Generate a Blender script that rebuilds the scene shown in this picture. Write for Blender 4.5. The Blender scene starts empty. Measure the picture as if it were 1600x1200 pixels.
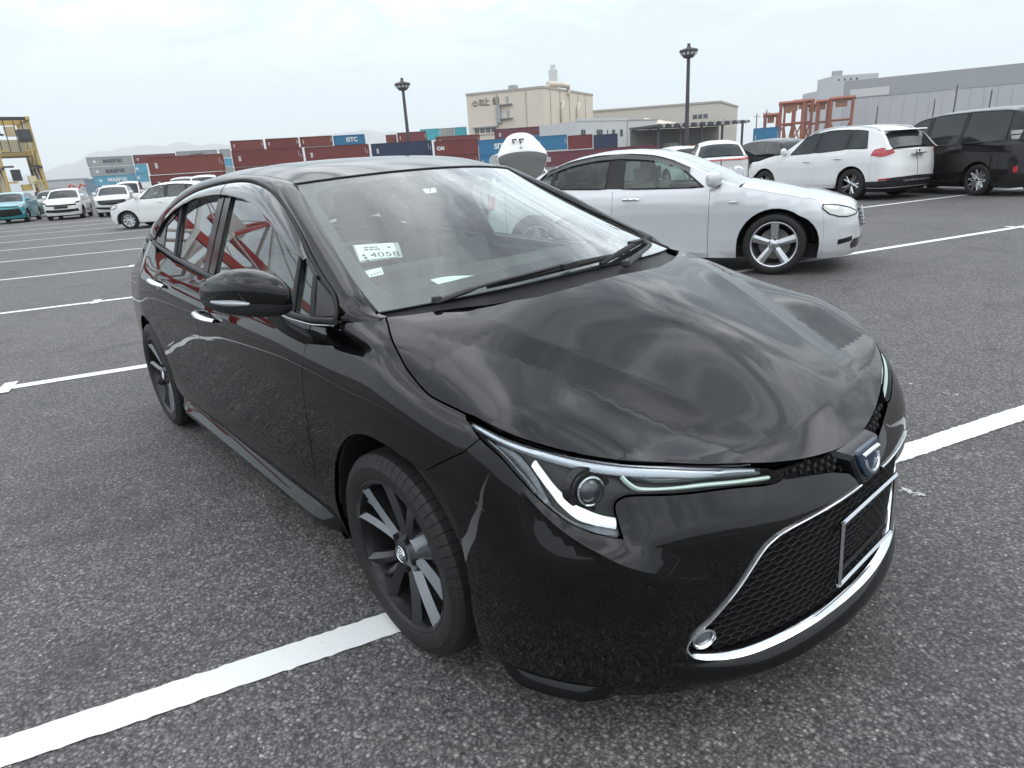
import bpy, bmesh, math, random
import numpy as np
from mathutils import Vector, Matrix
from mathutils.geometry import delaunay_2d_cdt
rng = random.Random(7); nrng = np.random.default_rng(11)
SC = bpy.context.scene; COL = SC.collection
# ---------------------------------------------------------------- camera
# the scene's frame: origin on the ground under the black sedan's front axle, x to its nose, y to its left
cam_d = bpy.data.cameras.new('camera'); cam = bpy.data.objects.new('camera', cam_d); COL.objects.link(cam); SC.camera = cam
CAMF, CAMX, CAMY, CAMZ, CAMYAW, CAMPITCH, CAMROLL = 992.25248, 1.44675, -1.59684, 1.36807, 2.44224, -0.33519, 0.06695
def look(yaw, pitch, roll):
    f = np.array([math.cos(yaw)*math.cos(pitch), math.sin(yaw)*math.cos(pitch), math.sin(pitch)])
    r = np.cross(f, [0, 0, 1]); r /= np.linalg.norm(r); d = np.cross(f, r); c, s = math.cos(roll), math.sin(roll)
    return c*r+s*d, -s*r+c*d, f
_r, _d, _f = look(CAMYAW, CAMPITCH, CAMROLL)
CAMLOC = (CAMX, CAMY, CAMZ)
cam.matrix_world = Matrix(((_r[0], -_d[0], -_f[0], CAMLOC[0]), (_r[1], -_d[1], -_f[1], CAMLOC[1]), (_r[2], -_d[2], -_f[2], CAMLOC[2]), (0, 0, 0, 1)))
cam_d.sensor_width = 36; cam_d.lens = CAMF/1600*36; cam_d.clip_start = .05; cam_d.clip_end = 40000
# ---------------------------------------------------------------- sky
W = bpy.data.worlds.new('World'); SC.world = W; W.use_nodes = True
nt = W.node_tree; nt.nodes.clear()
def N(t, kind, **kw):
    n = t.nodes.new(kind)
    for k, v in kw.items():
        if k == 'inp':
            for a, b in v.items(): n.inputs[a].default_value = b
        else: setattr(n, k, v)
    return n
SUN_EL, SUN_AZ = math.radians(50), math.radians(30)       # azimuth measured from +x towards +y
sky = N(nt, 'ShaderNodeTexSky', sky_type='NISHITA', sun_disc=False, sun_elevation=SUN_EL, sun_rotation=math.pi/2-SUN_AZ, air_density=1.0, dust_density=2.5, ozone_density=1.0)
tc = N(nt, 'ShaderNodeTexCoord'); sep = N(nt, 'ShaderNodeSeparateXYZ'); nt.links.new(tc.outputs['Generated'], sep.inputs[0])
def M(t, op, a, b=None, c=None, clamp=False):
    n = N(t, 'ShaderNodeMath', operation=op, use_clamp=clamp)
    for i, v in enumerate((a, b, c)):
        if v is None: continue
        if isinstance(v, (int, float)): n.inputs[i].default_value = v
        else: t.links.new(v, n.inputs[i])
    return n.outputs[0]
zz = M(nt, 'MAXIMUM', sep.outputs[2], .0); den = M(nt, 'ADD', zz, .16)
cx = M(nt, 'DIVIDE', sep.outputs[0], den); cy = M(nt, 'DIVIDE', sep.outputs[1], den)
cmb = N(nt, 'ShaderNodeCombineXYZ'); nt.links.new(cx, cmb.inputs[0]); nt.links.new(cy, cmb.inputs[1])
n1 = N(nt, 'ShaderNodeTexNoise', inp={'Scale': 2.3, 'Detail': 10, 'Roughness': .60, 'Distortion': .8}); nt.links.new(cmb.outputs[0], n1.inputs['Vector'])
n2 = N(nt, 'ShaderNodeTexNoise', inp={'Scale': .55, 'Detail': 4, 'Roughness': .5, 'Distortion': .2}); nt.links.new(cmb.outputs[0], n2.inputs['Vector'])
cl = M(nt, 'ADD', M(nt, 'MULTIPLY', n1.outputs[0], .7), M(nt, 'MULTIPLY', n2.outputs[0], .5))
cr = N(nt, 'ShaderNodeValToRGB'); nt.links.new(cl, cr.inputs[0])
e = cr.color_ramp.elements
e[0].position = .44; e[0].color = (.50, .57, .66, 1); e[1].position = .76; e[1].color = (2.60, 2.66, 2.72, 1)
x = cr.color_ramp.elements.new(.56); x.color = (.95, 1.04, 1.13, 1)
x = cr.color_ramp.elements.new(.64); x.color = (1.78, 1.87, 1.95, 1)
hz = N(nt, 'ShaderNodeMapRange', interpolation_type='SMOOTHSTEP', inp={'From Min': .08, 'From Max': .50}); nt.links.new(sep.outputs[2], hz.inputs[0])
hmix = N(nt, 'ShaderNodeMix', data_type='RGBA'); nt.links.new(hz.outputs[0], hmix.inputs[0])
hmix.inputs[6].default_value = (.665, .795, .85, 1); nt.links.new(cr.outputs[0], hmix.inputs[7])
smul = N(nt, 'ShaderNodeMix', data_type='RGBA', blend_type='MULTIPLY', inp={0: 1.}); nt.links.new(sky.outputs[0], smul.inputs[6]); smul.inputs[7].default_value = (.15, .15, .15, 1)
fin_ = N(nt, 'ShaderNodeMix', data_type='RGBA', inp={0: .90}); nt.links.new(smul.outputs[2], fin_.inputs[6]); nt.links.new(hmix.outputs[2], fin_.inputs[7])
bg = N(nt, 'ShaderNodeBackground', inp={'Strength': 1.0}); nt.links.new(fin_.outputs[2], bg.inputs[0])
wo = N(nt, 'ShaderNodeOutputWorld'); nt.links.new(bg.outputs[0], wo.inputs[0])
# ---------------------------------------------------------------- sun behind thin cloud
sl = bpy.data.lights.new('sun', 'SUN'); sl.energy = .55; sl.angle = math.radians(30); sl.color = (1, .95, .88)
sun = bpy.data.objects.new('sun', sl); COL.objects.link(sun)
sun.rotation_euler = Vector((math.cos(SUN_AZ)*math.cos(SUN_EL), math.sin(SUN_AZ)*math.cos(SUN_EL), math.sin(SUN_EL))).to_track_quat('Z', 'Y').to_euler()
SC.view_settings.view_transform = 'Standard'; SC.view_settings.look = 'None'; SC.view_settings.exposure = .36; SC.view_settings.gamma = 1
SC.cycles.use_denoising = True; SC.cycles.volume_bounces = 1; SC.cycles.max_bounces = 8; SC.cycles.transparent_max_bounces = 16
SC.cycles.caustics_reflective = False; SC.cycles.caustics_refractive = False
# ---------------------------------------------------------------- materials
MATS = {}
def mat(name, col, rough=.5, metal=0., coat=0., coat_r=.03, spec=.5, var=.12, vscale=8., bump=0., bscale=60., rvar=.08, alpha=None, emit=None, trans=0., ior=1.45, flake=0.):
    if name in MATS: return MATS[name]
    m = bpy.data.materials.new(name); m.use_nodes = True; t = m.node_tree; b = t.nodes['Principled BSDF']
    tcn = N(t, 'ShaderNodeTexCoord'); no = N(t, 'ShaderNodeTexNoise', inp={'Scale': vscale, 'Detail': 5, 'Roughness': .6}); t.links.new(tcn.outputs['Object'], no.inputs['Vector'])
    mx = N(t, 'ShaderNodeMix', data_type='RGBA'); t.links.new(no.outputs[0], mx.inputs[0])
    mx.inputs[6].default_value = (*[max(0, c*(1-var)) for c in col], 1); mx.inputs[7].default_value = (*[min(1, c*(1+var)) for c in col], 1)
    t.links.new(mx.outputs[2], b.inputs['Base Color'])
    mr = N(t, 'ShaderNodeMapRange', inp={'From Min': .3, 'From Max': .7, 'To Min': max(0, rough*(1-rvar)), 'To Max': min(1, rough*(1+rvar))}); t.links.new(no.outputs[0], mr.inputs[0]); t.links.new(mr.outputs[0], b.inputs['Roughness'])
    b.inputs['Metallic'].default_value = metal; b.inputs['Coat Weight'].default_value = coat; b.inputs['Coat Roughness'].default_value = coat_r
    b.inputs['Specular IOR Level'].default_value = spec; b.inputs['IOR'].default_value = ior; b.inputs['Transmission Weight'].default_value = trans
    if bump:
        nb = N(t, 'ShaderNodeTexNoise', inp={'Scale': bscale, 'Detail': 4}); t.links.new(tcn.outputs['Object'], nb.inputs['Vector'])
        bp = N(t, 'ShaderNodeBump', inp={'Strength': bump, 'Distance': .01}); t.links.new(nb.outputs[0], bp.inputs['Height']); t.links.new(bp.outputs[0], b.inputs['Normal'])
    if emit: b.inputs['Emission Color'].default_value = (*emit[:3], 1); b.inputs['Emission Strength'].default_value = emit[3]
    MATS[name] = m; return m
def glass(name, tint=(.8, .9, .87), refl=(1, 1, 1), ior=1.5, rough=0., mult=1.7):
    if name in MATS: return MATS[name]
    m = bpy.data.materials.new(name); m.use_nodes = True; t = m.node_tree; t.nodes.clear()
    o = N(t, 'ShaderNodeOutputMaterial'); tr = N(t, 'ShaderNodeBsdfTransparent'); gl = N(t, 'ShaderNodeBsdfGlossy', inp={'Roughness': rough})
    tcn = N(t, 'ShaderNodeTexCoord'); no = N(t, 'ShaderNodeTexNoise', inp={'Scale': 3., 'Detail': 3}); t.links.new(tcn.outputs['Object'], no.inputs['Vector'])
    mx = N(t, 'ShaderNodeMix', data_type='RGBA'); t.links.new(no.outputs[0], mx.inputs[0]); mx.inputs[6].default_value = (*[c*.96 for c in tint], 1); mx.inputs[7].default_value = (*tint, 1)
    t.links.new(mx.outputs[2], tr.inputs[0]); gl.inputs[0].default_value = (*refl, 1)
    ge = N(t, 'ShaderNodeNewGeometry'); dt = N(t, 'ShaderNodeVectorMath', operation='DOT_PRODUCT'); t.links.new(ge.outputs['Incoming'], dt.inputs[0]); t.links.new(ge.outputs['Normal'], dt.inputs[1]); f0 = ((ior-1)/(ior+1))**2
    f2 = M(t, 'MULTIPLY', M(t, 'ADD', M(t, 'MULTIPLY', M(t, 'POWER', M(t, 'SUBTRACT', 1., M(t, 'ABSOLUTE', dt.outputs['Value']), clamp=True), 5.), 1-f0), f0), mult, clamp=True)
    ms = N(t, 'ShaderNodeMixShader'); t.links.new(f2, ms.inputs[0]); t.links.new(tr.outputs[0], ms.inputs[1]); t.links.new(gl.outputs[0], ms.inputs[2]); t.links.new(ms.outputs[0], o.inputs[0])
    MATS[name] = m; return m
# ---------------------------------------------------------------- objects
def empty(name, label, cat, loc=(0, 0, 0), rz=0., group=None):
    o = bpy.data.objects.new(name, None); COL.objects.link(o); o.location = loc; o.rotation_euler = (0, 0, rz); o.empty_display_size = .2
    o['label'] = label; o['category'] = cat
    if group: o['group'] = group
    return o
def tag(o, label, cat, group=None, kind=None):
    if label: o['label'] = label
    if cat: o['category'] = cat
    if group: o['group'] = group
    if kind: o['kind'] = kind
    return o
def obj(name, V, F, m, parent=None, smooth=True, normals=None, sharp=None):
    me = bpy.data.meshes.new(name); me.from_pydata([tuple(map(float, v)) for v in V], [], [tuple(map(int, f)) for f in F]); me.update()
    if m is not None: me.materials.append(m)
    if smooth:
        me.polygons.foreach_set('use_smooth', [True]*len(me.polygons))
        if sharp is not None:
            me.set_sharp_from_angle(angle=math.radians(sharp))
    if normals is not None: me.normals_split_custom_set_from_vertices([tuple(map(float, n)) for n in normals])
    o = bpy.data.objects.new(name, me); COL.objects.link(o)
    if parent is not None: o.parent = parent
    return o
class MB:
    def __init__(s): s.V = []; s.F = []
    def add(s, V, F):
        k = len(s.V); s.V += [tuple(map(float, v)) for v in V]; s.F += [tuple(i+k for i in f) for f in F]; return s
    def box(s, c, d, rz=0., ry=0., rx=0.):
        R_ = Matrix.Rotation(rz, 3, 'Z') @ Matrix.Rotation(ry, 3, 'Y') @ Matrix.Rotation(rx, 3, 'X')
        V = [Vector(c)+R_ @ Vector((sx*d[0]/2, sy*d[1]/2, sz*d[2]/2)) for sx in (-1, 1) for sy in (-1, 1) for sz in (-1, 1)]
        return s.add(V, [(0, 1, 3, 2), (4, 6, 7, 5), (0, 4, 5, 1), (2, 3, 7, 6), (0, 2, 6, 4), (1, 5, 7, 3)])
    def b2(s, a, b): return s.box([(a[i]+b[i])/2 for i in range(3)], [abs(b[i]-a[i]) for i in range(3)])
    def tube(s, P, r, n=8, cap=True, closed=False, flat=1., up=(0, 0, 1)):
        P = [np.array(p, float) for p in P]; m = len(P); rs = r if hasattr(r, '__len__') else [r]*m; V = []; u0 = np.array(up, float)
        for i in range(m):
            t = (P[(i+1) % m]-P[i-1]) if closed else (P[min(i+1, m-1)]-P[max(i-1, 0)]); t = t/(np.linalg.norm(t)+1e-12)
            a = np.cross(t, u0)
            if np.linalg.norm(a) < 1e-3: a = np.cross(t, [1, .01, 0])
            a /= np.linalg.norm(a); b = np.cross(a, t)
            for k in range(n):
                q = 2*math.pi*k/n; V.append(P[i]+rs[i]*(math.cos(q)*a+flat*math.sin(q)*b))
        F = []
        for i in range(m if closed else m-1):
            j = (i+1) % m
            for k in range(n): F.append((i*n+k, i*n+(k+1) % n, j*n+(k+1) % n, j*n+k))
        if cap and not closed: F += [tuple(range(n))[::-1], tuple((m-1)*n+k for k in range(n))]
        return s.add(V, F)
    def lathe(s, prof, n=48, axis='y', c=(0, 0, 0), closed=False, a0=0., a1=2*math.pi):
        V = []; full = abs(a1-a0-2*math.pi) < 1e-6; nn = n if full else n+1
        for k in range(nn):
            q = a0+(a1-a0)*k/n
            for r, h in prof:
                ca, sa = r*math.cos(q), r*math.sin(q)
                V.append({'y': (c[0]+ca, c[1]+h, c[2]+sa), 'z': (c[0]+ca, c[1]+sa, c[2]+h), 'x': (c[0]+h, c[1]+ca, c[2]+sa)}[axis])
        m = len(prof); F = []
        for k in range(n):
            k2 = (k+1) % nn
            for i in range(m if closed else m-1):
                j = (i+1) % m; F.append((k*m+i, k2*m+i, k2*m+j, k*m+j))
        return s.add(V, F)
    def loft(s, rings, closed=True, cap=True):
        n = len(rings[0]); V = [p for r in rings for p in r]; F = []
        for i in range(len(rings)-1):
            for k in range(n if closed else n-1):
                k2 = (k+1) % n; F.append((i*n+k, i*n+k2, (i+1)*n+k2, (i+1)*n+k))
        if cap and closed: F += [tuple(range(n))[::-1], tuple((len(rings)-1)*n+k for k in range(n))]
        return s.add(V, F)
    def prism(s, poly, z0, z1, fn=None):           # polygon (a,b) extruded in c
        n = len(poly); fn = fn or (lambda a, b, c: (a, b, c))
        V = [fn(a, b, z0) for a, b in poly]+[fn(a, b, z1) for a, b in poly]
        F = [tuple(range(n))[::-1], tuple(range(n, 2*n))]+[(k, (k+1) % n, n+(k+1) % n, n+k) for k in range(n)]
        return s.add(V, F)
    def mirror(s):
        s.V = [(x, -y, z) for x, y, z in s.V]; s.F = [tuple(reversed(f)) for f in s.F]; return s
    def build(s, name, m, parent=None, smooth=True, sharp=35, fix=True):
        o = obj(name, s.V, s.F, m, parent, smooth=False)
        if fix:
            bm = bmesh.new(); bm.from_mesh(o.data); bmesh.ops.recalc_face_normals(bm, faces=bm.faces); bm.to_mesh(o.data); bm.free()
        if smooth:
            o.data.polygons.foreach_set('use_smooth', [True]*len(o.data.polygons)); o.data.set_sharp_from_angle(angle=math.radians(sharp))
        return o
def resample(P, ds, closed=True, smooth=0):
    P = np.array(P, float); Q = np.vstack([P, P[:1]]) if closed else P; out = []
    for a, b in zip(Q[:-1], Q[1:]):
        n = max(1, int(math.ceil(np.linalg.norm(b-a)/ds))); out += [a+(b-a)*i/n for i in range(n)]
    if not closed: out.append(Q[-1])
    return np.array(out)
def curve(P, n=6):                                   # open Catmull-Rom through points
    P = np.array(P, float); E = np.vstack([2*P[0]-P[1], P, 2*P[-1]-P[-2]]); out = []
    for i in range(1, len(E)-2):
        for k in range(n):
            t = k/n; out.append(.5*((2*E[i])+(E[i+1]-E[i-1])*t+(2*E[i-1]-5*E[i]+4*E[i+1]-E[i+2])*t*t+(-E[i-1]+3*E[i]-3*E[i+1]+E[i+2])*t**3))
    out.append(P[-1]); return np.array(out)
def inside(P, Q):                                    # points P (n,2) inside polygon Q
    x, y = P[:, 0], P[:, 1]; r = np.zeros(len(P), bool)
    for (x0, y0), (x1, y1) in zip(Q, np.roll(Q, -1, 0)):
        c = ((y0 > y) != (y1 > y)) & (x < (x1-x0)*(y-y0)/(y1-y0+1e-15)+x0); r ^= c
    return r
def bdist(P, Q):
    d = np.full(len(P), 9.)
    for a, b in zip(Q, np.roll(Q, -1, 0)):
        e = b-a; t = np.clip(((P-a)@e)/(e@e+1e-15), 0, 1); d = np.minimum(d, np.linalg.norm(P-(a+t[:, None]*e), axis=1))
    return d
def inset(Q, d):                                     # shrink polygon by d
    Q = np.array(Q, float); A = .5*np.sum(Q[:, 0]*np.roll(Q[:, 1], -1)-np.roll(Q[:, 0], -1)*Q[:, 1]); s = 1 if A > 0 else -1
    out = []
    for i in range(len(Q)):
        a, b, c = Q[i-1], Q[i], Q[(i+1) % len(Q)]; e1 = (b-a)/(np.linalg.norm(b-a)+1e-12); e2 = (c-b)/(np.linalg.norm(c-b)+1e-12)
        n1 = s*np.array([-e1[1], e1[0]]); n2 = s*np.array([-e2[1], e2[0]]); m = n1+n2; l = m@m
        out.append(b+m*(2*d/l if l > .5 else d*1.4/math.sqrt(l+1e-9)))
    return np.array(out)
def triang(poly, h, holes=(), lines=()):
    poly = np.array(poly, float); loops = [poly]+[np.array(q, float) for q in holes]
    lo, hi = poly.min(0), poly.max(0)
    g = []; row = 0; y = lo[1]
    while y < hi[1]:
        xs = np.arange(lo[0]+(h/2 if row % 2 else 0), hi[0], h); g.append(np.stack([xs, np.full(len(xs), y)], 1)); y += h*.866; row += 1
    g = np.vstack(g) if g else np.zeros((0, 2)); m = inside(g, poly)
    for q in loops[1:]: m &= ~inside(g, q)
    g = g[m]
    for q in loops: g = g[bdist(g, q) > h*.55] if len(g) else g
    ls = [np.array(q, float) for q in lines]
    for q in ls: g = g[np.min(np.linalg.norm(g[:, None]-q[None], axis=-1), axis=1) > h*.35]
    pts = np.vstack(loops+ls+[g]); edges = []; k = 0
    for q in loops: edges += [(k+i, k+(i+1) % len(q)) for i in range(len(q))]; k += len(q)
    for q in ls: edges += [(k+i, k+i+1) for i in range(len(q)-1)]; k += len(q)
    r = delaunay_2d_cdt([Vector(p) for p in pts], edges, [], 0, 1e-7)
    V = np.array([tuple(v) for v in r[0]]); F = [tuple(f) for f in r[2]]
    FA = np.array(F); cen = V[FA].mean(1); m = inside(cen, poly)
    for q in loops[1:]: m &= ~inside(cen, q)
    return V, [f for f, ok in zip(F, m) if ok]
def panel(name, poly, fn, m, parent, h=.03, ds=None, gap=.0022, lip=.014, mirror=False, holes=(), lines=()):
    """patch of a surface fn(a, b) -> (xyz, normal), with folded-in edges; mirror makes the left-hand one"""
    ds = ds or h*.7; P = resample(poly, ds)
    if gap: P = inset(P, gap)
    H = [resample(q, ds) for q in holes]
    V2, F = triang(P, h, H, lines); X, Nn = fn(V2[:, 0], V2[:, 1])
    # outward facing
    FA = np.array(F); f0 = np.sum(np.cross(X[FA[:, 1]]-X[FA[:, 0]], X[FA[:, 2]]-X[FA[:, 0]])*Nn[FA[:, 0]], -1); F = [f if s > 0 else f[::-1] for f, s in zip(F, f0)]
    V = list(X); NN = list(Nn)
    if lip:
        cnt = {}
        for f in F:
            for a, b in zip(f, f[1:]+f[:1]): cnt[(a, b)] = 1
        be = [(a, b) for (a, b) in cnt if (b, a) not in cnt]; idx = {}
        bn = {}
        for a, b in be:
            t = X[b]-X[a]; o_ = np.cross(t, Nn[a]); o_ /= np.linalg.norm(o_)+1e-12
            for v in (a, b): bn[v] = bn.get(v, 0)+o_
        for v in bn:
            o_ = bn[v]/(np.linalg.norm(bn[v])+1e-12)
            i0 = len(V); V += [X[v], X[v]-.0012*Nn[v]+.0008*o_, X[v]-lip*Nn[v]+.0008*o_]; q = (Nn[v]+o_); q /= np.linalg.norm(q)+1e-9; NN += [Nn[v], o_, o_]; idx[v] = i0
        for a, b in be:
            i, j = idx[a], idx[b]; F += [(j, i, i+1, j+1), (j+1, i+1, i+2, j+2)]
    V = np.array(V); NN = np.array(NN)
    V[:, 1] *= -1; NN[:, 1] *= -1; F = [f[::-1] for f in F]            # right-hand side has negative y
    if mirror: V[:, 1] *= -1; NN[:, 1] *= -1; F = [f[::-1] for f in F]
    return obj(name, V, F, m, parent, normals=NN)
# ---------------------------------------------------------------- sedan surfaces
def _blur(a, s, axis):
    r = int(3*s)+1; k = np.exp(-.5*(np.arange(-r, r+1)/s)**2); k /= k.sum()
    a = np.moveaxis(a, axis, 0)
    # pad by odd reflection so that end slopes are kept
    top = 2*a[:1]-a[1:r+1][::-1]; bot = 2*a[-1:]-a[-r-1:-1][::-1]
    p = np.concatenate([top, a, bot], 0)
    out = sum(k[i]*p[i:i+a.shape[0]] for i in range(2*r+1))
    return np.moveaxis(out, 0, axis)
class Table:                       # smooth height table y(x, z)
    def __init__(s, secs, x0, x1, z0, z1, d=.01, sx=7, sz=1.8):
        s.x0, s.z0, s.d = x0, z0, d
        s.X = np.arange(x0, x1+d/2, d); s.Z = np.arange(z0, z1+d/2, d)
        xs = sorted(secs); rows = []
        for x in xs:
            zz, yy = np.array(secs[x]).T
            r = np.interp(s.Z, zz, yy)
            m = s.Z > zz[-1]; k = (yy[-1]-yy[-2])/(zz[-1]-zz[-2]); r[m] = yy[-1]+k*(s.Z[m]-zz[-1])
            m = s.Z < zz[0]; k = (yy[1]-yy[0])/(zz[1]-zz[0]); r[m] = yy[0]+k*(s.Z[m]-zz[0])
            rows.append(r)
        rows = np.array(rows)
        T = np.array([np.interp(s.X, xs, rows[:, j]) for j in range(len(s.Z))]).T
        s.T = _blur(_blur(T, sx, 0), sz, 1)
    def __call__(s, x, z):
        fx = np.clip((np.asarray(x)-s.x0)/s.d, 1, len(s.X)-2.001); fz = np.clip((np.asarray(z)-s.z0)/s.d, 1, len(s.Z)-2.001)
        i = np.minimum(fx.astype(int), len(s.X)-3); j = np.minimum(fz.astype(int), len(s.Z)-3); a = fx-i; b = fz-j
        def w(t): return (-.5*t+t*t-.5*t**3, 1-2.5*t*t+1.5*t**3, .5*t+2*t*t-1.5*t**3, -.5*t*t+.5*t**3)
        wa, wb = w(a), w(b)
        return sum(wa[p]*wb[q]*s.T[i+p-1, j+q-1] for p in range(4) for q in range(4))
LOW = [(.10, .80), (.17, .826), (.21, .838), (.30, .860), (.36, .864), (.45, .857), (.55, .855), (.64, .860)]
SECS = {
 .50: [(.10, .79), (.17, .83), (.25, .846), (.33, .858), (.45, .866), (.54, .866), (.62, .861), (.70, .847), (.75, .834), (.79, .818), (.813, .803), (.826, .788), (.84, .762), (.87, .68)],
 .35: [(.10, .79), (.17, .83), (.25, .846), (.33, .858), (.45, .866), (.54, .866), (.62, .861), (.70, .847), (.75, .834), (.79, .818), (.813, .803), (.826, .788), (.84, .762), (.87, .68)],
 .20: [(.10, .80), (.17, .835), (.25, .85), (.45, .867), (.55, .870), (.62, .868), (.70, .862), (.76, .852), (.80, .840), (.83, .826), (.847, .812), (.858, .795), (.89, .73)],
 .0: [(.10, .80), (.17, .835), (.25, .85), (.45, .866), (.55, .870), (.62, .871), (.70, .868), (.78, .858), (.84, .842), (.88, .823), (.907, .803), (.924, .784), (.937, .762), (.96, .70)],
 -.15: [(.10, .80), (.17, .83), (.25, .85), (.36, .865), (.45, .862), (.55, .862), (.62, .866), (.70, .867), (.78, .858), (.84, .841), (.88, .822), (.92, .795), (.945, .768), (.958, .745), (.98, .70)],
 -.40: LOW+[(.72, .866), (.79, .866), (.84, .856), (.88, .838), (.92, .813), (.955, .795), (1.0, .772)],
 -.60: LOW+[(.72, .867), (.79, .868), (.84, .862), (.88, .847), (.92, .822), (.957, .80), (1.0, .778)],
 -1.0: LOW+[(.72, .867), (.79, .869), (.845, .863), (.885, .848), (.925, .822), (.96, .80), (1.0, .778)],
 -1.6: LOW+[(.72, .867), (.80, .869), (.855, .863), (.895, .849), (.935, .825), (.97, .802), (1.02, .775)],
 -2.0: LOW+[(.72, .867), (.81, .870), (.87, .863), (.91, .849), (.95, .825), (.99, .793), (1.03, .77)],
 -2.3: [(.10, .80), (.17, .826), (.25, .85), (.36, .866), (.45, .864), (.64, .867), (.74, .870), (.82, .869), (.88, .862), (.925, .845), (.97, .815), (1.02, .777), (1.07, .745)],
 -2.64: [(.10, .80), (.17, .83), (.25, .852), (.45, .868), (.62, .872), (.74, .869), (.84, .86), (.90, .843), (.95, .817), (1.0, .79), (1.04, .765), (1.08, .74)],
 -3.0: [(.10, .78), (.17, .805), (.30, .828), (.45, .835), (.60, .836), (.74, .830), (.84, .81), (.90, .784), (.95, .752), (1.0, .725), (1.07, .672)],
 -3.2: [(.10, .74), (.17, .78), (.30, .80), (.45, .808), (.60, .806), (.74, .798), (.84, .78), (.90, .75), (.95, .715), (1.0, .68), (1.07, .63)],
 -3.4: [(.10, .72), (.17, .76), (.30, .775), (.45, .78), (.60, .775), (.74, .762), (.84, .74), (.90, .71), (.95, .675), (1.0, .64), (1.07, .59)],
}
YS = Table(SECS, -3.4, .5, .05, 1.15)
_xz = [(.05, .91), (.10, .922), (.17, .936), (.25, .944), (.33, .945), (.45, .945), (.535, .943), (.555, .937), (.58, .922), (.61, .902), (.644, .880), (.70, .835), (.75, .79), (.80, .74), (.9, .62), (1.1, .4)]
_zg = np.arange(.05, 1.1, .005)
_xn = _blur(np.interp(_zg, [a for a, b in _xz], [b for a, b in _xz]), 1.6, 0)
_tz = [(.05, -3.46), (.2, -3.52), (.35, -3.565), (.55, -3.57), (.75, -3.54), (.9, -3.50), (1.02, -3.47), (1.1, -3.40)]
_tn = _blur(np.interp(_zg, [a for a, b in _tz], [b for a, b in _tz]), 4, 0)
XF, XR, LN = .35, -3.1, 1.05
U0, U1 = -XF-LN, -XR+LN            # centre front, centre rear
def _segd(p, a, b):                # distance, side (+ above), parameter
    a = np.array(a); b = np.array(b); d = b-a; t = np.clip(((p-a)@d)/(d@d), 0, 1); q = a+t[..., None]*d
    r = p-q; n = np.array([-d[1], d[0]]); n = n*np.sign(n[1])
    return np.hypot(r[..., 0], r[..., 1]), np.sign(r@n), t
FIN = [tuple(q) for q in curve([(-.575, .704), (-.642, .651), (-.706, .611), (-.776, .579), (-.893, .532), (-.985, .500)], 3)] if 'curve' in globals() else [(-.575, .704), (-.642, .651), (-.706, .611), (-.776, .579), (-.893, .532), (-.985, .500)]
def fin_disp(u, z):
    p = np.stack([u, z], -1); best = np.full(u.shape, 9.); sd = np.zeros(u.shape); tt = np.zeros(u.shape)
    for k in range(len(FIN)-1):
        d, s, t = _segd(p, FIN[k], FIN[k+1]); m = d < best
        best = np.where(m, d, best); sd = np.where(m, s*d, sd); tt = np.where(m, (k+t)/(len(FIN)-1), tt)
    h = .022*np.clip(tt/.35, 0, 1)**.8*np.clip((1-tt)/.35, 0, 1)**.8
    up = np.where(sd >= 0, np.clip(1-sd/.045, 0, 1)**1.2, np.clip(1+sd/.006, 0, 1)**2*(3-2*np.clip(1+sd/.006, 0, 1)))
    return h*up
_pt = np.radians([0, 8, 15, 22, 30, 40, 50, 60, 70, 80, 90])
_px = [0, .148, .275, .39, .505, .620, .728, .832, .922, .980, 1.0]; _py = [1, .996, .986, .966, .928, .857, .745, .582, .392, .197, 0]
_pg = np.radians(np.arange(0, 90.01, .5))
def _pl(v, odd0, odd1):                    # smooth the plan curve, mirrored at both ends
    a = np.interp(_pg, _pt, v); n = len(a); L_ = (2*a[0]-a[1:][::-1]) if odd0 else a[1:][::-1]; R_ = (2*a[-1]-a[:-1][::-1]) if odd1 else a[:-1][::-1]
    return _blur(np.concatenate([L_, a, R_]), 7, 0)[n-1:2*n-1]
_PX, _PY = _pl(_px, True, False), _pl(_py, False, True); _PX = _PX/_PX[-1]; _PY = _PY/_PY[0]
_wz = _blur(np.interp(_zg, [.15, .25, .42, .56, .63, .85], [0, .12, .75, .75, .38, .38]), 5, 0)
def nsin(th, z): w = np.interp(z, _zg, _wz); return w*np.interp(th, _pg, _PX)+(1-w)*np.sin(th)
def ncos(th, z): w = np.interp(z, _zg, _wz); return w*np.interp(th, _pg, _PY)+(1-w)*np.cos(th)
def band_raw(u, z):                # right half, outward coordinate yy > 0
    u, z = np.broadcast_arrays(np.asarray(u, float), np.asarray(z, float))
    x = np.clip(-u, XR, XF); y = YS(x, z)
    th = np.clip((-u-XF)/LN, 0, 1)*np.pi/2
    sh = .055*np.exp(-((th-.85)/.34)**2)            # bumper ridge rises towards the corner
    zz = z-sh*np.clip((z-.46)/.1, 0, 1)*np.clip((.82-z)/.12, 0, 1)
    xn = np.interp(zz, _zg, _xn)
    tt = np.clip((u+XR)/LN, 0, 1)*np.pi/2; xt = np.interp(z, _zg, _tn)
    X = np.where(-u > XF, XF+(xn-XF)*nsin(th, z), np.where(u > -XR, XR-(XR-xt)*np.sin(tt), -u))
    Y = y*np.where(-u > XF, ncos(th, z), np.where(u > -XR, np.cos(tt), 1.))
    # flatten the front corner ellipse a little in plan at lip height
    return np.stack([X, Y, z], -1)
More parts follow.
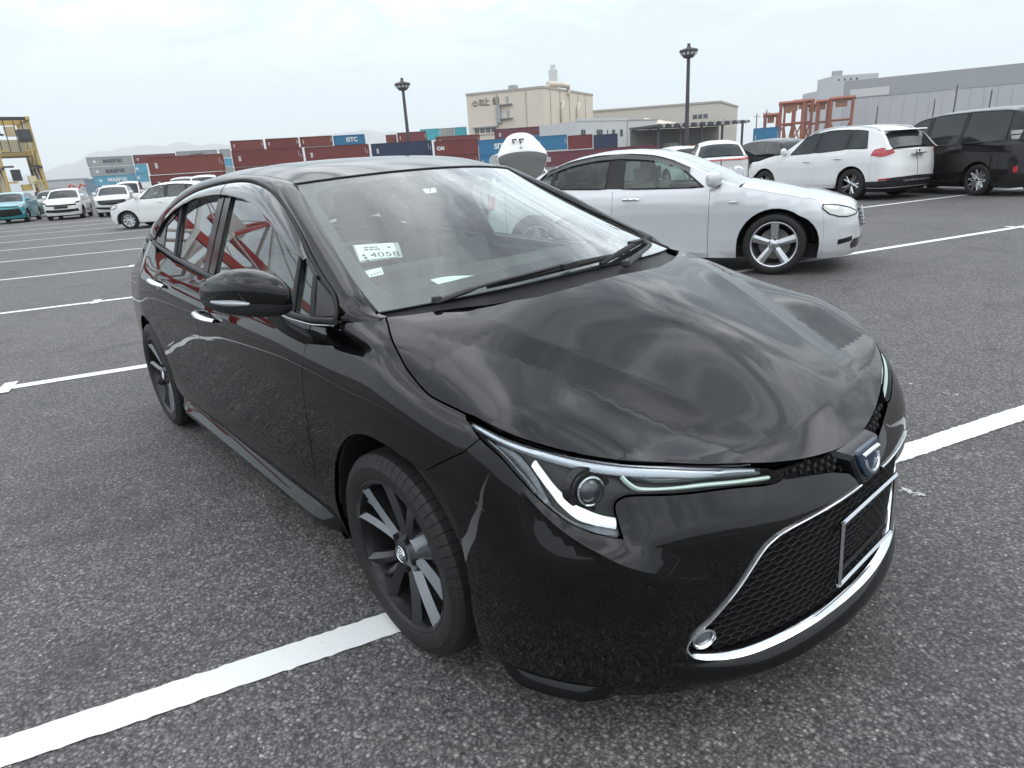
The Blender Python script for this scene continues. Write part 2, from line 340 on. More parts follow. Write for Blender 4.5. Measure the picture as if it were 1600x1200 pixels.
def band(u, z, off=0., fin=True, norm=False):
    u, z = np.broadcast_arrays(np.asarray(u, float), np.asarray(z, float))
    def full(u, z):
        P = band_raw(u, z); e = 2e-3
        n = np.cross(band_raw(u+e, z)-band_raw(u-e, z), band_raw(u, z+e)-band_raw(u, z-e))
        n /= np.linalg.norm(n, axis=-1, keepdims=True)+1e-12
        n = np.where((n[..., 1:2] < 0) & (np.abs(n[..., 1:2]) > .02), -n, n)
        n = np.where((np.abs(n[..., 1:2]) <= .02) & (np.sign(n[..., :1]) != np.sign(P[..., :1]+1.3)), -n, n)
        return P, n
    P, n = full(u, z)
    o = np.asarray(off, float)+(fin_disp(u, z) if fin else 0)
    Q = P+n*o[..., None] if np.ndim(o) else P+n*o
    if not norm: return Q
    e = 2.5e-3
    def q(u, z):
        P, n = full(u, z); return P+n*(fin_disp(u, z) if fin else np.zeros(u.shape))[..., None]
    m = np.cross(q(u+e, z)-q(u-e, z), q(u, z+e)-q(u, z-e)); m /= np.linalg.norm(m, axis=-1, keepdims=True)+1e-12
    m = np.where(np.sum(m*n, -1, keepdims=True) < 0, -m, m)
    return Q, m
def gside(x, z, off=0.):           # greenhouse side, yy
    x = np.asarray(x, float); z = np.asarray(z, float)
    h = z-.95
    y = .800-.47*h-.08*h*h-.012*((x+1.3)/1.2)**2
    n = np.array([-.02*(0), 1., .5]); n = n/np.linalg.norm(n)
    return np.stack([x+0*y, y+off*n[1], z+off*n[2]], -1)
class TPS:
    def __init__(s, P, v, lam=1e-5):
        P = np.asarray(P, float); s.P = P; n = len(P)
        K = s.k(P); A = np.zeros((n+3, n+3)); A[:n, :n] = K+lam*np.eye(n); A[:n, n] = 1; A[:n, n+1:] = P; A[n, :n] = 1; A[n+1:, :n] = P.T
        s.w = np.linalg.solve(A, np.concatenate([v, [0, 0, 0]]))
    def k(s, Q):
        r2 = ((Q[:, None]-s.P[None])**2).sum(-1)+1e-12
        return .5*r2*np.log(r2)
    def __call__(s, x, y):
        x, y = np.broadcast_arrays(np.asarray(x, float), np.asarray(y, float)); Q = np.stack([x.ravel(), y.ravel()], 1)
        return (s.k(Q)@s.w[:-3]+s.w[-3]+Q@s.w[-2:]).reshape(x.shape)
# ---------------------------------------------------------------- the black sedan
def numn(fn, a, b, e=2e-3, up=None):
    P = fn(a, b); n = np.cross(fn(a+e, b)-fn(a-e, b), fn(a, b+e)-fn(a, b-e)); n /= np.linalg.norm(n, axis=-1, keepdims=True)+1e-12
    ref = np.array(up, float); n = np.where(np.sum(n*ref, -1, keepdims=True) < 0, -n, n); return P, n
def build_sedan():
    car = empty('black_sedan', 'glossy black four-door sedan with dark alloy wheels in the foreground', 'car')
    paint = mat('black_paint', (.0010, .0011, .0014), .30, 0., coat=1., coat_r=.008, var=.3, vscale=900, spec=0.)
    gloss = mat('gloss_black_trim', (.008, .008, .009), .12, var=.1, spec=.5)
    plastic = mat('black_plastic', (.016, .016, .018), .48, bump=.25, bscale=900)
    matte = mat('dark_cavity', (.006, .006, .007), .8)
    rubber = mat('black_rubber', (.016, .016, .017), .72, bump=.3, bscale=300)
    chrome = mat('chrome', (.78, .80, .82), .07, 1., var=.03)
    satin = mat('satin_chrome', (.62, .64, .67), .22, 1., var=.05)
    wsg = glass('windshield_glass', (.84, .95, .90), ior=1.5, mult=2.0)
    sideg = glass('side_glass', (.66, .78, .73), ior=1.52, mult=1.8)
    darkg = glass('privacy_glass', (.16, .18, .175), ior=1.52)
    lens = glass('clear_lens', (.93, .95, .96), ior=1.40, mult=.3)
    visorm = glass('smoke_visor', (.10, .10, .11), ior=1.55, rough=.02)
    B = lambda a, b: band(a, b, norm=True)
    def BO(off): return lambda a, b: (lambda Q: (Q[0]+off*Q[1], Q[1]))(band(a, b, norm=True))
    G = lambda a, b: numn(gside, a, b, up=(0, 1, .4))
    def GO(off): return lambda a, b: (lambda Q: (Q[0]+off*Q[1], Q[1]))(G(a, b))
    both = lambda *a, **k: [panel(*a, **k), panel(*a, mirror=True, **k)]
    # --- outlines on the body band (u along the body, z up)
    hg = curve([(.150, .975), (.138, .970), (.095, .954), (-.002, .916), (-.078, .879), (-.174, .846), (-.235, .834), (-.323, .823)], 5)
    hf = curve([(-.323, .823), (-.453, .817), (-.631, .795), (-.75, .773), (-.847, .756), (-.934, .741), (-1.02, .721), (-1.093, .703), (-1.16, .683), (-1.246, .662), (-1.346, .646), (-1.40, .644)], 5)
    R_A = .362
    arc = lambda u0, a0, a1, n=28, r=R_A: [(u0-r*math.cos(q), .3125+r*math.sin(q)) for q in np.linspace(a0, a1, n)]
    aseam = math.radians(56)
    hl_low = [(-.424, .789), (-.515, .761), (-.577, .723), (-.656, .668), (-.703, .641), (-.757, .622), (-.807, .615)]
    hl_in = [(-.801, .637), (-.799, .671), (-.811, .687), (-.84, .693), (-.905, .687), (-1.041, .670), (-1.137, .648), (-1.174, .650)]
    hlc = np.vstack([curve(hl_low, 4), curve(hl_in, 4)])
    gr = curve([(-1.355, .560), (-1.192, .556), (-1.141, .551), (-1.117, .541), (-1.096, .519), (-1.048, .440), (-.994, .380), (-.951, .346), (-.929, .314), (-.933, .285), (-.971, .265), (-1.038, .250), (-1.123, .250), (-1.228, .256), (-1.325, .260), (-1.40, .260)], 5)
    # bumper
    bp = [tuple(p) for p in curve([(-.207, .657), (-.259, .635), (-.308, .602), (-.344, .544), (-.360, .46), (-.359, .377), (-.350, .28), (-.343, .20)], 4)]+[(-.34, .165), (-.46, .16), (-.65, .155), (-.88, .155), (-1.08, .155), (-1.40, .155)]
    bp += [tuple(p) for p in gr[::-1]]+[(-1.349, .592), (-1.297, .616), (-1.227, .634), (-1.175, .646)]+[tuple(p) for p in hlc[::-1]]+[(-.315, .726)]
    fl = resample(FIN, .008, closed=False)
    nrm = np.array([[-(b-a)[1], (b-a)[0]] for a, b in zip(fl[:-1], fl[1:])]); nrm = nrm/np.linalg.norm(nrm, axis=1, keepdims=True); nrm = np.vstack([nrm, nrm[-1:]]); nrm *= np.sign(nrm[:, 1:2])
    both('front_bumper', bp, B, paint, car, h=.018, gap=.0022, lines=[fl[2:-1]+nrm[2:-1]*o_ for o_ in (-.007, -.0045, -.002, 0., .005, .012, .020, .028)])
    # fender
    fp = [tuple(p) for p in curve([(-.207, .657), (-.16, .668), (-.10, .675), (-.03, .681), (.06, .680), (.157, .652), (.255, .588), (.33, .50), (.358, .40), (.362, .3125)], 4)]+[(.36, .20), (.512, .205), (.500, .315), (.512, .446), (.503, .581), (.468, .706), (.441, .802), (.434, .858), (.444, .930), (.37, .944), (.31, .952), (.22, .968)]
    fp += [tuple(p) for p in hg]+[(-.333, .815), (-.424, .789), (-.315, .726)]
    both('fender', fp, B, paint, car, h=.020)
    zb = lambda x: float(np.interp(x, [.30, .44, .60, 1.0, 1.4, 1.6, 2.06, 2.3, 2.57], [.957, .942, .941, .962, .984, .995, 1.024, 1.045, 1.070]))
    fgap = [(.512, .262), (.500, .315), (.512, .446), (.503, .581), (.468, .706), (.441, .802), (.434, .858), (.447, .932)]
    rgap = [(1.553, .985), (1.515, .89), (1.522, .80), (1.565, .70), (1.600, .60), (1.612, .497), (1.60, .40), (1.575, .262)]
    top1 = [(x, zb(x)-.012) for x in np.linspace(.52, 1.50, 12)]
    fd = both('front_door', [tuple(p) for p in curve(fgap, 4)]+top1+[tuple(p) for p in curve(rgap, 4)], B, paint, car, h=.028)
    top2 = [(x, zb(x)-.012) for x in np.linspace(1.60, 2.36, 10)]
    rrear = [(2.395, 1.03), (2.39, .93), (2.355, .80), (2.30, .69), (2.225, .56), (2.165, .42), (2.13, .262)]
    rd = both('rear_door', [tuple(p) for p in curve(rgap, 4)][::-1]+top2+[tuple(p) for p in curve(rrear, 4)], B, paint, car, h=.028)
    qp = [(2.13, .205)]+[tuple(p) for p in curve(rrear, 4)][::-1]+[(2.50, 1.058), (2.60, 1.078), (2.80, 1.082), (3.05, 1.06), (3.30, 1.03), (3.45, 1.01), (3.50, .62), (3.10, .60), (3.08, .20)]+arc(2.64, math.pi, 0, 26)+[(2.278, .205)]
    both('quarter_panel', qp, B, paint, car, h=.03)
    # rear end
    both('rear_bumper', [(3.08, .20), (3.10, .60), (3.50, .62), (4.15, .62), (4.15, .20)], B, paint, car, h=.05)
    both('tail_lamp', [(3.33, .80), (3.38, .92), (3.75, .93), (3.80, .86), (3.6, .82)], BO(.006), mat('red_lens', (.28, .006, .010), .12, coat=1.), car, h=.03, gap=0, lip=.012)
    both('trunk_face', [(3.50, .62), (3.45, 1.01), (3.60, 1.0), (4.15, .99), (4.15, .62)], B, paint, car, h=.05)
    # dark inner skin behind the panel gaps
    ip = arc(0, math.radians(20), math.pi, 20, .372)+[(.372, .22), (2.26, .22)]+arc(2.64, 0, math.pi, 20, .375)+[(3.06, .22), (3.06, 1.03), (2.5, 1.03), (2.1, .99), (1.5, .955), (.6, .915), (.3, .925), (.15, .945), (.02, .885), (-.14, .81), (-.27, .775), (-.32, .70)]
    both('inner_skin', ip, BO(-.016), matte, car, h=.07, gap=0, lip=0)
    # --- hood
    E3 = lambda c: band(c[:, 0], c[:, 1], fin=False)
    e1, e2 = E3(hg), E3(hf)
    rear = [(.085, 0., .990), (.080, .15, .989), (.058, .3, .985), (.0, .46, .979), (-.075, .60, .975)]
    ycr = lambda x: .565-.40*x
    xcr = lambda y: .796-.245*(np.abs(y)/.49)**2*.25-.0*y
    def sp(t, w): return w*np.log1p(np.exp(np.clip(t/w, -40, 40)))
    xcr = lambda y: .797-.245*np.abs(y)**2-.05*np.abs(y)**4
    def crease(x, y):
        a = np.clip((.80-x)/.15, 0, 1)*np.clip((x+.12)/.25, 0, 1)
        return -.17*sp(np.abs(y)-ycr(x), .003)*a-.20*sp(x-xcr(y), .003)
    D = [(x, y, z) for x, y, z in rear]
    D += [tuple(p) for p in e1[::4]]+[tuple(p) for p in e2[::3]]
    D += [(.088, .53, .951), (.25, .47, .910), (.33, .43, .884), (.488, .36, .826), (.62, .325, .780), (.735, .27, .731)]
    D += [(.796, 0, .708), (.78, .246, .706), (.737, .492, .718), (.72, .0, .751), (.6, .0, .817), (.4, .0, .897), (.2, .0, .961), (.6, .2, .808), (.3, .2, .922), (.72, .2, .743)]
    D += [(p[0]-.0, p[1]-.05, p[2]+.020) for p in e1[8:30:6]]
    D += [(.115, .70, .908), (.21, .70, .893), (.30, .695, .874), (.39, .67, .850), (.475, .63, .820)]
    D = np.array(D); D = np.vstack([D, D[D[:, 1] > 1e-6]*[1, -1, 1]])
    wt = np.ones(len(D)); wt[:] = 1.
    def basis(x, y):
        x, y = np.broadcast_arrays(np.asarray(x, float), np.asarray(y, float)); X = (x-.35)/.5; Y = (y/.75)**2
        return np.stack([X**i*Y**j for i in range(4) for j in range(4) if i+j <= 5], -1)
    A_ = basis(D[:, 0], D[:, 1]); rhs = D[:, 2]-crease(D[:, 0], D[:, 1]); reg = np.eye(A_.shape[1])*.02
    cf = np.linalg.lstsq(np.vstack([A_, reg]), np.concatenate([rhs, np.zeros(len(reg))]), rcond=None)[0]
    hoodf = lambda x, y: np.stack([x+0*y, y+0*x, basis(x, y)@cf+crease(x, y)], -1)
    # small correction so that the hood edge meets the fender and lamp line
    bx = np.vstack([e1[::2, :2], e2[::2, :2]]); bzt = np.concatenate([e1[::2, 2], e2[::2, 2]]); rb = bzt-(basis(bx[:, 0], bx[:, 1])@cf+crease(bx[:, 0], bx[:, 1]))
    ii = np.array([(x_, y_) for x_ in np.arange(-.02, .72, .09) for y_ in np.arange(0, .56, .09) if y_ < np.interp(x_, [-.1, .2, .3, .45, .6, .7, .8], [.58, .60, .57, .52, .44, .36, .2])])
    cp = np.vstack([bx, ii]); cv = np.concatenate([rb, np.zeros(len(ii))]); cp2 = np.vstack([cp, cp[cp[:, 1] > 1e-4]*[1, -1]]); cv2 = np.concatenate([cv, cv[cp[:, 1] > 1e-4]])
    HC = TPS(cp2, cv2, lam=2e-3); print('edge residual mm', np.round(1000*np.abs(rb).mean(), 1), np.round(1000*np.abs(rb).max(), 1))
    hoodf = lambda x, y: np.stack([x+0*y, y+0*x, basis(x, y)@cf+crease(x, y)+HC(x, y)], -1)
    res = rhs-A_@cf; print('hood fit mm', np.round(1000*np.abs(res).mean(), 1), np.round(1000*np.abs(res).max(), 1))
    hood_out = np.vstack([[(x, y) for x, y, z in rear], e1[2:, :2], e2[1:-1, :2], [(e2[-1, 0], 0.)]])
    full = np.vstack([hood_out, (hood_out*[1, -1])[::-1][1:-1]])
    crl = []
    for o_ in (-.007, -.0035, 0., .0035, .007):
        crl.append(np.array([(float(xcr(y))+o_, y) for y in np.linspace(-.47, .47, 70)]))
        for s_ in (1, -1): crl.append(np.array([(x_, s_*(float(ycr(x_))+o_)) for x_ in np.linspace(-.05, .72, 50)]))
    hood = panel('hood', full, lambda a, b: numn(hoodf, a, b, 1.2e-3, up=(0, 0, 1)), paint, car, h=.018, gap=.0025, lip=.016, lines=crl)
    panel('hood_underside', inset(full, .012), lambda a, b: (lambda Q: (Q[0]-.022*Q[1], Q[1]))(numn(hoodf, a, b, up=(0, 0, 1))), matte, car, h=.08, gap=0, lip=0)
    # --- windshield
    def wsf(k, t):
        k, t = np.broadcast_arrays(np.asarray(k, float), np.asarray(t, float)); a = np.abs(k)
        t2 = t; b = np.stack([-.015-.183*a**2.2, .71*k, 1.010-.030*a**2], -1); tp = np.stack([-.862-.158*a**2, .54*k, 1.366-.024*a**2], -1)
        m = np.stack([-.48-.0*a-.084*a**2.1, .645*k, 1.212-.088*a**2.0], -1)
        t = t2[..., None]; q = b*(1-t)*(1-2*t)+4*m*t*(1-t)+tp*t*(2*t-1)
        return q
    # edge mid fitted: k=1,t=.5 -> (-.564,.645,1.124)
    W_ = lambda a, b: numn(lambda p, q: wsf(p, q), a, b, 2e-3, up=(.5, 0, 1))
    def WO(off): return lambda a, b: (lambda Q: (Q[0]+off*Q[1], Q[1]))(W_(a, b))
    wpoly = [(k, 0.) for k in np.linspace(-.995, .995, 21)]+[(k, 1.) for k in np.linspace(.995, -.995, 21)]
    ws = panel('windshield', wpoly, W_, wsg, car, h=.05, gap=0, lip=0)
    rr = lambda x0, x1, y0, y1, rx, ry, n=6: [(cx+rx*math.cos(q), cy+ry*math.sin(q)) for cx, cy, a in ((x1-rx, y1-ry, 0), (x0+rx, y1-ry, 90), (x0+rx, y0+ry, 180), (x1-rx, y0+ry, 270)) for q in np.radians(np.linspace(a, a+90, n))]
    panel('ceramic_border', [(k*.999, t*.998+.001) for k, t in wpoly], WO(-.004), mat('black_ceramic', (.012, .012, .013), .45), ws, h=.04, gap=0, lip=0, holes=[rr(-.925, .925, .105, .945, .10, .10)])
    wsh = ws
    # seal round the windshield
    for s in (1, -1):
        MB().tube([wsf(1., t)*[1, -s, 1] for t in np.linspace(0, 1, 24)], .006, 6).build('windshield_seal', rubber, ws)
    MB().tube([wsf(k, 1.)*[1, -1, 1]+[.003, 0, .0005] for k in np.linspace(-1, 1, 24)], .004, 6).build('windshield_seal', rubber, ws)
    # stickers behind the glass: inspection sheet, small label, month sticker
    white = mat('sticker_white', (.80, .83, .82), .6, var=.03); ink = mat('print_ink', (.03, .03, .04), .6)
    def glasspt(k, t, off=-.003): P, n = WO(off)(np.array([k]), np.array([t])); return P[0]*[1, -1, 1], n[0]*[1, -1, 1]
    def sticker(name, k0, k1, t0, t1, m, off=-.006):
        V = []; F = []; n = 4
        for i in range(n+1):
            for j in range(n+1):
                V.append(glasspt(k0+(k1-k0)*i/n, t0+(t1-t0)*j/n, off)[0])
        for i in range(n):
            for j in range(n): a = i*(n+1)+j; F.append((a, a+1, a+n+2, a+n+1))
        return obj(name, V, F, m, ws)
    return_data = dict(car=car, wsf=wsf, WO=WO, ws=ws, hoodf=hoodf, sticker=sticker, glasspt=glasspt, white=white, ink=ink, B=B, BO=BO, G=G, GO=GO, both=both, hf=hf, hg=hg, gr=gr, hlc=hlc, zb=zb, arc=arc, e1=e1, e2=e2, fd=fd, rd=rd, rear=rear)
    return_data.update(paint=paint, gloss=gloss, plastic=plastic, matte=matte, rubber=rubber, chrome=chrome, satin=satin, wsg=wsg, sideg=sideg, darkg=darkg, lens=lens, visorm=visorm)
    # --- roof, rails and pillars
    Wc = np.array([(-.150, .705, .972), (-.198, .710, .980), (-.27, .700, 1.008), (-.433, .670, 1.083), (-.634, .620, 1.168), (-.874, .567, 1.277), (-1.02, .540, 1.342), (-1.15, .543, 1.366), (-1.35, .550, 1.384), (-1.6, .556, 1.393), (-1.9, .556, 1.389), (-2.2, .556, 1.368), (-2.45, .560, 1.328), (-2.72, .575, 1.243), (-2.95, .597, 1.15), (-3.2, .615, 1.06)])
    Dz = [(-.25, .955), (-.306, .962), (-.315, .985), (-.354, 1.021), (-.454, 1.062), (-.566, 1.111), (-.698, 1.179), (-.838, 1.242), (-.98, 1.295), (-1.102, 1.330), (-1.26, 1.357), (-1.417, 1.368), (-1.617, 1.365), (-1.834, 1.352), (-2.066, 1.327), (-2.286, 1.282), (-2.46, 1.215), (-2.56, 1.15), (-2.62, 1.088)]
    dz = curve(Dz[1:], 6); D3 = gside(dz[:, 0], dz[:, 1])
    pre = band(np.array([.155, .20, .25]), np.array([.964, .960, .953]), fin=False)
    post = band(np.array([2.75, 2.9, 3.05, 3.2]), np.array([1.083, 1.074, 1.06, 1.043]), fin=False)
    D3 = np.vstack([pre, D3, post]); W3 = curve(Wc, 6)
    def arcs(P, n):
        s = np.concatenate([[0], np.cumsum(np.linalg.norm(np.diff(P, axis=0), axis=1))]); return s
    # pair the two edges at anchor stations
    anchors = [(0, 0), (1.0, 0)]
    sD, sW = arcs(D3, 0), arcs(W3, 0)
    def at(P, s, v): return np.stack([np.interp(v, s, P[:, i]) for i in range(3)], -1)
    def sx(P, s, x):   # arc position where x is reached
        i = np.argmin(np.abs(P[:, 0]-x)); return s[i]
    pairs = [(.155, .150), (.25, .198), (.315, .235), (.36, .275), (.46, .40), (.70, .64), (.98, .93), (1.10, 1.06), (1.4, 1.36), (1.8, 1.8), (2.07, 2.08), (2.29, 2.33), (2.46, 2.52), (2.56, 2.68), (2.62, 2.78), (2.9, 2.98), (3.2, 3.2)]
    pd = [sx(D3, sD, -a) for a, b in pairs]; pw = [sx(W3, sW, -b) for a, b in pairs]
    tt = np.linspace(0, 1, 150); k = np.linspace(0, 1, len(pairs)); de = at(D3, sD, np.interp(tt, k, pd)); we = at(W3, sW, np.interp(tt, k, pw))
    for ax in range(3): de[:, ax] = _blur(de[:, ax], 1.5, 0); we[:, ax] = _blur(we[:, ax], 1.5, 0)
    ns = 9; grid = np.zeros((len(tt), ns, 3))
    for i in range(len(tt)):
        a, b = de[i], we[i]; d = b-a; L = np.linalg.norm(d); tang = de[min(i+1, len(tt)-1)]-de[max(i-1, 0)]
        n_ = np.cross(tang, d); n_ /= np.linalg.norm(n_)+1e-12; n_ = n_ if n_[1]+n_[2] > 0 else -n_
        for j in range(ns):
            s_ = j/(ns-1); grid[i, j] = a+d*s_+n_*L*.17*4*s_*(1-s_)*(1-.25*s_)
    for s in (1, -1):
        V = (grid.reshape(-1, 3)*[1, -s, 1]); F = []
        for i in range(len(tt)-1):
            for j in range(ns-1): a = i*ns+j; f = (a, a+1, a+ns+1, a+ns); F.append(f if s < 0 else f[::-1])
        # folded edges
        inw = np.array([0, s*.9, -.35])*.016; nV = len(V); extra = []
        for i in range(len(tt)): extra += [V[i*ns]+inw, V[i*ns+ns-1]+np.array([0, 0, -.014])]
        V = np.vstack([V, extra])
        for i in range(len(tt)-1):
            a, b = i*ns, (i+1)*ns; f = (a, b, nV+2*(i+1), nV+2*i); F.append(f if s < 0 else f[::-1])
            a, b = i*ns+ns-1, (i+1)*ns+ns-1; f = (b, a, nV+2*i+1, nV+2*(i+1)+1); F.append(f if s < 0 else f[::-1])
        o = obj('body_side_frame', V, F, paint, car); o.data.set_sharp_from_angle(angle=math.radians(50))
    roofE = we[[i for i in range(len(tt)) if we[i, 0] <= -1.015 and we[i, 0] >= -2.42]]
    fe = np.array([wsf(kk, 1.) for kk in np.linspace(0, 1, 9)])
    Dr = [tuple(p) for p in roofE[::3]]+[tuple(p) for p in fe]+[(-1.10, 0, 1.408), (-1.3, 0, 1.431), (-1.5, 0, 1.4375), (-1.75, 0, 1.436), (-2.0, 0, 1.422), (-2.25, 0, 1.392), (-2.42, 0, 1.362), (-1.5, .3, 1.431), (-1.2, .3, 1.414), (-1.9, .3, 1.425), (-1.5, .45, 1.418), (-1.2, .45, 1.397), (-1.9, .45, 1.412), (-2.3, .3, 1.378), (-2.3, .45, 1.368)]
    Dr = np.array(Dr); Dr = np.vstack([Dr, Dr[Dr[:, 1] > 1e-6]*[1, -1, 1]])
    RT = TPS(Dr[:, :2], Dr[:, 2], lam=1e-4)
    rooff = lambda x, y: np.stack([x+0*y, y+0*x, RT(x, y)], -1)
    ro = np.vstack([fe[:-1, :2], roofE[:, :2], [(-2.44, .40), (-2.45, .2), (-2.455, 0)]]); ro = np.vstack([ro, (ro*[1, -1])[::-1][1:-1]])
    panel('roof', ro, lambda a, b: numn(rooff, a, b, up=(0, 0, 1)), paint, car, h=.03, gap=.003, lip=.012)
    panel('headliner', inset(ro, .01), lambda a, b: (lambda Q: (Q[0]-.03*Q[1], Q[1]))(numn(rooff, a, b, up=(0, 0, 1))), mat('headliner_fabric', (.42, .42, .41), .9), car, h=.12, gap=0, lip=0)
    # rear window and trunk deck
    def rwf(k, t):
        k, t = np.broadcast_arrays(np.asarray(k, float), np.asarray(t, float)); a = np.abs(k); b = np.stack([-3.12+.10*a**2, .59*k, 1.075-.01*a**2], -1); tp = np.stack([-2.46+.03*a**2, .555*k, 1.362-.03*a**2], -1)
        return b*(1-t[..., None])+tp*t[..., None]+np.stack([0*k, 0*k, .09*t*(1-t)], -1)
    panel('rear_window', [(-.99, 0), (.99, 0), (.99, 1), (-.99, 1)], lambda a, b: numn(rwf, a, b, up=(-.5, 0, 1)), darkg, car, h=.12, gap=0, lip=0)
    def trf(k, t):
        k, t = np.broadcast_arrays(np.asarray(k, float), np.asarray(t, float)); a = np.abs(k); b = np.stack([-3.47+.12*a**2, .60*k, 1.005-.0*a**2], -1); tp = np.stack([-3.11+.08*a**2, .61*k, 1.078-.012*a**2], -1)
        return b*(1-t[..., None])+tp*t[..., None]+np.stack([0*k, 0*k, .05*t*(1-t)], -1)
    panel('trunk_lid', [(-1, 0), (1, 0), (1, 1), (-1, 1)], lambda a, b: numn(trf, a, b, up=(0, 0, 1)), paint, car, h=.1, gap=0, lip=.01)
    return return_data
S = build_sedan()
def sedan_trim(S):
    car, B, BO, G, GO, both = (S[k] for k in ('car', 'B', 'BO', 'G', 'GO', 'both')); paint, gloss, plastic, matte, rubber, chrome, satin = (S[k] for k in ('paint', 'gloss', 'plastic', 'matte', 'rubber', 'chrome', 'satin'))
    R3 = lambda P: np.asarray(P)*[1, -1, 1]
    gu = np.arange(U0, .02, .005); gz = np.arange(.13, .84, .005); GA, GB = np.meshgrid(gu, gz, indexing='ij'); GP, GN = band(GA, GB, norm=True)
    def pt(u, z, off=0.):
        if u < .0 and .135 < z < .83:
            a = min((u-U0)/.005, len(gu)-1.001); b = (z-.13)/.005; a = max(a, 0.); i, j = int(a), int(b); a -= i; b -= j; w = ((1-a)*(1-b), a*(1-b), (1-a)*b, a*b)
            P = w[0]*GP[i, j]+w[1]*GP[i+1, j]+w[2]*GP[i, j+1]+w[3]*GP[i+1, j+1]; n = w[0]*GN[i, j]+w[1]*GN[i+1, j]+w[2]*GN[i, j+1]+w[3]*GN[i+1, j+1]
            return (P+off*n)*[1, -1, 1]
        Q = band(np.array([u]), np.array([z]), norm=True, fin=u < 0); return (Q[0]+off*Q[1])[0]*[1, -1, 1]
    gpt = lambda x, z, off=0.: (lambda Q: (Q[0]+off*Q[1])[0]*[1, -1, 1])(G(np.array([x]), np.array([z])))
    mir = lambda P: [tuple(np.array(p)*[1, -1, 1]) for p in P]
    def two(name, mk, m, parent, **k):
        r = []
        for s in (1, -1):
            mb = mk()
            if s < 0: mb.mirror()
            r.append(mb.build(name, m, parent[0 if s > 0 else 1] if isinstance(parent, list) else parent, **k))
        return r
    zb = S['zb']
    # --- door frames and side glass on the greenhouse plane (x, z)
    Dz = [(-.307, .962), (-.315, .985), (-.354, 1.021), (-.454, 1.062), (-.566, 1.111), (-.698, 1.179), (-.838, 1.242), (-.98, 1.295), (-1.102, 1.330), (-1.26, 1.357), (-1.417, 1.368), (-1.617, 1.365), (-1.834, 1.352), (-2.066, 1.327), (-2.286, 1.282), (-2.46, 1.215), (-2.55, 1.15), (-2.60, 1.095)]
    dz = curve(Dz, 5)
    top = lambda x, d: float(np.interp(-x, -dz[:, 0], dz[:, 1]))-d
    belt = [(-x, zb(x)) for x in np.linspace(2.57, .31, 24)]
    outer = [tuple(p) for p in dz]+belt
    def qpoly(xa0, xa1, xb0, xb1, d, n=14):        # glass between two slanted bars: x at belt / at top
        bot = [(x, zb(-x)+.004) for x in np.linspace(xa0, xb0, n)]; tp = [(x, top(x, d)) for x in np.linspace(xb1, xa1, n)]
        return bot+tp
    W_f = qpoly(-.615, -.668, -1.432, -1.505, .034); W_fq = [(-.458, zb(.458)+.006), (-.590, zb(.59)+.006), (-.640, top(-.640, .036)), (-.515, top(-.515, .036))]
    W_r = qpoly(-1.622, -1.682, -2.088, -2.215, .036); W_rq = [(-2.12, zb(2.12)+.006), (-2.40, zb(2.40)+.008), (-2.462, top(-2.462, .05)), (-2.25, top(-2.25, .042))]
    holes = [inset(resample(w, .02), .0) for w in (W_f, W_fq, W_r, W_rq)]
    frames = both('door_frame', outer, GO(-.004), gloss, car, h=.03, gap=.003, lip=.012, holes=holes)
    for nm, w, g in (('front_door_window', W_f, 'sideg'), ('front_quarter_window', W_fq, 'sideg'), ('rear_door_window', W_r, 'darkg'), ('rear_quarter_window', W_rq, 'darkg')):
        both(nm, w, GO(-.008), S[g], car, h=.06, gap=-.004, lip=0)
    # raised pillar covers beside the door cut, division bars
    for x0, x1 in ((-1.445, -1.518), (-1.535, -1.610)):
        both('pillar_cover', [(x0+.0, zb(-x0)+.008), (x1, zb(-x1)+.008), (x1-.062, top(x1-.06, .036)), (x0-.066, top(x0-.066, .036))], GO(.003), gloss, car, h=.04, gap=0, lip=.008)
    for a, b in (((-.602, zb(.602)), (-.655, top(-.655, .02))), ((-.452, zb(.452)), (-.508, top(-.508, .02))), ((-2.103, zb(2.103)), (-2.232, top(-2.232, .02)))):
        two('window_bar', lambda: MB().tube([gpt(*a, .002), gpt((a[0]+b[0])/2, (a[1]+b[1])/2, .004), gpt(*b, .002)], .0095, 8, flat=.7), plastic, car)
    # sail panel, belt moulding
    both('sail_panel', [(-.318, .968), (-.445, zb(.445)+.008), (-.495, top(-.495, .022)), (-.40, top(-.40, .014)), (-.345, 1.006)], GO(.002), gloss, car, h=.03, gap=0, lip=.01)
    two('belt_moulding', lambda: MB().tube([gpt(-x, zb(x)-.004, .006) for x in np.linspace(.302, 2.60, 44)], .0105, 8, flat=1.1), plastic, car)
    two('belt_chrome_line', lambda: MB().tube([gpt(-x, zb(x)-.016, .008) for x in np.linspace(.302, 1.5, 30)], .0032, 6), satin, car)
    two('frame_seal', lambda: MB().tube([gpt(*p, .004) for p in dz[::2]], .0065, 6), rubber, car)
    # rain visors
    def visor(xs, inner):
        out = [(x, top(x, .006)) for x in xs]; inn = [(x, float(np.interp(-x, [-a for a, b in inner], [b for a, b in inner]))) for x in xs]
        V = []; F = []
        for (x, z), (x2, z2) in zip(out, inn):
            V += [gpt(x, z, .004), gpt(x, z*.72+z2*.28, .017), gpt(x, z*.3+z2*.7, .024), gpt(x2, z2, .023)]
        n = len(out)
        for i in range(n-1):
            for j in range(3): F.append((4*i+j, 4*i+j+1, 4*i+j+5, 4*i+j+4))
        return MB().add(V, F)
    in1 = [(-.575, 1.100), (-.60, 1.108), (-.667, 1.117), (-.73, 1.132), (-.896, 1.188), (-1.104, 1.256), (-1.286, 1.287), (-1.514, 1.303), (-1.60, 1.305)]
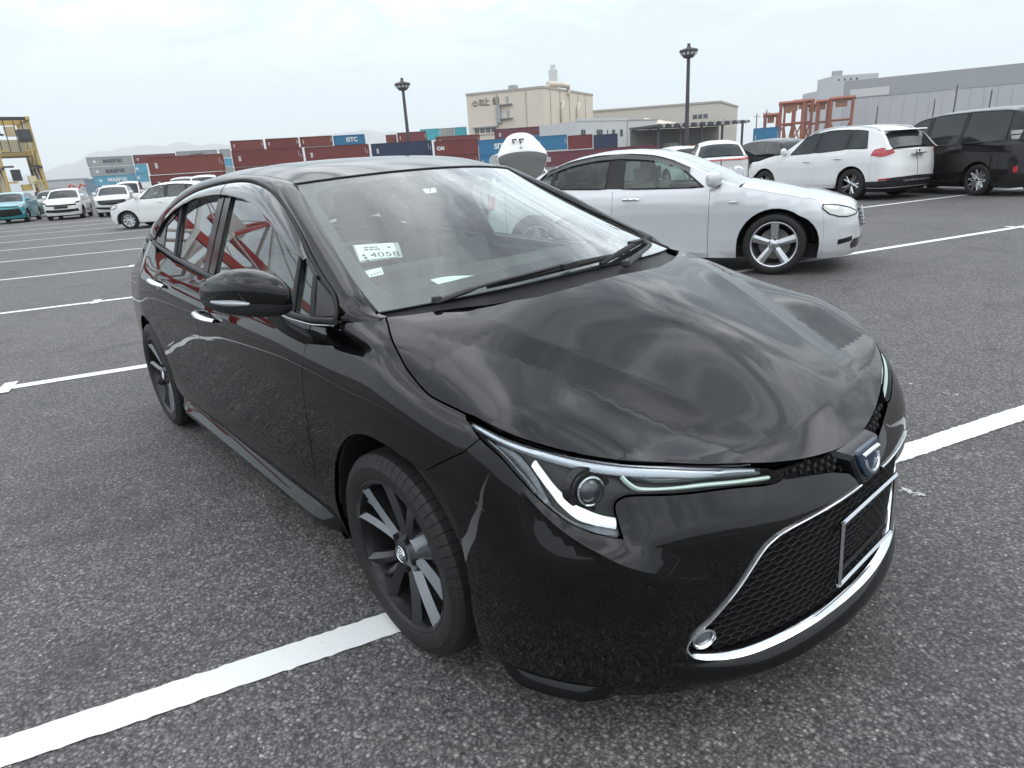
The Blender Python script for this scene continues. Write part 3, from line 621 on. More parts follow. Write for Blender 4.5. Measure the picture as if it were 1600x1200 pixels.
    in2 = [(-1.60, 1.305), (-1.67, 1.306), (-1.97, 1.290), (-2.15, 1.262), (-2.30, 1.225), (-2.42, 1.185)]
    two('rain_visor', lambda: visor(np.linspace(-.577, -1.578, 40), in1), S['visorm'], car, sharp=60)
    two('rain_visor', lambda: visor(np.linspace(-1.588, -2.415, 30), in2), S['visorm'], car, sharp=60)
    # --- side skirts and lips
    def skirt():
        r = []
        for i, x in enumerate(np.linspace(.395, 2.255, 40)):
            e = min(1, (x-.395)/.14, (2.255-x)/.14); e = max(0, e)**.6
            prof = [(.842, .288-.014*(1-e)), (.846+.014*e, .272), (.848+.034*e, .240), (.848+.032*e, .216), (.84, .185), (.78, .165), (.78, .25)]
            r.append([(-x, -y, z) for y, z in prof])
        return MB().loft(r)
    two('side_skirt', skirt, paint, car, sharp=28)
    def lip(us, z0, z1, out):
        r = []; n = len(us)
        for i, u in enumerate(us):
            e = max(0., min(1., i/4., (n-1-i)/4.))**.7 if out > 0 else 1.
            r.append([pt(u, z1, .001), pt(u, z1*.7+z0*.3, .002+out*.55*e), pt(u, z0*.7+z1*.3, .002+out*e), pt(u, z0+.004, out*.8*e), pt(u, z0, -.02), pt(u, z1, -.02)])
        return r
    us = np.concatenate([np.linspace(-.885, -1.3995, 26)])
    def chin():
        r = []
        for i, u in enumerate(us):
            e = min(1., i/9.)**.7; zt = float(np.interp(u, [-1.4, -1.1, -.96, -.885], [.246, .236, .243, .250]))
            r.append([pt(u, zt, .0), pt(u, zt-.012, .004+.012*e), pt(u, zt-.035, .004+.022*e), pt(u, .192, .004+.024*e), pt(u, .172, .002+.014*e), pt(u, .158, -.02), pt(u, .2, -.04)])
        return r
    rr_ = chin(); left = [[np.array(p)*[1, -1, 1] for p in q] for q in rr_[::-1]]
    MB().loft(rr_+left[1:]).build('chin_spoiler', paint, car, sharp=40)
    two('side_lip', lambda: MB().loft(lip(np.linspace(-.43, -.74, 18), .152, .190, .022)), paint, car, sharp=30)
    # --- headlights
    hf = S['hf']; hlc = S['hlc']
    topc = [p for p in hf if -1.160 < p[0] < -.335]
    hpoly = [(-.336, .812)]+[tuple(p) for p in hlc]+[(-1.167, .665)]+[(u, z-.006) for u, z in topc[::-1]]
    heads = []
    for s in (1, -1):
        h_ = panel('headlight', hpoly, BO(-.042), mat('lamp_cavity', (.010, .010, .011), .32, var=.2), car, h=.03, gap=.003, lip=0, mirror=s < 0); heads.append(h_)
        o = panel('lamp_lens', hpoly, BO(-.001), S['lens'], h_, h=.018, gap=.003, lip=0, mirror=s < 0)
    def wall():        # housing side wall
        P = inset(resample(hpoly, .015), .003); A = [pt(u, z, -.003) for u, z in P]; Bq = [pt(u, z, -.043) for u, z in P]; n = len(P)
        return MB().add(A+Bq, [(i, (i+1) % n, n+(i+1) % n, n+i) for i in range(n)])
    two('lamp_wall', wall, gloss, heads, fix=False)
    def strip(path, w, off, th=.006, n=5, taper=0):   # raised strip following the lamp surface
        P = curve(path, n); r = []; m = len(P)
        for i, p in enumerate(P):
            t = P[min(i+1, m-1)]-P[max(i-1, 0)]; t /= np.linalg.norm(t)+1e-9; nn = np.array([-t[1], t[0]])
            ww = w*(1 if not taper else max(.25, math.sin(math.pi*min(.97, max(.03, i/(m-1))))**taper)) if not callable(w) else w(i/(m-1))
            a, b = p+nn*ww/2, p-nn*ww/2
            r.append([pt(*a, off), pt(*(a*.7+b*.3), off+th), pt(*(a*.3+b*.7), off+th), pt(*b, off), pt(*b, off-.012), pt(*a, off-.012)])
        return MB().loft(r)
    drl = mat('light_guide', (.90, .93, .92), .25, var=.03, emit=(.9, 1, .98, .45)); drl2 = mat('light_guide_green', (.58, .70, .62), .25, var=.05, emit=(.8, 1, .9, .10))
    sil = mat('lamp_silver', (.50, .53, .57), .28, .75, var=.1); clearr = mat('lamp_reflector', (.13, .14, .15), .2, .6, var=.4, vscale=60)
    two('light_guide', lambda: strip([(-.619, .756), (-.641, .731), (-.661, .707), (-.687, .683), (-.719, .662), (-.759, .647), (-.797, .640)], .0195, -.016), drl, heads)
    two('light_guide', lambda: strip([(-.839, .731), (-.847, .718), (-.862, .7065), (-.887, .702), (-.939, .696), (-1.006, .688), (-1.076, .6745), (-1.148, .660)], .0085, -.016), drl2, heads)
    two('turn_strip', lambda: strip([(-.858, .731), (-.91, .720), (-.98, .711), (-1.05, .696), (-1.14, .676)], .012, -.026), clearr, heads)
    two('upper_bezel', lambda: strip([(u, z-.012-.006*math.sin(math.pi*min(1, max(0, (-u-.34)/.6)))) for u, z in topc[::3]], lambda t: .005+.018*math.sin(math.pi*min(1, .12+.75*t))**1.5, -.012, .004), sil, heads)
    two('side_reflector', lambda: strip([(-.43, .786), (-.51, .756), (-.578, .714), (-.652, .662), (-.71, .636), (-.80, .622)], lambda t: .010+.020*math.sin(math.pi*min(1, .1+.8*t)), -.022, .003), clearr, heads)
    two('corner_reflector', lambda: strip([(-.47, .782), (-.55, .760), (-.605, .719), (-.645, .684)], lambda t: .028*math.sin(math.pi*min(1, .08+.84*t))+.006, -.030, .003), clearr, heads)
    # projector
    def proj(pr):
        c = np.array(pt(-.752, .708, -.030)); n_ = np.array(pt(-.752, .708, 0.))-c; n_ = n_*[1, .3, .2]; n_ /= np.linalg.norm(n_); q = Vector((0, 1, 0)).rotation_difference(Vector(n_)).to_matrix()
        m = MB().lathe(pr, 28); m.V = [tuple(Vector(c)+q @ Vector(v)) for v in m.V]; return m
    two('projector_shroud', lambda: proj([(.058, -.01), (.050, .006), (.040, .004), (.036, -.008)]), gloss, heads)
    two('projector_ring', lambda: proj([(.0345, .002), (.033, .012), (.029, .013), (.028, .004)]), chrome, heads)
    two('projector_lens', lambda: proj([(.029, .004), (.026, .012), (.018, .018), (.008, .021), (.0001, .0215)]), mat('projector_glass', (.02, .025, .03), .03, spec=.8, coat=1.), heads)
    # --- upper grille, emblem, lower grille
    def hexes(inside_poly, cw, ch, off, depth, both_sides=True, skip=None):
        mb = MB(); Q = np.array(inside_poly); lo, hi = Q.min(0), Q.max(0); z = lo[1]; row = 0
        while z < hi[1]+ch:
            u = U0+(cw/2 if row % 2 else 0)
            while u < hi[0]+cw:
                c = np.array([[u, z]])
                if (inside(c, Q)[0] or u == U0 and inside(c+[[1e-3, 0]], Q)[0]) and not (skip and skip(u, z)):
                    hx = [(u+cw*.5*a, z+ch*.667*b) for a, b in ((0, 1), (1, .5), (1, -.5), (0, -1), (-1, -.5), (-1, .5))]
                    def ring(k, o, dz=0.):
                        out = []
                        for a, b in hx:
                            uu = u+(a-u)*k; y_ = -1 if uu >= U0 else 1; p = np.array(pt(max(uu, 2*U0-uu), z+(b-z)*k+dz, o)); out.append(p*[1, -y_, 1] if y_ > 0 else p)
                        return out
                    for s in ((1, -1) if u > U0+1e-6 and both_sides else (1,)):
                        rs = [ring(1.0, off), ring(.93, off+.001), ring(.76, off-depth*.35, -.0015), ring(.66, off-depth)]
                        V = [p*[1, s, 1] for r in rs for p in r]; F = [(6*i+k, 6*i+(k+1) % 6, 6*i+6+(k+1) % 6, 6*i+6+k) for i in range(3) for k in range(6)]
                        mb.add(V, F)
                u += cw
            z += ch*.99; row += 1
        return mb
    meshm = mat('grille_black', (.017, .017, .018), .30, var=.15); deep = matte
    g1 = [tuple(p) for p in S['gr']]+[(-1.41, .262), (-1.41, .596), (-1.349, .592)]
    back = both('grille_back', [(-1.40, .255), (-.93, .255), (-.93, .34), (-1.10, .56), (-1.40, .60)], BO(-.05), deep, car, h=.08, gap=0, lip=0)
    plate = lambda u, z: -1.40 <= u < -1.245 and .34 < z < .495
    lg = hexes(inset(resample(g1, .02), .008), .0300, .0165, -.016, .020).build('lower_grille_mesh', meshm, car, smooth=False); lg['kind'] = 'stuff'
    P = inset(resample(g1[:-3], .015, closed=False), 0)
    gw = [tuple(p) for p in S['gr']]
    two('grille_surround', lambda: MB().add([pt(u, z, .0) for u, z in gw]+[pt(u, z, -.045) for u, z in gw], [(i, i+1, len(gw)+i+1, len(gw)+i) for i in range(len(gw)-1)]), gloss, car, fix=False)
    ug = [(-1.178, .664), (-1.244, .656), (-1.341, .641), (-1.41, .639), (-1.41, .596), (-1.349, .596), (-1.297, .619), (-1.227, .638), (-1.176, .650)]
    o = hexes(inset(np.array(ug), .001), .0235, .0115, -.008, .012).build('upper_grille_mesh', meshm, car, smooth=False); o['kind'] = 'stuff'
    both('upper_grille_back', [(-1.15, .670), (-1.4, .645), (-1.4, .57), (-1.15, .645)], BO(-.035), deep, car, h=.05, gap=0, lip=0)
    # chrome round the lower grille: thin over the top and side, broad along the bottom
    gc = S['gr']; th = []
    def trim():
        r = []; m = len(gc)
        for i, p in enumerate(gc):
            t = gc[min(i+1, m-1)]-gc[max(i-1, 0)]; t /= np.linalg.norm(t)+1e-9; nn = np.array([-t[1], t[0]]); 
            c_ = np.array([-1.2, .40]); nn = nn if nn@(p-c_) > 0 else -nn
            lo = float(np.clip((.34-p[1])/.07, 0, 1)); w = .0040+.0042*lo; a, b = p-nn*.002, p+nn*w*.9
            r.append([pt(*(p-nn*.004), -.008), pt(*a, .004-.002*lo), pt(*(p+nn*w*.4), .0065+.0045*lo), pt(*b, .005+.003*lo), pt(*(p+nn*w), -.003)])
        return MB().loft(r, closed=False)
    two('grille_chrome', trim, chrome, car, sharp=50)
    # emblem plinth and badge
    mb = MB(); ring = lambda k, x: [(x-.26*abs(b)*0+.0-.30*(b*k) if True else 0, a*k, .607+b*k) for a, b in [(-.082, .036), (.082, .036), (.086, .022), (.064, -.040), (.05, -.052), (-.05, -.052), (-.064, -.040), (-.086, .022)]]
    MB().loft([ring(1.12, .868), ring(1.0, .915), ring(.9, .922)]).build('emblem_plinth', gloss, car, sharp=30)
    badge = lambda k, x, dz=0: [(x-.30*(b*k+dz), a*k, .609+b*k+dz) for a, b in [(-.058, .036), (.058, .036), (.064, .030), (.060, .005), (.046, -.026), (.022, -.040), (-.022, -.040), (-.046, -.026), (-.060, .005), (-.064, .030)]]
    em = MB().loft([badge(1.0, .918), badge(.97, .9265), badge(.85, .9285)]).build('emblem', mat('emblem_blue', (.006, .024, .055), .18, coat=.4), car, sharp=40)
    ex = lambda a, b, o=.9295: (o-.30*b, a, .609+b)
    MB().tube([ex(-.046, .022), ex(0, .023), ex(.046, .022)], .0068, 8, flat=.7).build('emblem_bar', chrome, em)
    MB().tube([ex(*p) for p in curve([(-.036, .010), (-.034, -.008), (-.020, -.024), (0, -.029), (.020, -.024), (.034, -.008), (.036, .010)], 4)], .0052, 8).build('emblem_arc', satin, em)
    # number plate frame
    fr = empty_part = MB(); px_, pz_ = .944, .418; hw, hh = .166, .0865
    cs = [(px_-.004, -hw, pz_+hh), (px_-.004, hw, pz_+hh), (px_+.004, hw, pz_-hh), (px_+.004, -hw, pz_-hh)]
    for a, b in ((0, 1), (1, 2), (2, 3), (3, 0)): 
        A_, B_ = np.array(cs[a]), np.array(cs[b]); d = (B_-A_)/np.linalg.norm(B_-A_); fr.tube([A_-d*.003, B_+d*.004], .0056, 4, flat=1.)
    pf = fr.build('plate_frame', satin, car, smooth=False)
    MB().box((px_-.010, 0, pz_+hh*.80), (.005, .31, .012)).box((px_-.010, 0, pz_-hh*.80), (.005, .31, .012)).build('plate_bracket', plastic, pf, smooth=False)
    # fog lamps
    def fog(pr):
        c = np.array(pt(-.966, .327, .0)); n_ = np.array(pt(-.966, .327, .05))-c; n_ /= np.linalg.norm(n_); q = Vector((0, 1, 0)).rotation_difference(Vector(n_)).to_matrix(); m = MB().lathe(pr, 28); m.V = [tuple(Vector(c)+q @ Vector(v)) for v in m.V]; return m
    fl = two('fog_lamp', lambda: fog([(.030, -.012), (.029, .003), (.025, .005), (.022, .001), (.020, -.008)]), chrome, car)
    two('fog_lens', lambda: fog([(.022, -.004), (.016, .0), (.0001, .002)]), mat('fog_glass', (.16, .18, .20), .08, .3, coat=1.), fl)
    two('parking_sensor', lambda: (lambda c: MB().tube([c, np.array(pt(-.874, .500, .003))], .009, 14))(np.array(pt(-.874, .500, -.01))), gloss, car)
    # --- door mirrors
    secs = [(.862, -.43, -.475, 1.00, 1.045), (.875, -.385, -.50, .985, 1.08), (.90, -.348, -.52, .979, 1.103), (.935, -.362, -.545, .979, 1.120), (.975, -.405, -.58, .983, 1.124), (1.01, -.465, -.61, .990, 1.114), (1.036, -.525, -.645, .998, 1.095), (1.050, -.58, -.66, 1.008, 1.074), (1.056, -.62, -.664, 1.022, 1.058)]
    def mring(y, xf, xb, z0, z1, n=20):
        out = []
        for k in range(n):
            q = 2*math.pi*k/n; c_, s_ = math.cos(q), math.sin(q); e = .62
            cx_ = (abs(c_)**(.5 if c_ < 0 else .8))*(1 if c_ >= 0 else -1); sz_ = (abs(s_)**(e if s_ >= 0 else .42))*(1 if s_ >= 0 else -1)
            xx = (xf+xb)/2+(xf-xb)/2*cx_; zz_ = (z0+z1)/2+(z1-z0)/2*sz_*(.78+.22*(1-max(0, cx_)))
            out.append((xx, -y, zz_))
        return out
    ys = [s_[0] for s_ in secs]
    yy = np.linspace(.862, 1.056, 22); yy = .862+(1.056-.862)*(np.sin(np.linspace(-math.pi/2, math.pi/2, 22))+1)/2
    sm = np.array([[np.interp(y, ys, [s_[i] for s_ in secs]) for i in range(5)] for y in yy])
    for i in range(1, 5): sm[:, i] = _blur(sm[:, i], .8, 0)
    FOLD = Matrix.Translation((-.69, .872, -.012)) @ Matrix.Rotation(math.radians(88), 4, 'Z') @ Matrix.Translation((.45, -.87, 0))
    mcap = two('door_mirror', lambda: MB().loft([mring(*r, n=28) for r in sm]), paint, car, sharp=60)
    def skirtm():     # lower black shell, a little proud
        r = []
        for y, xf, xb, z0, z1 in sm:
            c = mring(y, xf+.002, xb+.001, z0-.002, z1, 28); zs = z0+(z1-z0)*.33
            r.append([(a, b-.0015, min(c_, zs)) for a, b, c_ in c])
        return MB().loft(r)
    two('mirror_lower_shell', skirtm, plastic, mcap, sharp=60)
    def sig():
        P = []
        for y in np.linspace(.985, 1.048, 14):
            r = [np.interp(y, sm[:, 0], sm[:, i]) for i in range(5)]; P.append((r[1]-.006*(1-(y-.985)/.063), -y-.002, r[3]+(r[4]-r[3])*.33))
        return MB().tube(P, [.003+.0065*math.sin(math.pi*(i+.6)/15) for i in range(14)], 8)
    two('turn_signal', sig, mat('signal_lens', (.42, .44, .46), .2, .5, coat=.6), mcap)
    two('mirror_glass', lambda: MB().loft([[(np.interp(y, sm[:, 0], sm[:, 2])-.001, -y, z) for z in np.linspace(np.interp(y, sm[:, 0], sm[:, 3])+.014, np.interp(y, sm[:, 0], sm[:, 4])-.014, 6)] for y in np.linspace(.885, 1.035, 8)], closed=False), mat('mirror_silver', (.85, .87, .88), .02, 1.), mcap, fix=False)
    def stalk():
        r = []
        for t in np.linspace(0, 1, 7):
            c = np.array([-.475, -.84, .900])*(1-t)+np.array([-.468, -.925, 1.003])*t; w = .095*(1-t)+.062*t; d = .036*(1-t)**1.+.030*t
            c[1] -= .018*math.sin(math.pi*t)
            r.append([(c[0]+w*math.cos(q), c[1]-.25*d*math.sin(q), c[2]+d*math.sin(q)) for q in np.linspace(0, 2*math.pi, 16, endpoint=False)])
        return MB().loft(r)
    two('mirror_foot', stalk, plastic, mcap, sharp=60)
    mcap[1].matrix_basis = FOLD          # the far mirror is folded in
    # --- door handles
    for lst, uc, zc in ((S['fd'], 1.375, .842), (S['rd'], 2.15, .905)):
        def handle():
            P = []; rs = []
            for t in np.linspace(0, 1, 15):
                u = uc-.112+.224*t; o = .006+.030*math.sin(math.pi*min(1, max(0, (t*1.1-.05))))**.45; P.append(pt(u, zc+.012*(t-.5), o)); rs.append(.009+.0075*math.sin(math.pi*(t*.9+.05))**.6)
            return MB().tube(P, rs, 12, flat=.7)
        two('door_handle', handle, chrome, lst)
        def cup():
            c = [pt(uc+.055*math.cos(q), zc-.004+.026*math.sin(q), .0015) for q in np.linspace(0, 2*math.pi, 24, endpoint=False)]; return MB().add(c, [tuple(range(24))])
        two('handle_recess', cup, gloss, lst)
    # --- cowl, wipers
    rear = S['rear']; hy = [y for x, y, z in rear]+[.70]; hx = [x for x, y, z in rear]+[-.15]; hz_ = [z for x, y, z in rear]+[.962]
    V = []; F = []; ky = np.linspace(-.70, .70, 41)
    for y in ky:
        a = abs(y); f_ = np.array([np.interp(a, hy, hx)+.02, y, np.interp(a, hy, hz_)-.022]); g_ = S['wsf'](y/.71, .03); g_ = np.array([g_[0]-.01, y, g_[2]-.004])
        for t in np.linspace(0, 1, 5): V.append(f_*(1-t)+g_*t+np.array([0, 0, -.012*math.sin(math.pi*t)]))
    for i in range(40):
        for j in range(4): F.append((5*i+j, 5*i+j+1, 5*i+j+6, 5*i+j+5))
    MB().add(V, F).build('cowl_panel', plastic, car)
    gp = lambda k, t, o: np.array(S['glasspt'](k, t, o)[0])
    # glasspt: k>0 is the right-hand side
    def wiper(pivot, tip0, tip1, bend):
        a = [np.array(pivot), *[np.array(b) for b in bend]]
        root = MB().tube(curve(a, 5), [.016]*5+[.0095]*(len(curve(a, 5))-5), 8, flat=.55).build('wiper_arm', plastic, car)
        bl = [gp(tip0[0]+(tip1[0]-tip0[0])*t, tip0[1]+(tip1[1]-tip0[1])*t, .014+.006*math.sin(math.pi*t)) for t in np.linspace(0, 1, 16)]
        MB().tube(bl, [.004+.0075*math.sin(math.pi*(i+.5)/16)**.5 for i in range(16)], 8, flat=1.).build('wiper_blade', rubber, root)
        MB().box(gp((tip0[0]+tip1[0])/2, (tip0[1]+tip1[1])/2, .026), (.030, .07, .016), rz=.1).build('blade_clip', plastic, root)
        MB().lathe([(.001, .018), (.014, .016), (.017, .0)], 14, 'z', pivot).build('pivot_cap', plastic, root)
    wiper(gp(.79, -.03, .015), (.56, .004), (-.30, .022), [gp(.62, -.012, .030), gp(.40, .0, .034), gp(.13, .016, .030)])
    wiper(gp(-.22, -.035, .012), (-.08, -.002), (-.97, .125), [gp(-.40, -.012, .028), gp(-.56, .012, .036), gp(-.62, .060, .032)])
    return two, pt, gpt
two_, pt_, gpt_ = sedan_trim(S)
# ---------------------------------------------------------------- wheels (axle along y, outer face at -y)
def tyre_mesh(R, w, rr, n=72, groove=True):
    """tyre with rounded shoulders, circumferential grooves and shoulder sipes"""
    h = w/2; prof = [(rr-.006, -h*.86), (rr+.004, -h*.93), (rr+(R-rr)*.30, -h*1.0), (rr+(R-rr)*.55, -h*1.0), (R-.028, -h*.955), (R-.012, -h*.885), (R-.004, -h*.79)]
    tread = []
    xs = [-.79, -.50, -.47, -.42, -.39, -.09, -.06, .0]
    for a, d in ((-.60, .0015), (-.46, .0), (-.455, .009), (-.37, .009), (-.365, .0), (-.07, 0.), (-.065, .009), (.065, .009), (.07, 0)): tread.append((R-d, a*h))
    tread += [(r, -y) for r, y in tread[::-1][3:]]
    prof = prof+tread+[(r, -y) for r, y in prof[::-1]]
    m = MB(); N_ = n*4; V = []; P = len(prof)
    for k in range(N_):
        q = 2*math.pi*(k//4+(0, .47, .93, .965)[k % 4])/n; cut = groove and k % 4 == 3
        for i, (r, y) in enumerate(prof):
            rr2 = r-(.006 if cut and (4 <= i <= 8 or P-9 <= i <= P-5) else 0); V.append((rr2*math.cos(q), y, rr2*math.sin(q)))
    F = [(k*P+i, ((k+1) % N_)*P+i, ((k+1) % N_)*P+i+1, k*P+i+1) for k in range(N_) for i in range(P-1)]
    return m.add(V, F)
def spoke(a, r0, r1, w0, w1, y0, y1, skew=0., depth=.03, tilt=.006):
    """tapered blade from hub to rim: outer face in two facets"""
    out = []
    for t in np.linspace(0, 1, 6):
        r = r0+(r1-r0)*t; w = w0+(w1-w0)*t; y = y0+(y1-y0)*t; q = a+skew*t; er = np.array([math.cos(q), 0, math.sin(q)]); et = np.array([-math.sin(q), 0, math.cos(q)])
        out.append([er*r-et*w/2+np.array([0, y+tilt, 0]), er*r-et*w*.10+np.array([0, y-tilt*.5, 0]), er*r+et*w/2+np.array([0, y+tilt*1.6, 0]), er*r+et*w*.40+np.array([0, y+depth, 0]), er*r-et*w*.40+np.array([0, y+depth, 0])])
    return out
def make_wheel(parent, pos, R, w, rimR, style, mats, side=-1, rot=0., lugs=5, logo=False, seg=72, steer=0., name='wheel', tread=True):
    """wheel part with tyre, rim, hub cap... as sub-parts; the wheel part itself is the rim barrel"""
    tm, rm, fm, nm, dm = mats[:5]; hw = w/2
    Mx = Matrix.Translation(Vector(pos)) @ Matrix.Rotation(steer, 4, 'Z') @ (Matrix.Identity(4) if side < 0 else Matrix.Rotation(math.pi, 4, 'Z')) @ Matrix.Rotation(rot, 4, 'Y')
    def put(mb, nm_, m, par, **k): 
        mb.V = [tuple(Mx @ Vector(v)) for v in mb.V]; return mb.build(nm_, m, par, **k)
    barrel = MB().lathe([(rimR+.006, -hw*.84), (rimR+.008, -hw*.90), (rimR-.002, -hw*.93), (rimR-.012, -hw*.86), (rimR-.018, -hw*.6), (rimR-.03, -hw*.1), (rimR-.03, hw*.8), (rimR, hw*.85)], seg)
    wh = put(barrel, name, rm, parent)
    put(tyre_mesh(R, w, rimR, seg if tread else seg//2, tread), 'tyre', tm, wh, sharp=24)
    face = MB()
    if style == 'sedan':
        for k in range(5):
            a = 2*math.pi*k/5+.35
            face.loft(spoke(a-.13, .045, rimR-.008, .029, .042, -hw*.62, -hw*.86, -.10, .045, .009)); face.loft(spoke(a+.22, .05, rimR-.008, .027, .042, -hw*.60, -hw*.84, .14, .04, .010))
            face.loft(spoke(a+.05, .10, rimR-.012, .012, .020, -hw*.42, -hw*.66, .03, .03, .003))
    elif style == 'five':
        for k in range(5): face.loft(spoke(2*math.pi*k/5+math.pi/2, .03, rimR-.006, .062, .086, -hw*.66, -hw*.84, 0, .035, .006))
    elif style == 'ten':
        for k in range(5):
            a = 2*math.pi*k/5+.3; face.loft(spoke(a-.10, .04, rimR-.008, .030, .032, -hw*.70, -hw*.84, -.10, .03)); face.loft(spoke(a+.10, .04, rimR-.008, .030, .032, -hw*.70, -hw*.84, .10, .03))
    elif style == 'mesh':
        for k in range(10):
            a = 2*math.pi*k/10; face.loft(spoke(a, .04, rimR-.008, .018, .016, -hw*.70, -hw*.84, .30, .02, .003)); face.loft(spoke(a, .04, rimR-.008, .018, .016, -hw*.70, -hw*.84, -.30, .02, .003))
    elif style == 'cover':
        for k in range(9):
            a = 2*math.pi*k/9; face.loft(spoke(a, .04, rimR-.004, .030, .085, -hw*.72, -hw*.80, 0, .02, .004))
    put(face, 'spokes', fm, wh, sharp=22)
    put(MB().lathe([(.0001, -hw*.74), (.030, -hw*.735), (.040, -hw*.69), (.062, -hw*.62), (.075, -hw*.40), (.085, -hw*.2)], 32), 'hub', fm, wh)
    cap = put(MB().lathe([(.0001, -hw*.775), (.024, -hw*.77), (.029, -hw*.74), (.029, -hw*.6)], 28), 'hub_cap', rm, wh)
    if logo:
        c = -hw*.782; lg = MB()
        for rx, rz, cz in ((.0255, .0255, 0), (.0185, .0125, .0), (.0065, .0125, .0), (.0185, .006, .0075)):
            lg.tube([(rx*math.cos(q), c, cz+rz*math.sin(q)) for q in np.linspace(0, 2*math.pi, 24, endpoint=False)], .0021, 6, closed=True, up=(0, 1, 0))
        put(lg, 'hub_emblem', mats[5], wh)
    if lugs:
        for k in range(lugs):
            q = 2*math.pi*k/lugs+.1; put(MB().tube([(.053*math.cos(q), -hw*.72, .053*math.sin(q)), (.053*math.cos(q), -hw*.45, .053*math.sin(q))], .0095, 6), 'lug_nut', nm, wh, smooth=False)
    put(MB().lathe([(.06, -.005), (rimR*.68, -.005), (rimR*.68, .015), (.06, .015)], 40), 'brake_disc', dm, wh, sharp=30)
    return wh
def sedan_wheels(S):
    car = S['car']; rub = mat('tyre_rubber', (.0125, .0125, .013), .62, bump=.12, bscale=220, var=.25, vscale=30)
    rim = mat('dark_alloy', (.022, .022, .024), .32, .5, coat=.3); face = mat('dark_machined_alloy', (.135, .142, .152), .24, .9, var=.12, vscale=40); nut = mat('nut_black', (.02, .02, .022), .3, .6); disc = mat('brake_iron', (.22, .21, .20), .38, .9, vscale=20)
    for x in (0, -2.64):
        for s in (-1, 1):
            w = make_wheel(car, (x, s*.763, .3125), .3125, .212, .232, 'sedan', (rub, rim, face, nut, disc, S['satin']), s, rot=.25 if x == 0 else .9, logo=True, seg=64)
            MB().box((x-.13 if x == 0 else x+.13, s*.745, .36), (.07, .07, .16), ry=.3).build('brake_caliper', disc, w, sharp=30)
            # arch liner
            L = []
            for q in np.linspace(-.10, math.pi+.10, 26):
                r = .372; ring_ = []
                for y_ in (.842, .80, .62, .50): ring_.append((x+r*math.cos(q), s*y_, .3125+r*math.sin(q)))
                ring_.append((x+.1*math.cos(q), s*.48, .3125+.1*math.sin(q))); L.append(ring_)
            m = MB().loft(L, closed=False); m.build('wheel_arch_liner', S['plastic'], car, fix=False)
sedan_wheels(S)
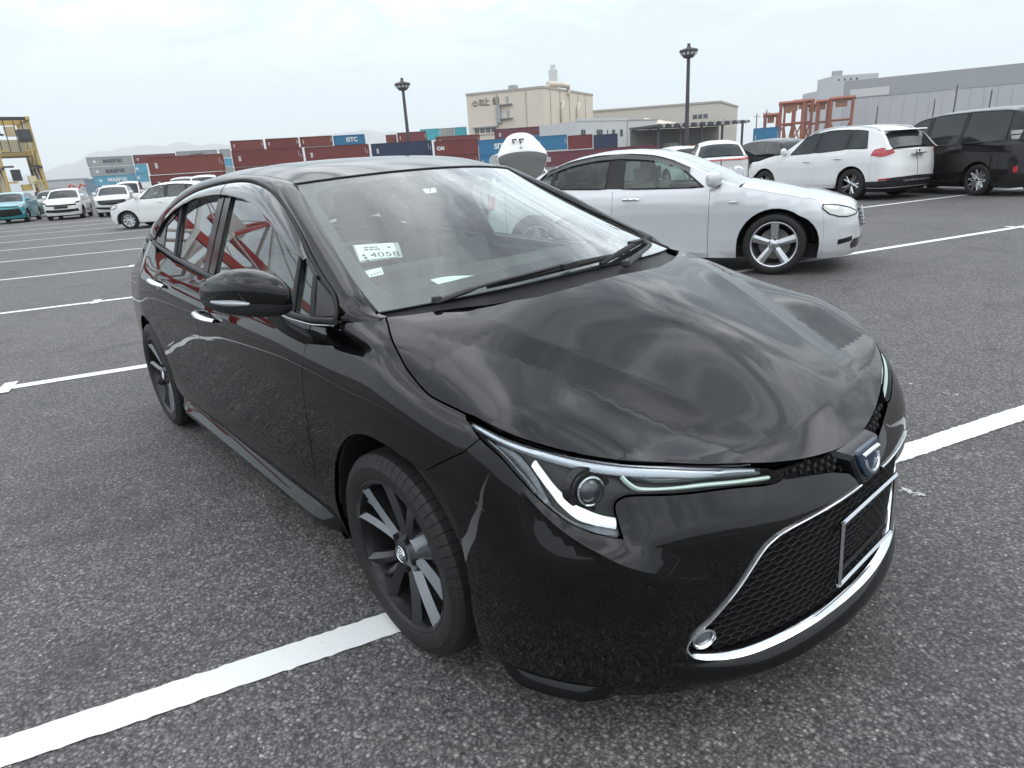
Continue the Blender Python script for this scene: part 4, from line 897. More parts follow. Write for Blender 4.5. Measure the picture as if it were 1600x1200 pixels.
def sedan_inside(S):
    car = S['car']; dark = mat('cabin_dark', (.055, .054, .053), .7, bump=.3, bscale=400); seat = mat('seat_cloth', (.15, .142, .13), .85, bump=.4, bscale=600); grey = mat('cabin_grey', (.10, .10, .105), .7)
    # underbody
    MB().prism([(-3.35, -.66), (-3.35, .66), (.40, .66), (.62, .50), (.70, .30), (.70, -.30), (.62, -.50), (.40, -.66)], .18, .24).build('underbody', S['matte'], car, smooth=False)
    MB().b2((-2.85, -.70, .24), (-.15, .70, .30)).build('cabin_floor', dark, car, smooth=False)
    MB().b2((-.20, -.70, .26), (-.12, .70, .93)).build('firewall', S['matte'], car, smooth=False)
    MB().b2((-3.1, -.58, .95), (-2.62, .58, 1.02)).build('parcel_shelf', dark, car, smooth=False)
    # dashboard
    prof = [(-.06, .955), (-.20, .985), (-.40, 1.005), (-.62, .995), (-.72, .965), (-.735, .90), (-.70, .72), (-.55, .55), (-.15, .55)]
    MB().loft([[(x, y, z-(.02 if abs(y) > .62 else 0)) for x, z in prof] for y in np.linspace(-.68, .68, 15)]).build('dashboard', dark, car, sharp=35)
    MB().loft([[(x, y, z) for x, z in ((-.50, 1.0), (-.52, 1.035), (-.60, 1.045), (-.66, 1.03), (-.68, 1.0))] for y in np.linspace(-.56, -.18, 8)]).build('instrument_hood', dark, car)
    MB().box((-.70, 0, 1.01), (.03, .24, .15), ry=-.2).build('centre_screen', S['gloss'], car)
    c = Vector((-.86, -.37, .93)); R_ = Matrix.Rotation(math.radians(-24), 3, 'Y')
    ring = [c+R_ @ Vector((0, .185*math.cos(q), .185*math.sin(q))) for q in np.linspace(0, 2*math.pi, 36, endpoint=False)]
    st = MB().tube(ring, .016, 10, closed=True, up=(1, 0, 0)).build('steering_wheel', dark, car)
    m = MB()
    for q in (0, math.pi, -math.pi/2): m.tube([c, c+R_ @ Vector((0, .18*math.cos(q), .18*math.sin(q)))], [.03, .016], 8, flat=.6)
    m.lathe([(.0001, -.03), (.07, -.02), (.075, .01), (.0001, .03)], 20, 'x', c); m.build('wheel_spokes', dark, st)
    def seatf(x, y, w, name):
        pr = lambda t: None
        mb = MB(); rings = []
        for z, xo, hw, dp in ((.45, .0, .86, .10), (.60, -.03, .98, .11), (.80, -.09, 1., .11), (.95, -.14, .94, .09), (1.03, -.17, .70, .07)):
            rings.append([(x+xo+dp*.6*math.cos(q)*(1 if math.cos(q) > 0 else 1.1), y+w/2*hw*math.copysign(abs(math.sin(q))**.6, math.sin(q)), z) for q in np.linspace(0, 2*math.pi, 20, endpoint=False)])
        mb.loft(rings); mb.box((x+.24, y, .45), (.50, w*.96, .16)); s_ = mb.build(name, seat, car, sharp=50)
        h = MB(); rings = []
        for z, k in ((1.06, .7), (1.09, .95), (1.16, 1.), (1.23, .95), (1.26, .7)): rings.append([(x-.19+.055*k*math.cos(q), y+.125*k*math.copysign(abs(math.sin(q))**.7, math.sin(q)), z) for q in np.linspace(0, 2*math.pi, 18, endpoint=False)])
        h.loft(rings); h.tube([(x-.18, y-.05, 1.0), (x-.185, y-.05, 1.08)], .006, 6).tube([(x-.18, y+.05, 1.0), (x-.185, y+.05, 1.08)], .006, 6); h.build('headrest', seat, s_, sharp=60)
    for y in (-.37, .37): seatf(-1.28, y, .52, 'front_seat')
    for y in (-.40, .40): seatf(-2.20, y, .58, 'rear_seat')
    # door inner panels
    for s in (-1, 1):
        MB().loft([[(x, s*.74, .32), (x, s*.715, .55), (x, s*.70, .78), (x, s*.735, .925+.04*max(0, -x-1.4)), (x, s*.775, .935+.04*max(0, -x-1.4))] for x in np.linspace(-.35, -2.45, 12)], closed=False).build('door_inner_panel', dark, car, fix=False)
    # camera housing and rear-view mirror on the glass
    gp = lambda k, t, o=-.02: np.array(S['glasspt'](k, t, o)[0])
    def trapezoid(name, k0, k1, t0, t1, kk, off, depth, m, par):
        V = []
        for k, t in ((k0, t0), (k1, t0), (k1*kk, t1), (k0*kk, t1)): V.append(gp(k, t, off))
        for k, t in ((k0, t0), (k1, t0), (k1*kk, t1), (k0*kk, t1)): V.append(gp(k, t, off-depth))
        return MB().add(V, [(0, 1, 2, 3), (4, 7, 6, 5), (0, 4, 5, 1), (1, 5, 6, 2), (2, 6, 7, 3), (3, 7, 4, 0)]).build(name, m, par, smooth=False)
    trapezoid('camera_housing', -.17, .17, .80, .985, .8, -.008, .05, dark, S['ws'])
    trapezoid('camera_window', -.07, .08, .825, .90, .5, -.0065, .002, grey, S['ws'])
    MB().box((-.90, 0, 1.285), (.03, .24, .065), ry=-.1).build('rear_view_mirror', dark, car)
    MB().tube([(-.85, 0, 1.34), (-.89, 0, 1.30)], .01, 8).build('mirror_stem', dark, car)
    return dict(gp=gp, dark=dark)
SI = sedan_inside(S)

# ---------------------------------------------------------------- ground and markings
def asphalt():
    m = bpy.data.materials.new('asphalt'); m.use_nodes = True; t = m.node_tree; b = t.nodes['Principled BSDF']; tcn = N(t, 'ShaderNodeTexCoord'); v = tcn.outputs['Object']
    def tex(kind, **k): n = N(t, kind, inp=k); t.links.new(v, n.inputs['Vector']); return n
    st = N(t, 'ShaderNodeTexVoronoi', feature='F1', inp={'Scale': 96., 'Randomness': 1.}); t.links.new(v, st.inputs['Vector'])
    st2 = N(t, 'ShaderNodeTexVoronoi', feature='F1', inp={'Scale': 190., 'Randomness': 1.}); t.links.new(v, st2.inputs['Vector'])
    def stone(s):
        se = N(t, 'ShaderNodeSeparateColor'); t.links.new(s.outputs['Color'], se.inputs[0]); cr_ = N(t, 'ShaderNodeValToRGB'); t.links.new(se.outputs[0], cr_.inputs[0])
        e = cr_.color_ramp.elements; e[0].position = 0; e[0].color = (.036, .036, .038, 1); e[1].position = 1; e[1].color = (.38, .365, .35, 1)
        for p, c in ((.35, (.072, .071, .071, 1)), (.70, (.135, .131, .128, 1)), (.90, (.215, .208, .20, 1))): x = cr_.color_ramp.elements.new(p); x.color = c
        return cr_
    a, a2 = stone(st), stone(st2); mx = N(t, 'ShaderNodeMix', data_type='RGBA', inp={0: .5}); t.links.new(a.outputs[0], mx.inputs[6]); t.links.new(a2.outputs[0], mx.inputs[7])
    # binder between the stones
    dk = N(t, 'ShaderNodeMapRange', inp={'From Min': .0025, 'From Max': .0065, 'To Min': 1., 'To Max': .42}); t.links.new(st.outputs['Distance'], dk.inputs[0])
    di = N(t, 'ShaderNodeMapRange', inp={'From Min': .35, 'From Max': .62, 'To Min': 1., 'To Max': .5}); t.links.new(st.outputs['Distance'], di.inputs[0])
    m1 = N(t, 'ShaderNodeMix', data_type='RGBA', blend_type='MULTIPLY', inp={0: 1.}); t.links.new(mx.outputs[2], m1.inputs[6]); t.links.new(di.outputs[0], m1.inputs[7])
    big = tex('ShaderNodeTexNoise', Scale=.35, Detail=6, Roughness=.6); mid = tex('ShaderNodeTexNoise', Scale=4., Detail=5, Roughness=.65)
    f = M(t, 'ADD', M(t, 'MULTIPLY', big.outputs[0], .8), M(t, 'MULTIPLY', mid.outputs[0], .6)); g = N(t, 'ShaderNodeMapRange', inp={'From Min': .45, 'From Max': .95, 'To Min': .78, 'To Max': 1.34}); t.links.new(f, g.inputs[0])
    m2 = N(t, 'ShaderNodeMix', data_type='RGBA', blend_type='MULTIPLY', inp={0: 1.}); t.links.new(m1.outputs[2], m2.inputs[6]); t.links.new(g.outputs[0], m2.inputs[7])
    # hairline cracks and oil drips
    wv = tex('ShaderNodeTexNoise', Scale=.9, Detail=8, Roughness=.7); ck = M(t, 'ABSOLUTE', M(t, 'SUBTRACT', wv.outputs[0], .5)); ckm = N(t, 'ShaderNodeMapRange', inp={'From Min': .0, 'From Max': .0050, 'To Min': .38, 'To Max': 1.}); t.links.new(ck, ckm.inputs[0])
    gate = tex('ShaderNodeTexNoise', Scale=.13, Detail=2); gm = N(t, 'ShaderNodeMapRange', inp={'From Min': .47, 'From Max': .55}); t.links.new(gate.outputs[0], gm.inputs[0])
    ckg = N(t, 'ShaderNodeMix', data_type='FLOAT', inp={2: 1.}); t.links.new(gm.outputs[0], ckg.inputs[0]); t.links.new(ckm.outputs[0], ckg.inputs[3])
    m3 = N(t, 'ShaderNodeMix', data_type='RGBA', blend_type='MULTIPLY', inp={0: 1.}); t.links.new(m2.outputs[2], m3.inputs[6]); t.links.new(ckg.outputs[0], m3.inputs[7])
    sp_ = tex('ShaderNodeTexNoise', Scale=1.7, Detail=3, Roughness=.45, Distortion=.6); spm = N(t, 'ShaderNodeMapRange', inp={'From Min': .60, 'From Max': .70, 'To Min': 1., 'To Max': .72}); t.links.new(sp_.outputs[0], spm.inputs[0])
    m4 = N(t, 'ShaderNodeMix', data_type='RGBA', blend_type='MULTIPLY', inp={0: 1.}); t.links.new(m3.outputs[2], m4.inputs[6]); t.links.new(spm.outputs[0], m4.inputs[7]); m3 = m4
    for sc_, thr, d0, d1, fac, colr in ((26., .90, .10, .22, .30, None), (64., .965, .16, .30, 0., (.46, .45, .43, 1))):      # pits and pale chips
        pv = N(t, 'ShaderNodeTexVoronoi', feature='F1', inp={'Scale': sc_}); t.links.new(v, pv.inputs['Vector']); sc2 = N(t, 'ShaderNodeSeparateColor'); t.links.new(pv.outputs['Color'], sc2.inputs[0])
        on = M(t, 'GREATER_THAN', sc2.outputs[1], thr); nr = N(t, 'ShaderNodeMapRange', inp={'From Min': d0, 'From Max': d1, 'To Min': 1., 'To Max': 0.}); t.links.new(pv.outputs['Distance'], nr.inputs[0]); k_ = M(t, 'MULTIPLY', on, nr.outputs[0])
        mq = N(t, 'ShaderNodeMix', data_type='RGBA'); t.links.new(k_, mq.inputs[0]); t.links.new(m3.outputs[2], mq.inputs[6]); mq.inputs[7].default_value = colr or (.018, .018, .019, 1); m3 = mq
    t.links.new(m3.outputs[2], b.inputs['Base Color']); b.inputs['Roughness'].default_value = .70; b.inputs['Specular IOR Level'].default_value = .6
    hgt = M(t, 'SUBTRACT', 1., M(t, 'ADD', M(t, 'MULTIPLY', st.outputs['Distance'], .8), M(t, 'MULTIPLY', st2.outputs['Distance'], .4))); bp = N(t, 'ShaderNodeBump', inp={'Strength': .75, 'Distance': .004}); t.links.new(hgt, bp.inputs['Height']); t.links.new(bp.outputs[0], b.inputs['Normal'])
    MATS['asphalt'] = m; return m
asphalt()
def road_paint(name, worn, col=(.80, .81, .80)):
    m = bpy.data.materials.new(name); m.use_nodes = True; t = m.node_tree; b = t.nodes['Principled BSDF']; tcn = N(t, 'ShaderNodeTexCoord')
    a = N(t, 'ShaderNodeTexNoise', inp={'Scale': 38., 'Detail': 8, 'Roughness': .72}); t.links.new(tcn.outputs['Object'], a.inputs['Vector']); c = N(t, 'ShaderNodeTexNoise', inp={'Scale': 2.2, 'Detail': 4}); t.links.new(tcn.outputs['Object'], c.inputs['Vector'])
    s_ = M(t, 'ADD', a.outputs[0], M(t, 'MULTIPLY', c.outputs[0], .45)); r = N(t, 'ShaderNodeMapRange', inp={'From Min': worn, 'From Max': worn+.05}); t.links.new(s_, r.inputs[0])
    tr = N(t, 'ShaderNodeBsdfTransparent'); ms = N(t, 'ShaderNodeMixShader'); o = t.nodes['Material Output']; t.links.new(r.outputs[0], ms.inputs[0]); t.links.new(tr.outputs[0], ms.inputs[1]); t.links.new(b.outputs[0], ms.inputs[2]); t.links.new(ms.outputs[0], o.inputs[0])
    d = N(t, 'ShaderNodeMix', data_type='RGBA'); t.links.new(c.outputs[0], d.inputs[0]); d.inputs[6].default_value = (*[q*.90 for q in col], 1); d.inputs[7].default_value = (*col, 1); t.links.new(d.outputs[2], b.inputs['Base Color']); b.inputs['Roughness'].default_value = .6
    bn = N(t, 'ShaderNodeTexNoise', inp={'Scale': 160., 'Detail': 4}); t.links.new(tcn.outputs['Object'], bn.inputs['Vector']); bp = N(t, 'ShaderNodeBump', inp={'Strength': .5, 'Distance': .003}); t.links.new(bn.outputs[0], bp.inputs['Height']); t.links.new(bp.outputs[0], b.inputs['Normal'])
    return m
g = obj('ground', [(-9000, -9000, 0), (9000, -9000, 0), (9000, 9000, 0), (-9000, 9000, 0)], [(0, 1, 2, 3)], MATS['asphalt'], smooth=False); g['kind'] = 'structure'; g['label'] = 'coarse grey asphalt of the port car park'
LD = np.array([.297, .955]); LP = np.array([.955, -.297])
paintm = road_paint('line_paint', .46); faint = road_paint('worn_paint', .80, (.55, .55, .54))
def stripe(name, p, d, L0, L1, w, m, near=None, label=None):
    n = np.array([-d[1], d[0]]); s = []; zz_ = .008 if name == 'bay_tick' else .004
    s0 = L0
    while s0 < L1:
        s.append(s0); q = np.array(p)+d*s0; dist = np.linalg.norm(q-np.array(CAMLOC[:2])); s0 += .02 if dist < 4 else .3 if dist < 15 else 4
    s.append(L1); V = []
    for a in s:
        dist = np.linalg.norm(np.array(p)+d*a-np.array(CAMLOC[:2])); j = .0018 if dist < 6 else .0
        for sg in (-1, 1): q = np.array(p)+d*a+n*sg*(w/2+rng.gauss(0, j)); V.append((q[0], q[1], zz_))
    o = obj(name, V, [(2*i, 2*i+1, 2*i+3, 2*i+2)[::-1] for i in range(len(s)-1)], m, smooth=False); o['kind'] = 'structure'
    if label: o['label'] = label
    return o
LX = [7.9, 3.9, -.165, -4.36, -8.50, -12.72, -16.75, -20.7, -24.6, -28.6, -32.6, -36.6]
for x in LX: stripe('parking_line', (x, -1.), LD, -55, 70, .113, paintm, label='long white parking line painted on the asphalt')
b0 = np.array([-4.53, -1.55])
for k in range(-1, 8):
    for j in range(-2, 6):
        q = b0-LP*4.0*(k-1)*1.01+LD*6.15*j
        if k == 1 or abs(j) < 7:
            x = LX[min(k+2, len(LX)-1)]; y = q[1]; q = np.array([x+(y+1)*LD[0]/LD[1], y])
            stripe('bay_tick', q, LP, -.15, .15, .09, paintm, label='short white bay mark crossing a parking line')
for a, b_, w in (((.10, 2.42), (.36, 2.39), .05), ((.44, 2.38), (.70, 2.33), .06), ((.78, 2.31), (1.0, 2.27), .04)):
    d = np.array(b_)-np.array(a); stripe('faded_mark', a, d/np.linalg.norm(d), 0, np.linalg.norm(d), w, faint, label='faded old paint dash beside the black sedan')
V = [(.735+.040*math.cos(q)*(1+.35*math.sin(3*q+1))+.008*math.sin(5*q), 1.07+.030*math.sin(q)*(1+.4*math.cos(2*q)), .004) for q in np.linspace(0, 2*math.pi, 40, endpoint=False)]
o = obj('paint_splash', V, [tuple(range(40))], road_paint('splash_paint', .70, (.55, .55, .55)), smooth=False); o['kind'] = 'structure'; o['label'] = 'small white paint splash on the asphalt by the front grille'
# ---------------------------------------------------------------- helpers by bearing and distance from the camera
def AE(az, D): a = math.radians(az); return np.array([CAMLOC[0]+D*math.cos(a), CAMLOC[1]+D*math.sin(a)])
def ZE(el, D): return CAMLOC[2]+D*math.tan(math.radians(el))
def text_mesh(body, size, m, parent, loc, ux, uz=(0, 0, 1), name='lettering', ext=.01, squeeze=1., bold=0.):
    cu = bpy.data.curves.new('t', 'FONT'); cu.body = body; cu.size = size; cu.extrude = ext; cu.offset = bold; cu.align_x = 'CENTER'; cu.align_y = 'CENTER'
    o = bpy.data.objects.new('t', cu); COL.objects.link(o); bpy.context.view_layer.update(); me = bpy.data.meshes.new_from_object(o.evaluated_get(bpy.context.evaluated_depsgraph_get())); bpy.data.objects.remove(o)
    ux = Vector((*ux, 0)).normalized() if len(ux) == 2 else Vector(ux).normalized(); uz = Vector(uz); nz = ux.cross(uz)
    Mx = Matrix((( ux.x*squeeze, uz.x, nz.x, loc[0]), (ux.y*squeeze, uz.y, nz.y, loc[1]), (ux.z*squeeze, uz.z, nz.z, loc[2]), (0, 0, 0, 1))); me.transform(Mx)
    me.materials.clear(); me.materials.append(m); r = bpy.data.objects.new(name, me); COL.objects.link(r); r.parent = parent; return r
class Face:                               # vertical wall from A (left as seen) to B
    def __init__(s, A, B): s.A = np.array(A, float); s.B = np.array(B, float); s.L = np.linalg.norm(s.B-s.A); s.d = (s.B-s.A)/s.L; s.n = np.array([s.d[1], -s.d[0]]); s.n = s.n if s.n@(np.array(CAMLOC[:2])-s.A) > 0 else -s.n
    def p(s, a, z, off=0.): q = s.A+s.d*a+s.n*off; return (q[0], q[1], z)
    def slab(s, mb, a0, a1, z0, z1, o0, o1): 
        V = [s.p(a, z, o) for a in (a0, a1) for z in (z0, z1) for o in (o0, o1)]; return mb.add(V, [(0, 1, 3, 2), (4, 6, 7, 5), (0, 4, 5, 1), (2, 3, 7, 6), (0, 2, 6, 4), (1, 5, 7, 3)])
def slabp(f, name, a0, a1, z0, z1, o0, o1, m, parent): return f.slab(MB(), a0, a1, z0, z1, o0, o1).build(name, m, parent, smooth=False)
# ---------------------------------------------------------------- shipping containers
def corr(name, col, rust=.15):
    if name in MATS: return MATS[name]
    m = mat(name, col, .55, var=.18, vscale=.8); t = m.node_tree; b = t.nodes['Principled BSDF']; tcn = N(t, 'ShaderNodeTexCoord'); w = N(t, 'ShaderNodeTexWave', wave_type='BANDS', bands_direction='X', wave_profile='SIN', inp={'Scale': 2.6, 'Distortion': 0.}); t.links.new(tcn.outputs['Object'], w.inputs['Vector'])
    bp = N(t, 'ShaderNodeBump', inp={'Strength': .8, 'Distance': .04}); t.links.new(w.outputs[0], bp.inputs['Height']); t.links.new(bp.outputs[0], b.inputs['Normal']); return m
RED = (.175, .035, .032); REDB = (.20, .050, .036); NAVY = (.022, .040, .085); BLUE = (.03, .19, .36); TEAL = (.06, .42, .50); GREYC = (.34, .35, .34); LBLUE = (.11, .36, .50); PURP = (.16, .040, .055)
wht = mat('container_white', (.75, .76, .76), .6); dgr = mat('container_dark_print', (.06, .07, .09), .6); ylw = mat('container_yellow', (.65, .42, .06), .6)
def container(nm, lab, az0, az1, el, D, h, col, fill=0, text=None, tcol=None, star=False, side=None, group='shipping containers stacked beyond the car park', dep=2.44, tsize=.5):
    A, B = AE(az0, D), AE(az1, D); f = Face(A, B); zt = ZE(el, D); r = empty(nm, lab, 'container', (*((A+B)/2), max(0, zt-h)), 0, group); base = np.array([*((A+B)/2), max(0, zt-h)])
    ang = math.atan2(f.d[1], f.d[0]); r.rotation_euler = (0, 0, ang); sgn = 1 if (f.n @ np.array([-f.d[1], f.d[0]])) > 0 else -1
    L = f.L; m = corr('steel_%02d%02d%02d' % tuple(int(c*99) for c in col), col); fm = mat('frame_%02d%02d%02d' % tuple(int(c*99) for c in col), tuple(c*.8 for c in col), .6)
    y0, y1 = -.06*sgn, -dep*sgn
    MB().b2((-L/2+.05, y0, .12), (L/2-.05, y1, h-.08)).build('side_panels', m, r, smooth=False)
    fr = MB()
    for x_ in (-L/2+.07, L/2-.07):
        for y_ in (y0*.9, y1): fr.box((x_, y_, h/2), (.15, .14, h))
    for z_ in (.08, h-.05): fr.box((0, y0*.8, z_), (L-.3, .12, .14)).box((0, y1, z_), (L-.3, .12, .14))
    fr.build('frame', fm, r, smooth=False)
    if text: text_mesh(text, h*tsize, tcol or wht, r, (L*.06 if star else (side or 0)*L, .012*sgn, h*.5), (1, 0), bold=.02*h)
    if star:
        pts = [(.24*h*(1 if k % 2 == 0 else .38)*math.cos(math.pi*k/7+.2)-L*.34, .24*h*(1 if k % 2 == 0 else .38)*math.sin(math.pi*k/7+.2)+h*.5) for k in range(14)]
        MB().prism(pts, 0., .02, lambda a, b, c: (a, (c-.005)*sgn, b)).build('star_logo', wht, r, smooth=False)
    if not text and L > 5:
        mk = MB()
        for z_ in (.62, .54, .46, .38): mk.box((-L*.40, .0*sgn, h*z_), (.035*L, .04, h*.05))
        mk.box((L*.44, 0, h*.62), (.05, .04, h*.35)).box((L*.47, 0, h*.5), (.05, .04, h*.25)); o_ = mk.build('stencil_marks', wht, r, smooth=False); o_['kind'] = 'stuff'
    return r
CT = [  # name, label, az0, az1, el top, distance, height, colour, text...
 ('grey_container', 'grey container with dark lettering at the top of the left stack', 170.91, 168.02, 2.25, 240, 2.6, GREYC, dict(text='MAERSK', tcol=dgr, star=True, tsize=.55)),
 ('grey_container', 'grey container with dark lettering in the middle of the left stack', 170.88, 168.02, 1.57, 236, 2.6, GREYC, dict(text='MAERSK', tcol=dgr, star=True, tsize=.55)),
 ('blue_container', 'light blue container with white lettering under the two grey ones', 170.8, 168.05, .95, 232, 2.6, LBLUE, dict(text='MAERSK', star=True, tsize=.55)),
 ('blue_container', 'small light blue container end beside the left stack, upper one', 167.98, 167.18, 1.62, 232, 2.5, LBLUE, dict(star=True)),
 ('blue_container', 'small light blue container end beside the left stack, lower one', 168.03, 167.22, .99, 228, 2.5, LBLUE, dict(star=True)),
 ('red_container', 'dark red container peeking over the long red one at left', 167.95, 165.1, 2.27, 244, 2.6, RED, {}),
 ('red_container', 'long rust red container with white vertical marks at left', 167.07, 161.78, 2.07, 126, 2.75, REDB, {}),
 ('red_container', 'long dark red container on the ground at left', 167.15, 161.84, .76, 124, 2.9, RED, {}),
 ('grey_container', 'grey container with half hidden lettering behind the long red one', 165.03, 162.15, 2.37, 250, 2.6, GREYC, dict(text='MAERSK', tcol=dgr, tsize=.45)),
 ('grey_container', 'pale grey container end between the two red stacks', 162.0, 161.2, 2.38, 250, 2.6, GREYC, {}), ('blue_container', 'light blue container end between the two red stacks', 162.0, 161.2, 1.7, 250, 2.6, LBLUE, {}), ('grey_container', 'pale grey container end at the foot of the red stacks', 162.0, 161.2, 1.05, 250, 2.8, GREYC, {}),
 ('red_container', 'short red container on the top tier, first from the left', 161.08, 158.66, 2.95, 132, 1.7, REDB, {}), ('red_container', 'short red container on the top tier, second from the left', 158.49, 155.98, 2.97, 132, 1.7, RED, {}), ('red_container', 'short red container on the top tier, third from the left', 155.87, 153.33, 2.98, 132, 1.7, REDB, {}),
 ('blue_container', 'blue container with white lettering on the top tier', 153.25, 150.72, 2.95, 132, 1.7, BLUE, dict(text='SITC', tsize=.62, side=.08)),
 ('red_container', 'long red container over the black sedan roof, left one', 161.14, 155.8, 2.22, 128, 2.7, RED, {}), ('red_container', 'long red container over the black sedan roof, right one', 155.63, 150.5, 2.18, 128, 2.7, RED, {}),
 ('red_container', 'red container on the ground tier behind the sedan roof, left', 161.14, 155.8, .98, 126, 2.9, RED, {}), ('red_container', 'red container on the ground tier behind the sedan roof, right', 155.63, 150.5, .98, 126, 2.9, RED, {}),
 ('navy_container', 'long navy container with a small yellow label over the sedan roof', 150.32, 145.3, 2.16, 128, 2.6, NAVY, {}), ('navy_container', 'navy container on the ground behind the sedan roof', 150.32, 145.3, 1.0, 126, 3.0, NAVY, {}),
 ('red_container', 'narrow red container end left of the taller red one', 149.03, 148.15, 2.78, 180, 2.4, REDB, {}), ('red_container', 'red container standing behind the navy one', 148.08, 145.68, 2.9, 178, 2.6, RED, {}),
 ('teal_container', 'teal container on the far row, left one', 146.17, 144.54, 3.05, 215, 3.2, TEAL, {}), ('grey_container', 'grey container between two teal ones on the far row', 144.52, 143.32, 3.03, 215, 3.2, GREYC, {}), ('teal_container', 'teal container on the far row, right one by the beige warehouse', 143.3, 142.3, 3.04, 215, 3.2, TEAL, {}),
 ('red_container', 'red container with white letters left of the blue lettered one', 145.12, 141.45, 2.06, 122, 2.5, RED, dict(text='CAI', tsize=.32, side=-.36)), ('red_container', 'low red container on the ground tier beside the blue lettered one', 145.12, 141.45, .9, 121, 2.9, RED, {}), ('red_container', 'red container just showing above the white-lettered red one', 144.95, 141.25, 2.40, 180, 2.6, RED, {}),
 ('blue_container', 'blue container with white lettering left of the open trunk lid', 141.40, 138.6, 1.92, 122, 2.5, BLUE, dict(text='SITC', tsize=.5, side=.18)), ('blue_container', 'blue container on the ground under the lettered one', 141.40, 138.6, .76, 121, 2.7, BLUE, {}),
 ('purple_container', 'long maroon container above the open trunk lid', 140.0, 135.36, 2.69, 165, 2.6, PURP, {}), ('maroon_container', 'maroon container right behind the open trunk lid', 138.5, 136.9, 1.9, 150, 5.2, RED, {}),
 ('blue_container', 'bright blue container right of the maroon one', 135.26, 133.3, 2.67, 165, 2.6, BLUE, {}), ('blue_container', 'pale blue container roof edge right of the trunk lid', 137.0, 134.3, 2.05, 160, 2.4, (.10, .30, .44), {}), ('blue_container', 'long blue container right of the open trunk lid', 136.5, 133.94, 1.9, 122, 2.4, BLUE, {}),
 ('red_container', 'red container with vertical white letters right of the blue ones', 133.87, 131.82, 1.79, 122, 2.3, RED, {}), ('red_container', 'red container peeking above between the blue and white buildings', 133.6, 132.2, 2.05, 160, 2.5, RED, {}), ('navy_container', 'navy container in front of the white office building', 131.74, 129.74, 1.70, 122, 2.3, NAVY, {}),
 ('maroon_container', 'maroon container low along the foot of the white office', 136.5, 126.8, .62, 120, 2.5, PURP, {}),
 ('blue_container', 'blue container with white marks beside the far canopy', 119.1, 117.2, 1.3, 170, 4.5, BLUE, {})]
for nm, lb, a0, a1, el, D, h, col, kw in CT: container(nm, lb, a0, a1, el, D, h, col, **kw)
# ---------------------------------------------------------------- buildings
cream = mat('cream_cladding', (.66, .585, .485), .75, var=.07, vscale=.25); creamd = mat('cream_trim', (.40, .36, .31), .7); wwall = mat('white_render', (.56, .57, .565), .8, var=.06, vscale=.3); gwall = mat('grey_cladding', (.44, .445, .46), .7, var=.08, vscale=.2); gdark = mat('grey_cladding_dark', (.32, .328, .345), .7, var=.08, vscale=.2)
beige2 = mat('beige_cladding', (.54, .50, .44), .75, var=.07, vscale=.2); pane = mat('window_pane', (.05, .06, .07), .08, spec=.6); frame = mat('window_frame_grey', (.36, .37, .37), .5); steel = mat('galvanised', (.36, .37, .38), .5, .3); brownp = mat('mast_paint', (.055, .045, .055), .6); rust = mat('rust_red_steel', (.30, .095, .055), .7, var=.25, vscale=1.); canm = mat('canopy_dark', (.06, .062, .068), .6); ink2 = mat('sign_paint', (.10, .085, .085), .6)
def walls(parent, pts, z, m, roofm, name='wall', z0=0.):
    n = len(pts)
    for i in range(n):
        a, b = pts[i], pts[(i+1) % n]; MB().add([(a[0], a[1], z0), (b[0], b[1], z0), (b[0], b[1], z), (a[0], a[1], z)], [(0, 1, 2, 3)]).build(name, m, parent, fix=False)
    MB().add([(p_[0], p_[1], z-.05) for p_ in pts], [tuple(range(n))]).build('roof', roofm, parent, fix=False)
def window(f, parent, a0, a1, z0, z1, mull=0, sill=True):
    w = slabp(f, 'window', a0, a1, z0, z1, .0, .05, frame, parent); n = mull+1
    for k in range(n):
        p0 = a0+(a1-a0)*(k+.06)/n; p1 = a0+(a1-a0)*(k+.94)/n; slabp(f, 'pane', p0, p1, z0+.06, z1-.06, .03, .06, pane, w)
A, B_, C_ = AE(142.12, 207), AE(135.78, 200), AE(131.73, 237); D_ = A+C_-B_; f1, f2 = Face(A, B_), Face(B_, C_); zt = 21.2
bw = empty('beige_warehouse', 'tall beige warehouse with company lettering and a round roof stack', 'building', (*((A+C_)/2), 0)); bw.location = (0, 0, 0)
walls(bw, [A, B_, C_, D_], zt, cream, creamd)
for f, seams in ((f1, (.78, .40)), (f2, (.12, .30, .48, .66, .82))):
    slabp(f, 'roof_edge', -.1, f.L+.1, zt-.35, zt+.25, -.2, .18, creamd, bw)
    for s_ in seams: slabp(f, 'downpipe', f.L*s_-.12, f.L*s_+.12, 4, zt-.4, 0, .16, creamd, bw)
    slabp(f, 'cladding_ledge', 0, f.L, 9.6, 9.85, 0, .2, creamd, bw)
for k in range(4): window(f1, bw, f1.L*(.08+.075*k), f1.L*(.08+.075*k+.062), 10.2-.25*k*0, 11.5, 2)
slabp(f1, 'louvre_hood', f1.L*.06, f1.L*.40, 11.7, 12.0, 0, .6, steel, bw)
slabp(f1, 'duct', f1.L*.39, f1.L*.45, 12.5, 17.2, 0, .7, steel, bw)
for z in (17.4, 13.6): slabp(f1, 'landing', f1.L*.43, f1.L*.60, z, z+.25, 0, 1.1, steel, bw); slabp(f1, 'door', f1.L*.52, f1.L*.56, z+.25, z+2.2, 0, .06, frame, bw)
for s_ in (.30, .62):
    MB().tube([f2.p(f2.L*s_, 5, .7), f2.p(f2.L*s_, 16, .7), f2.p(f2.L*(s_+.02), 17.2, .7), f2.p(f2.L*(s_+.05), 17.6, .2)], .55, 10).build('vent_pipe', cream, bw)
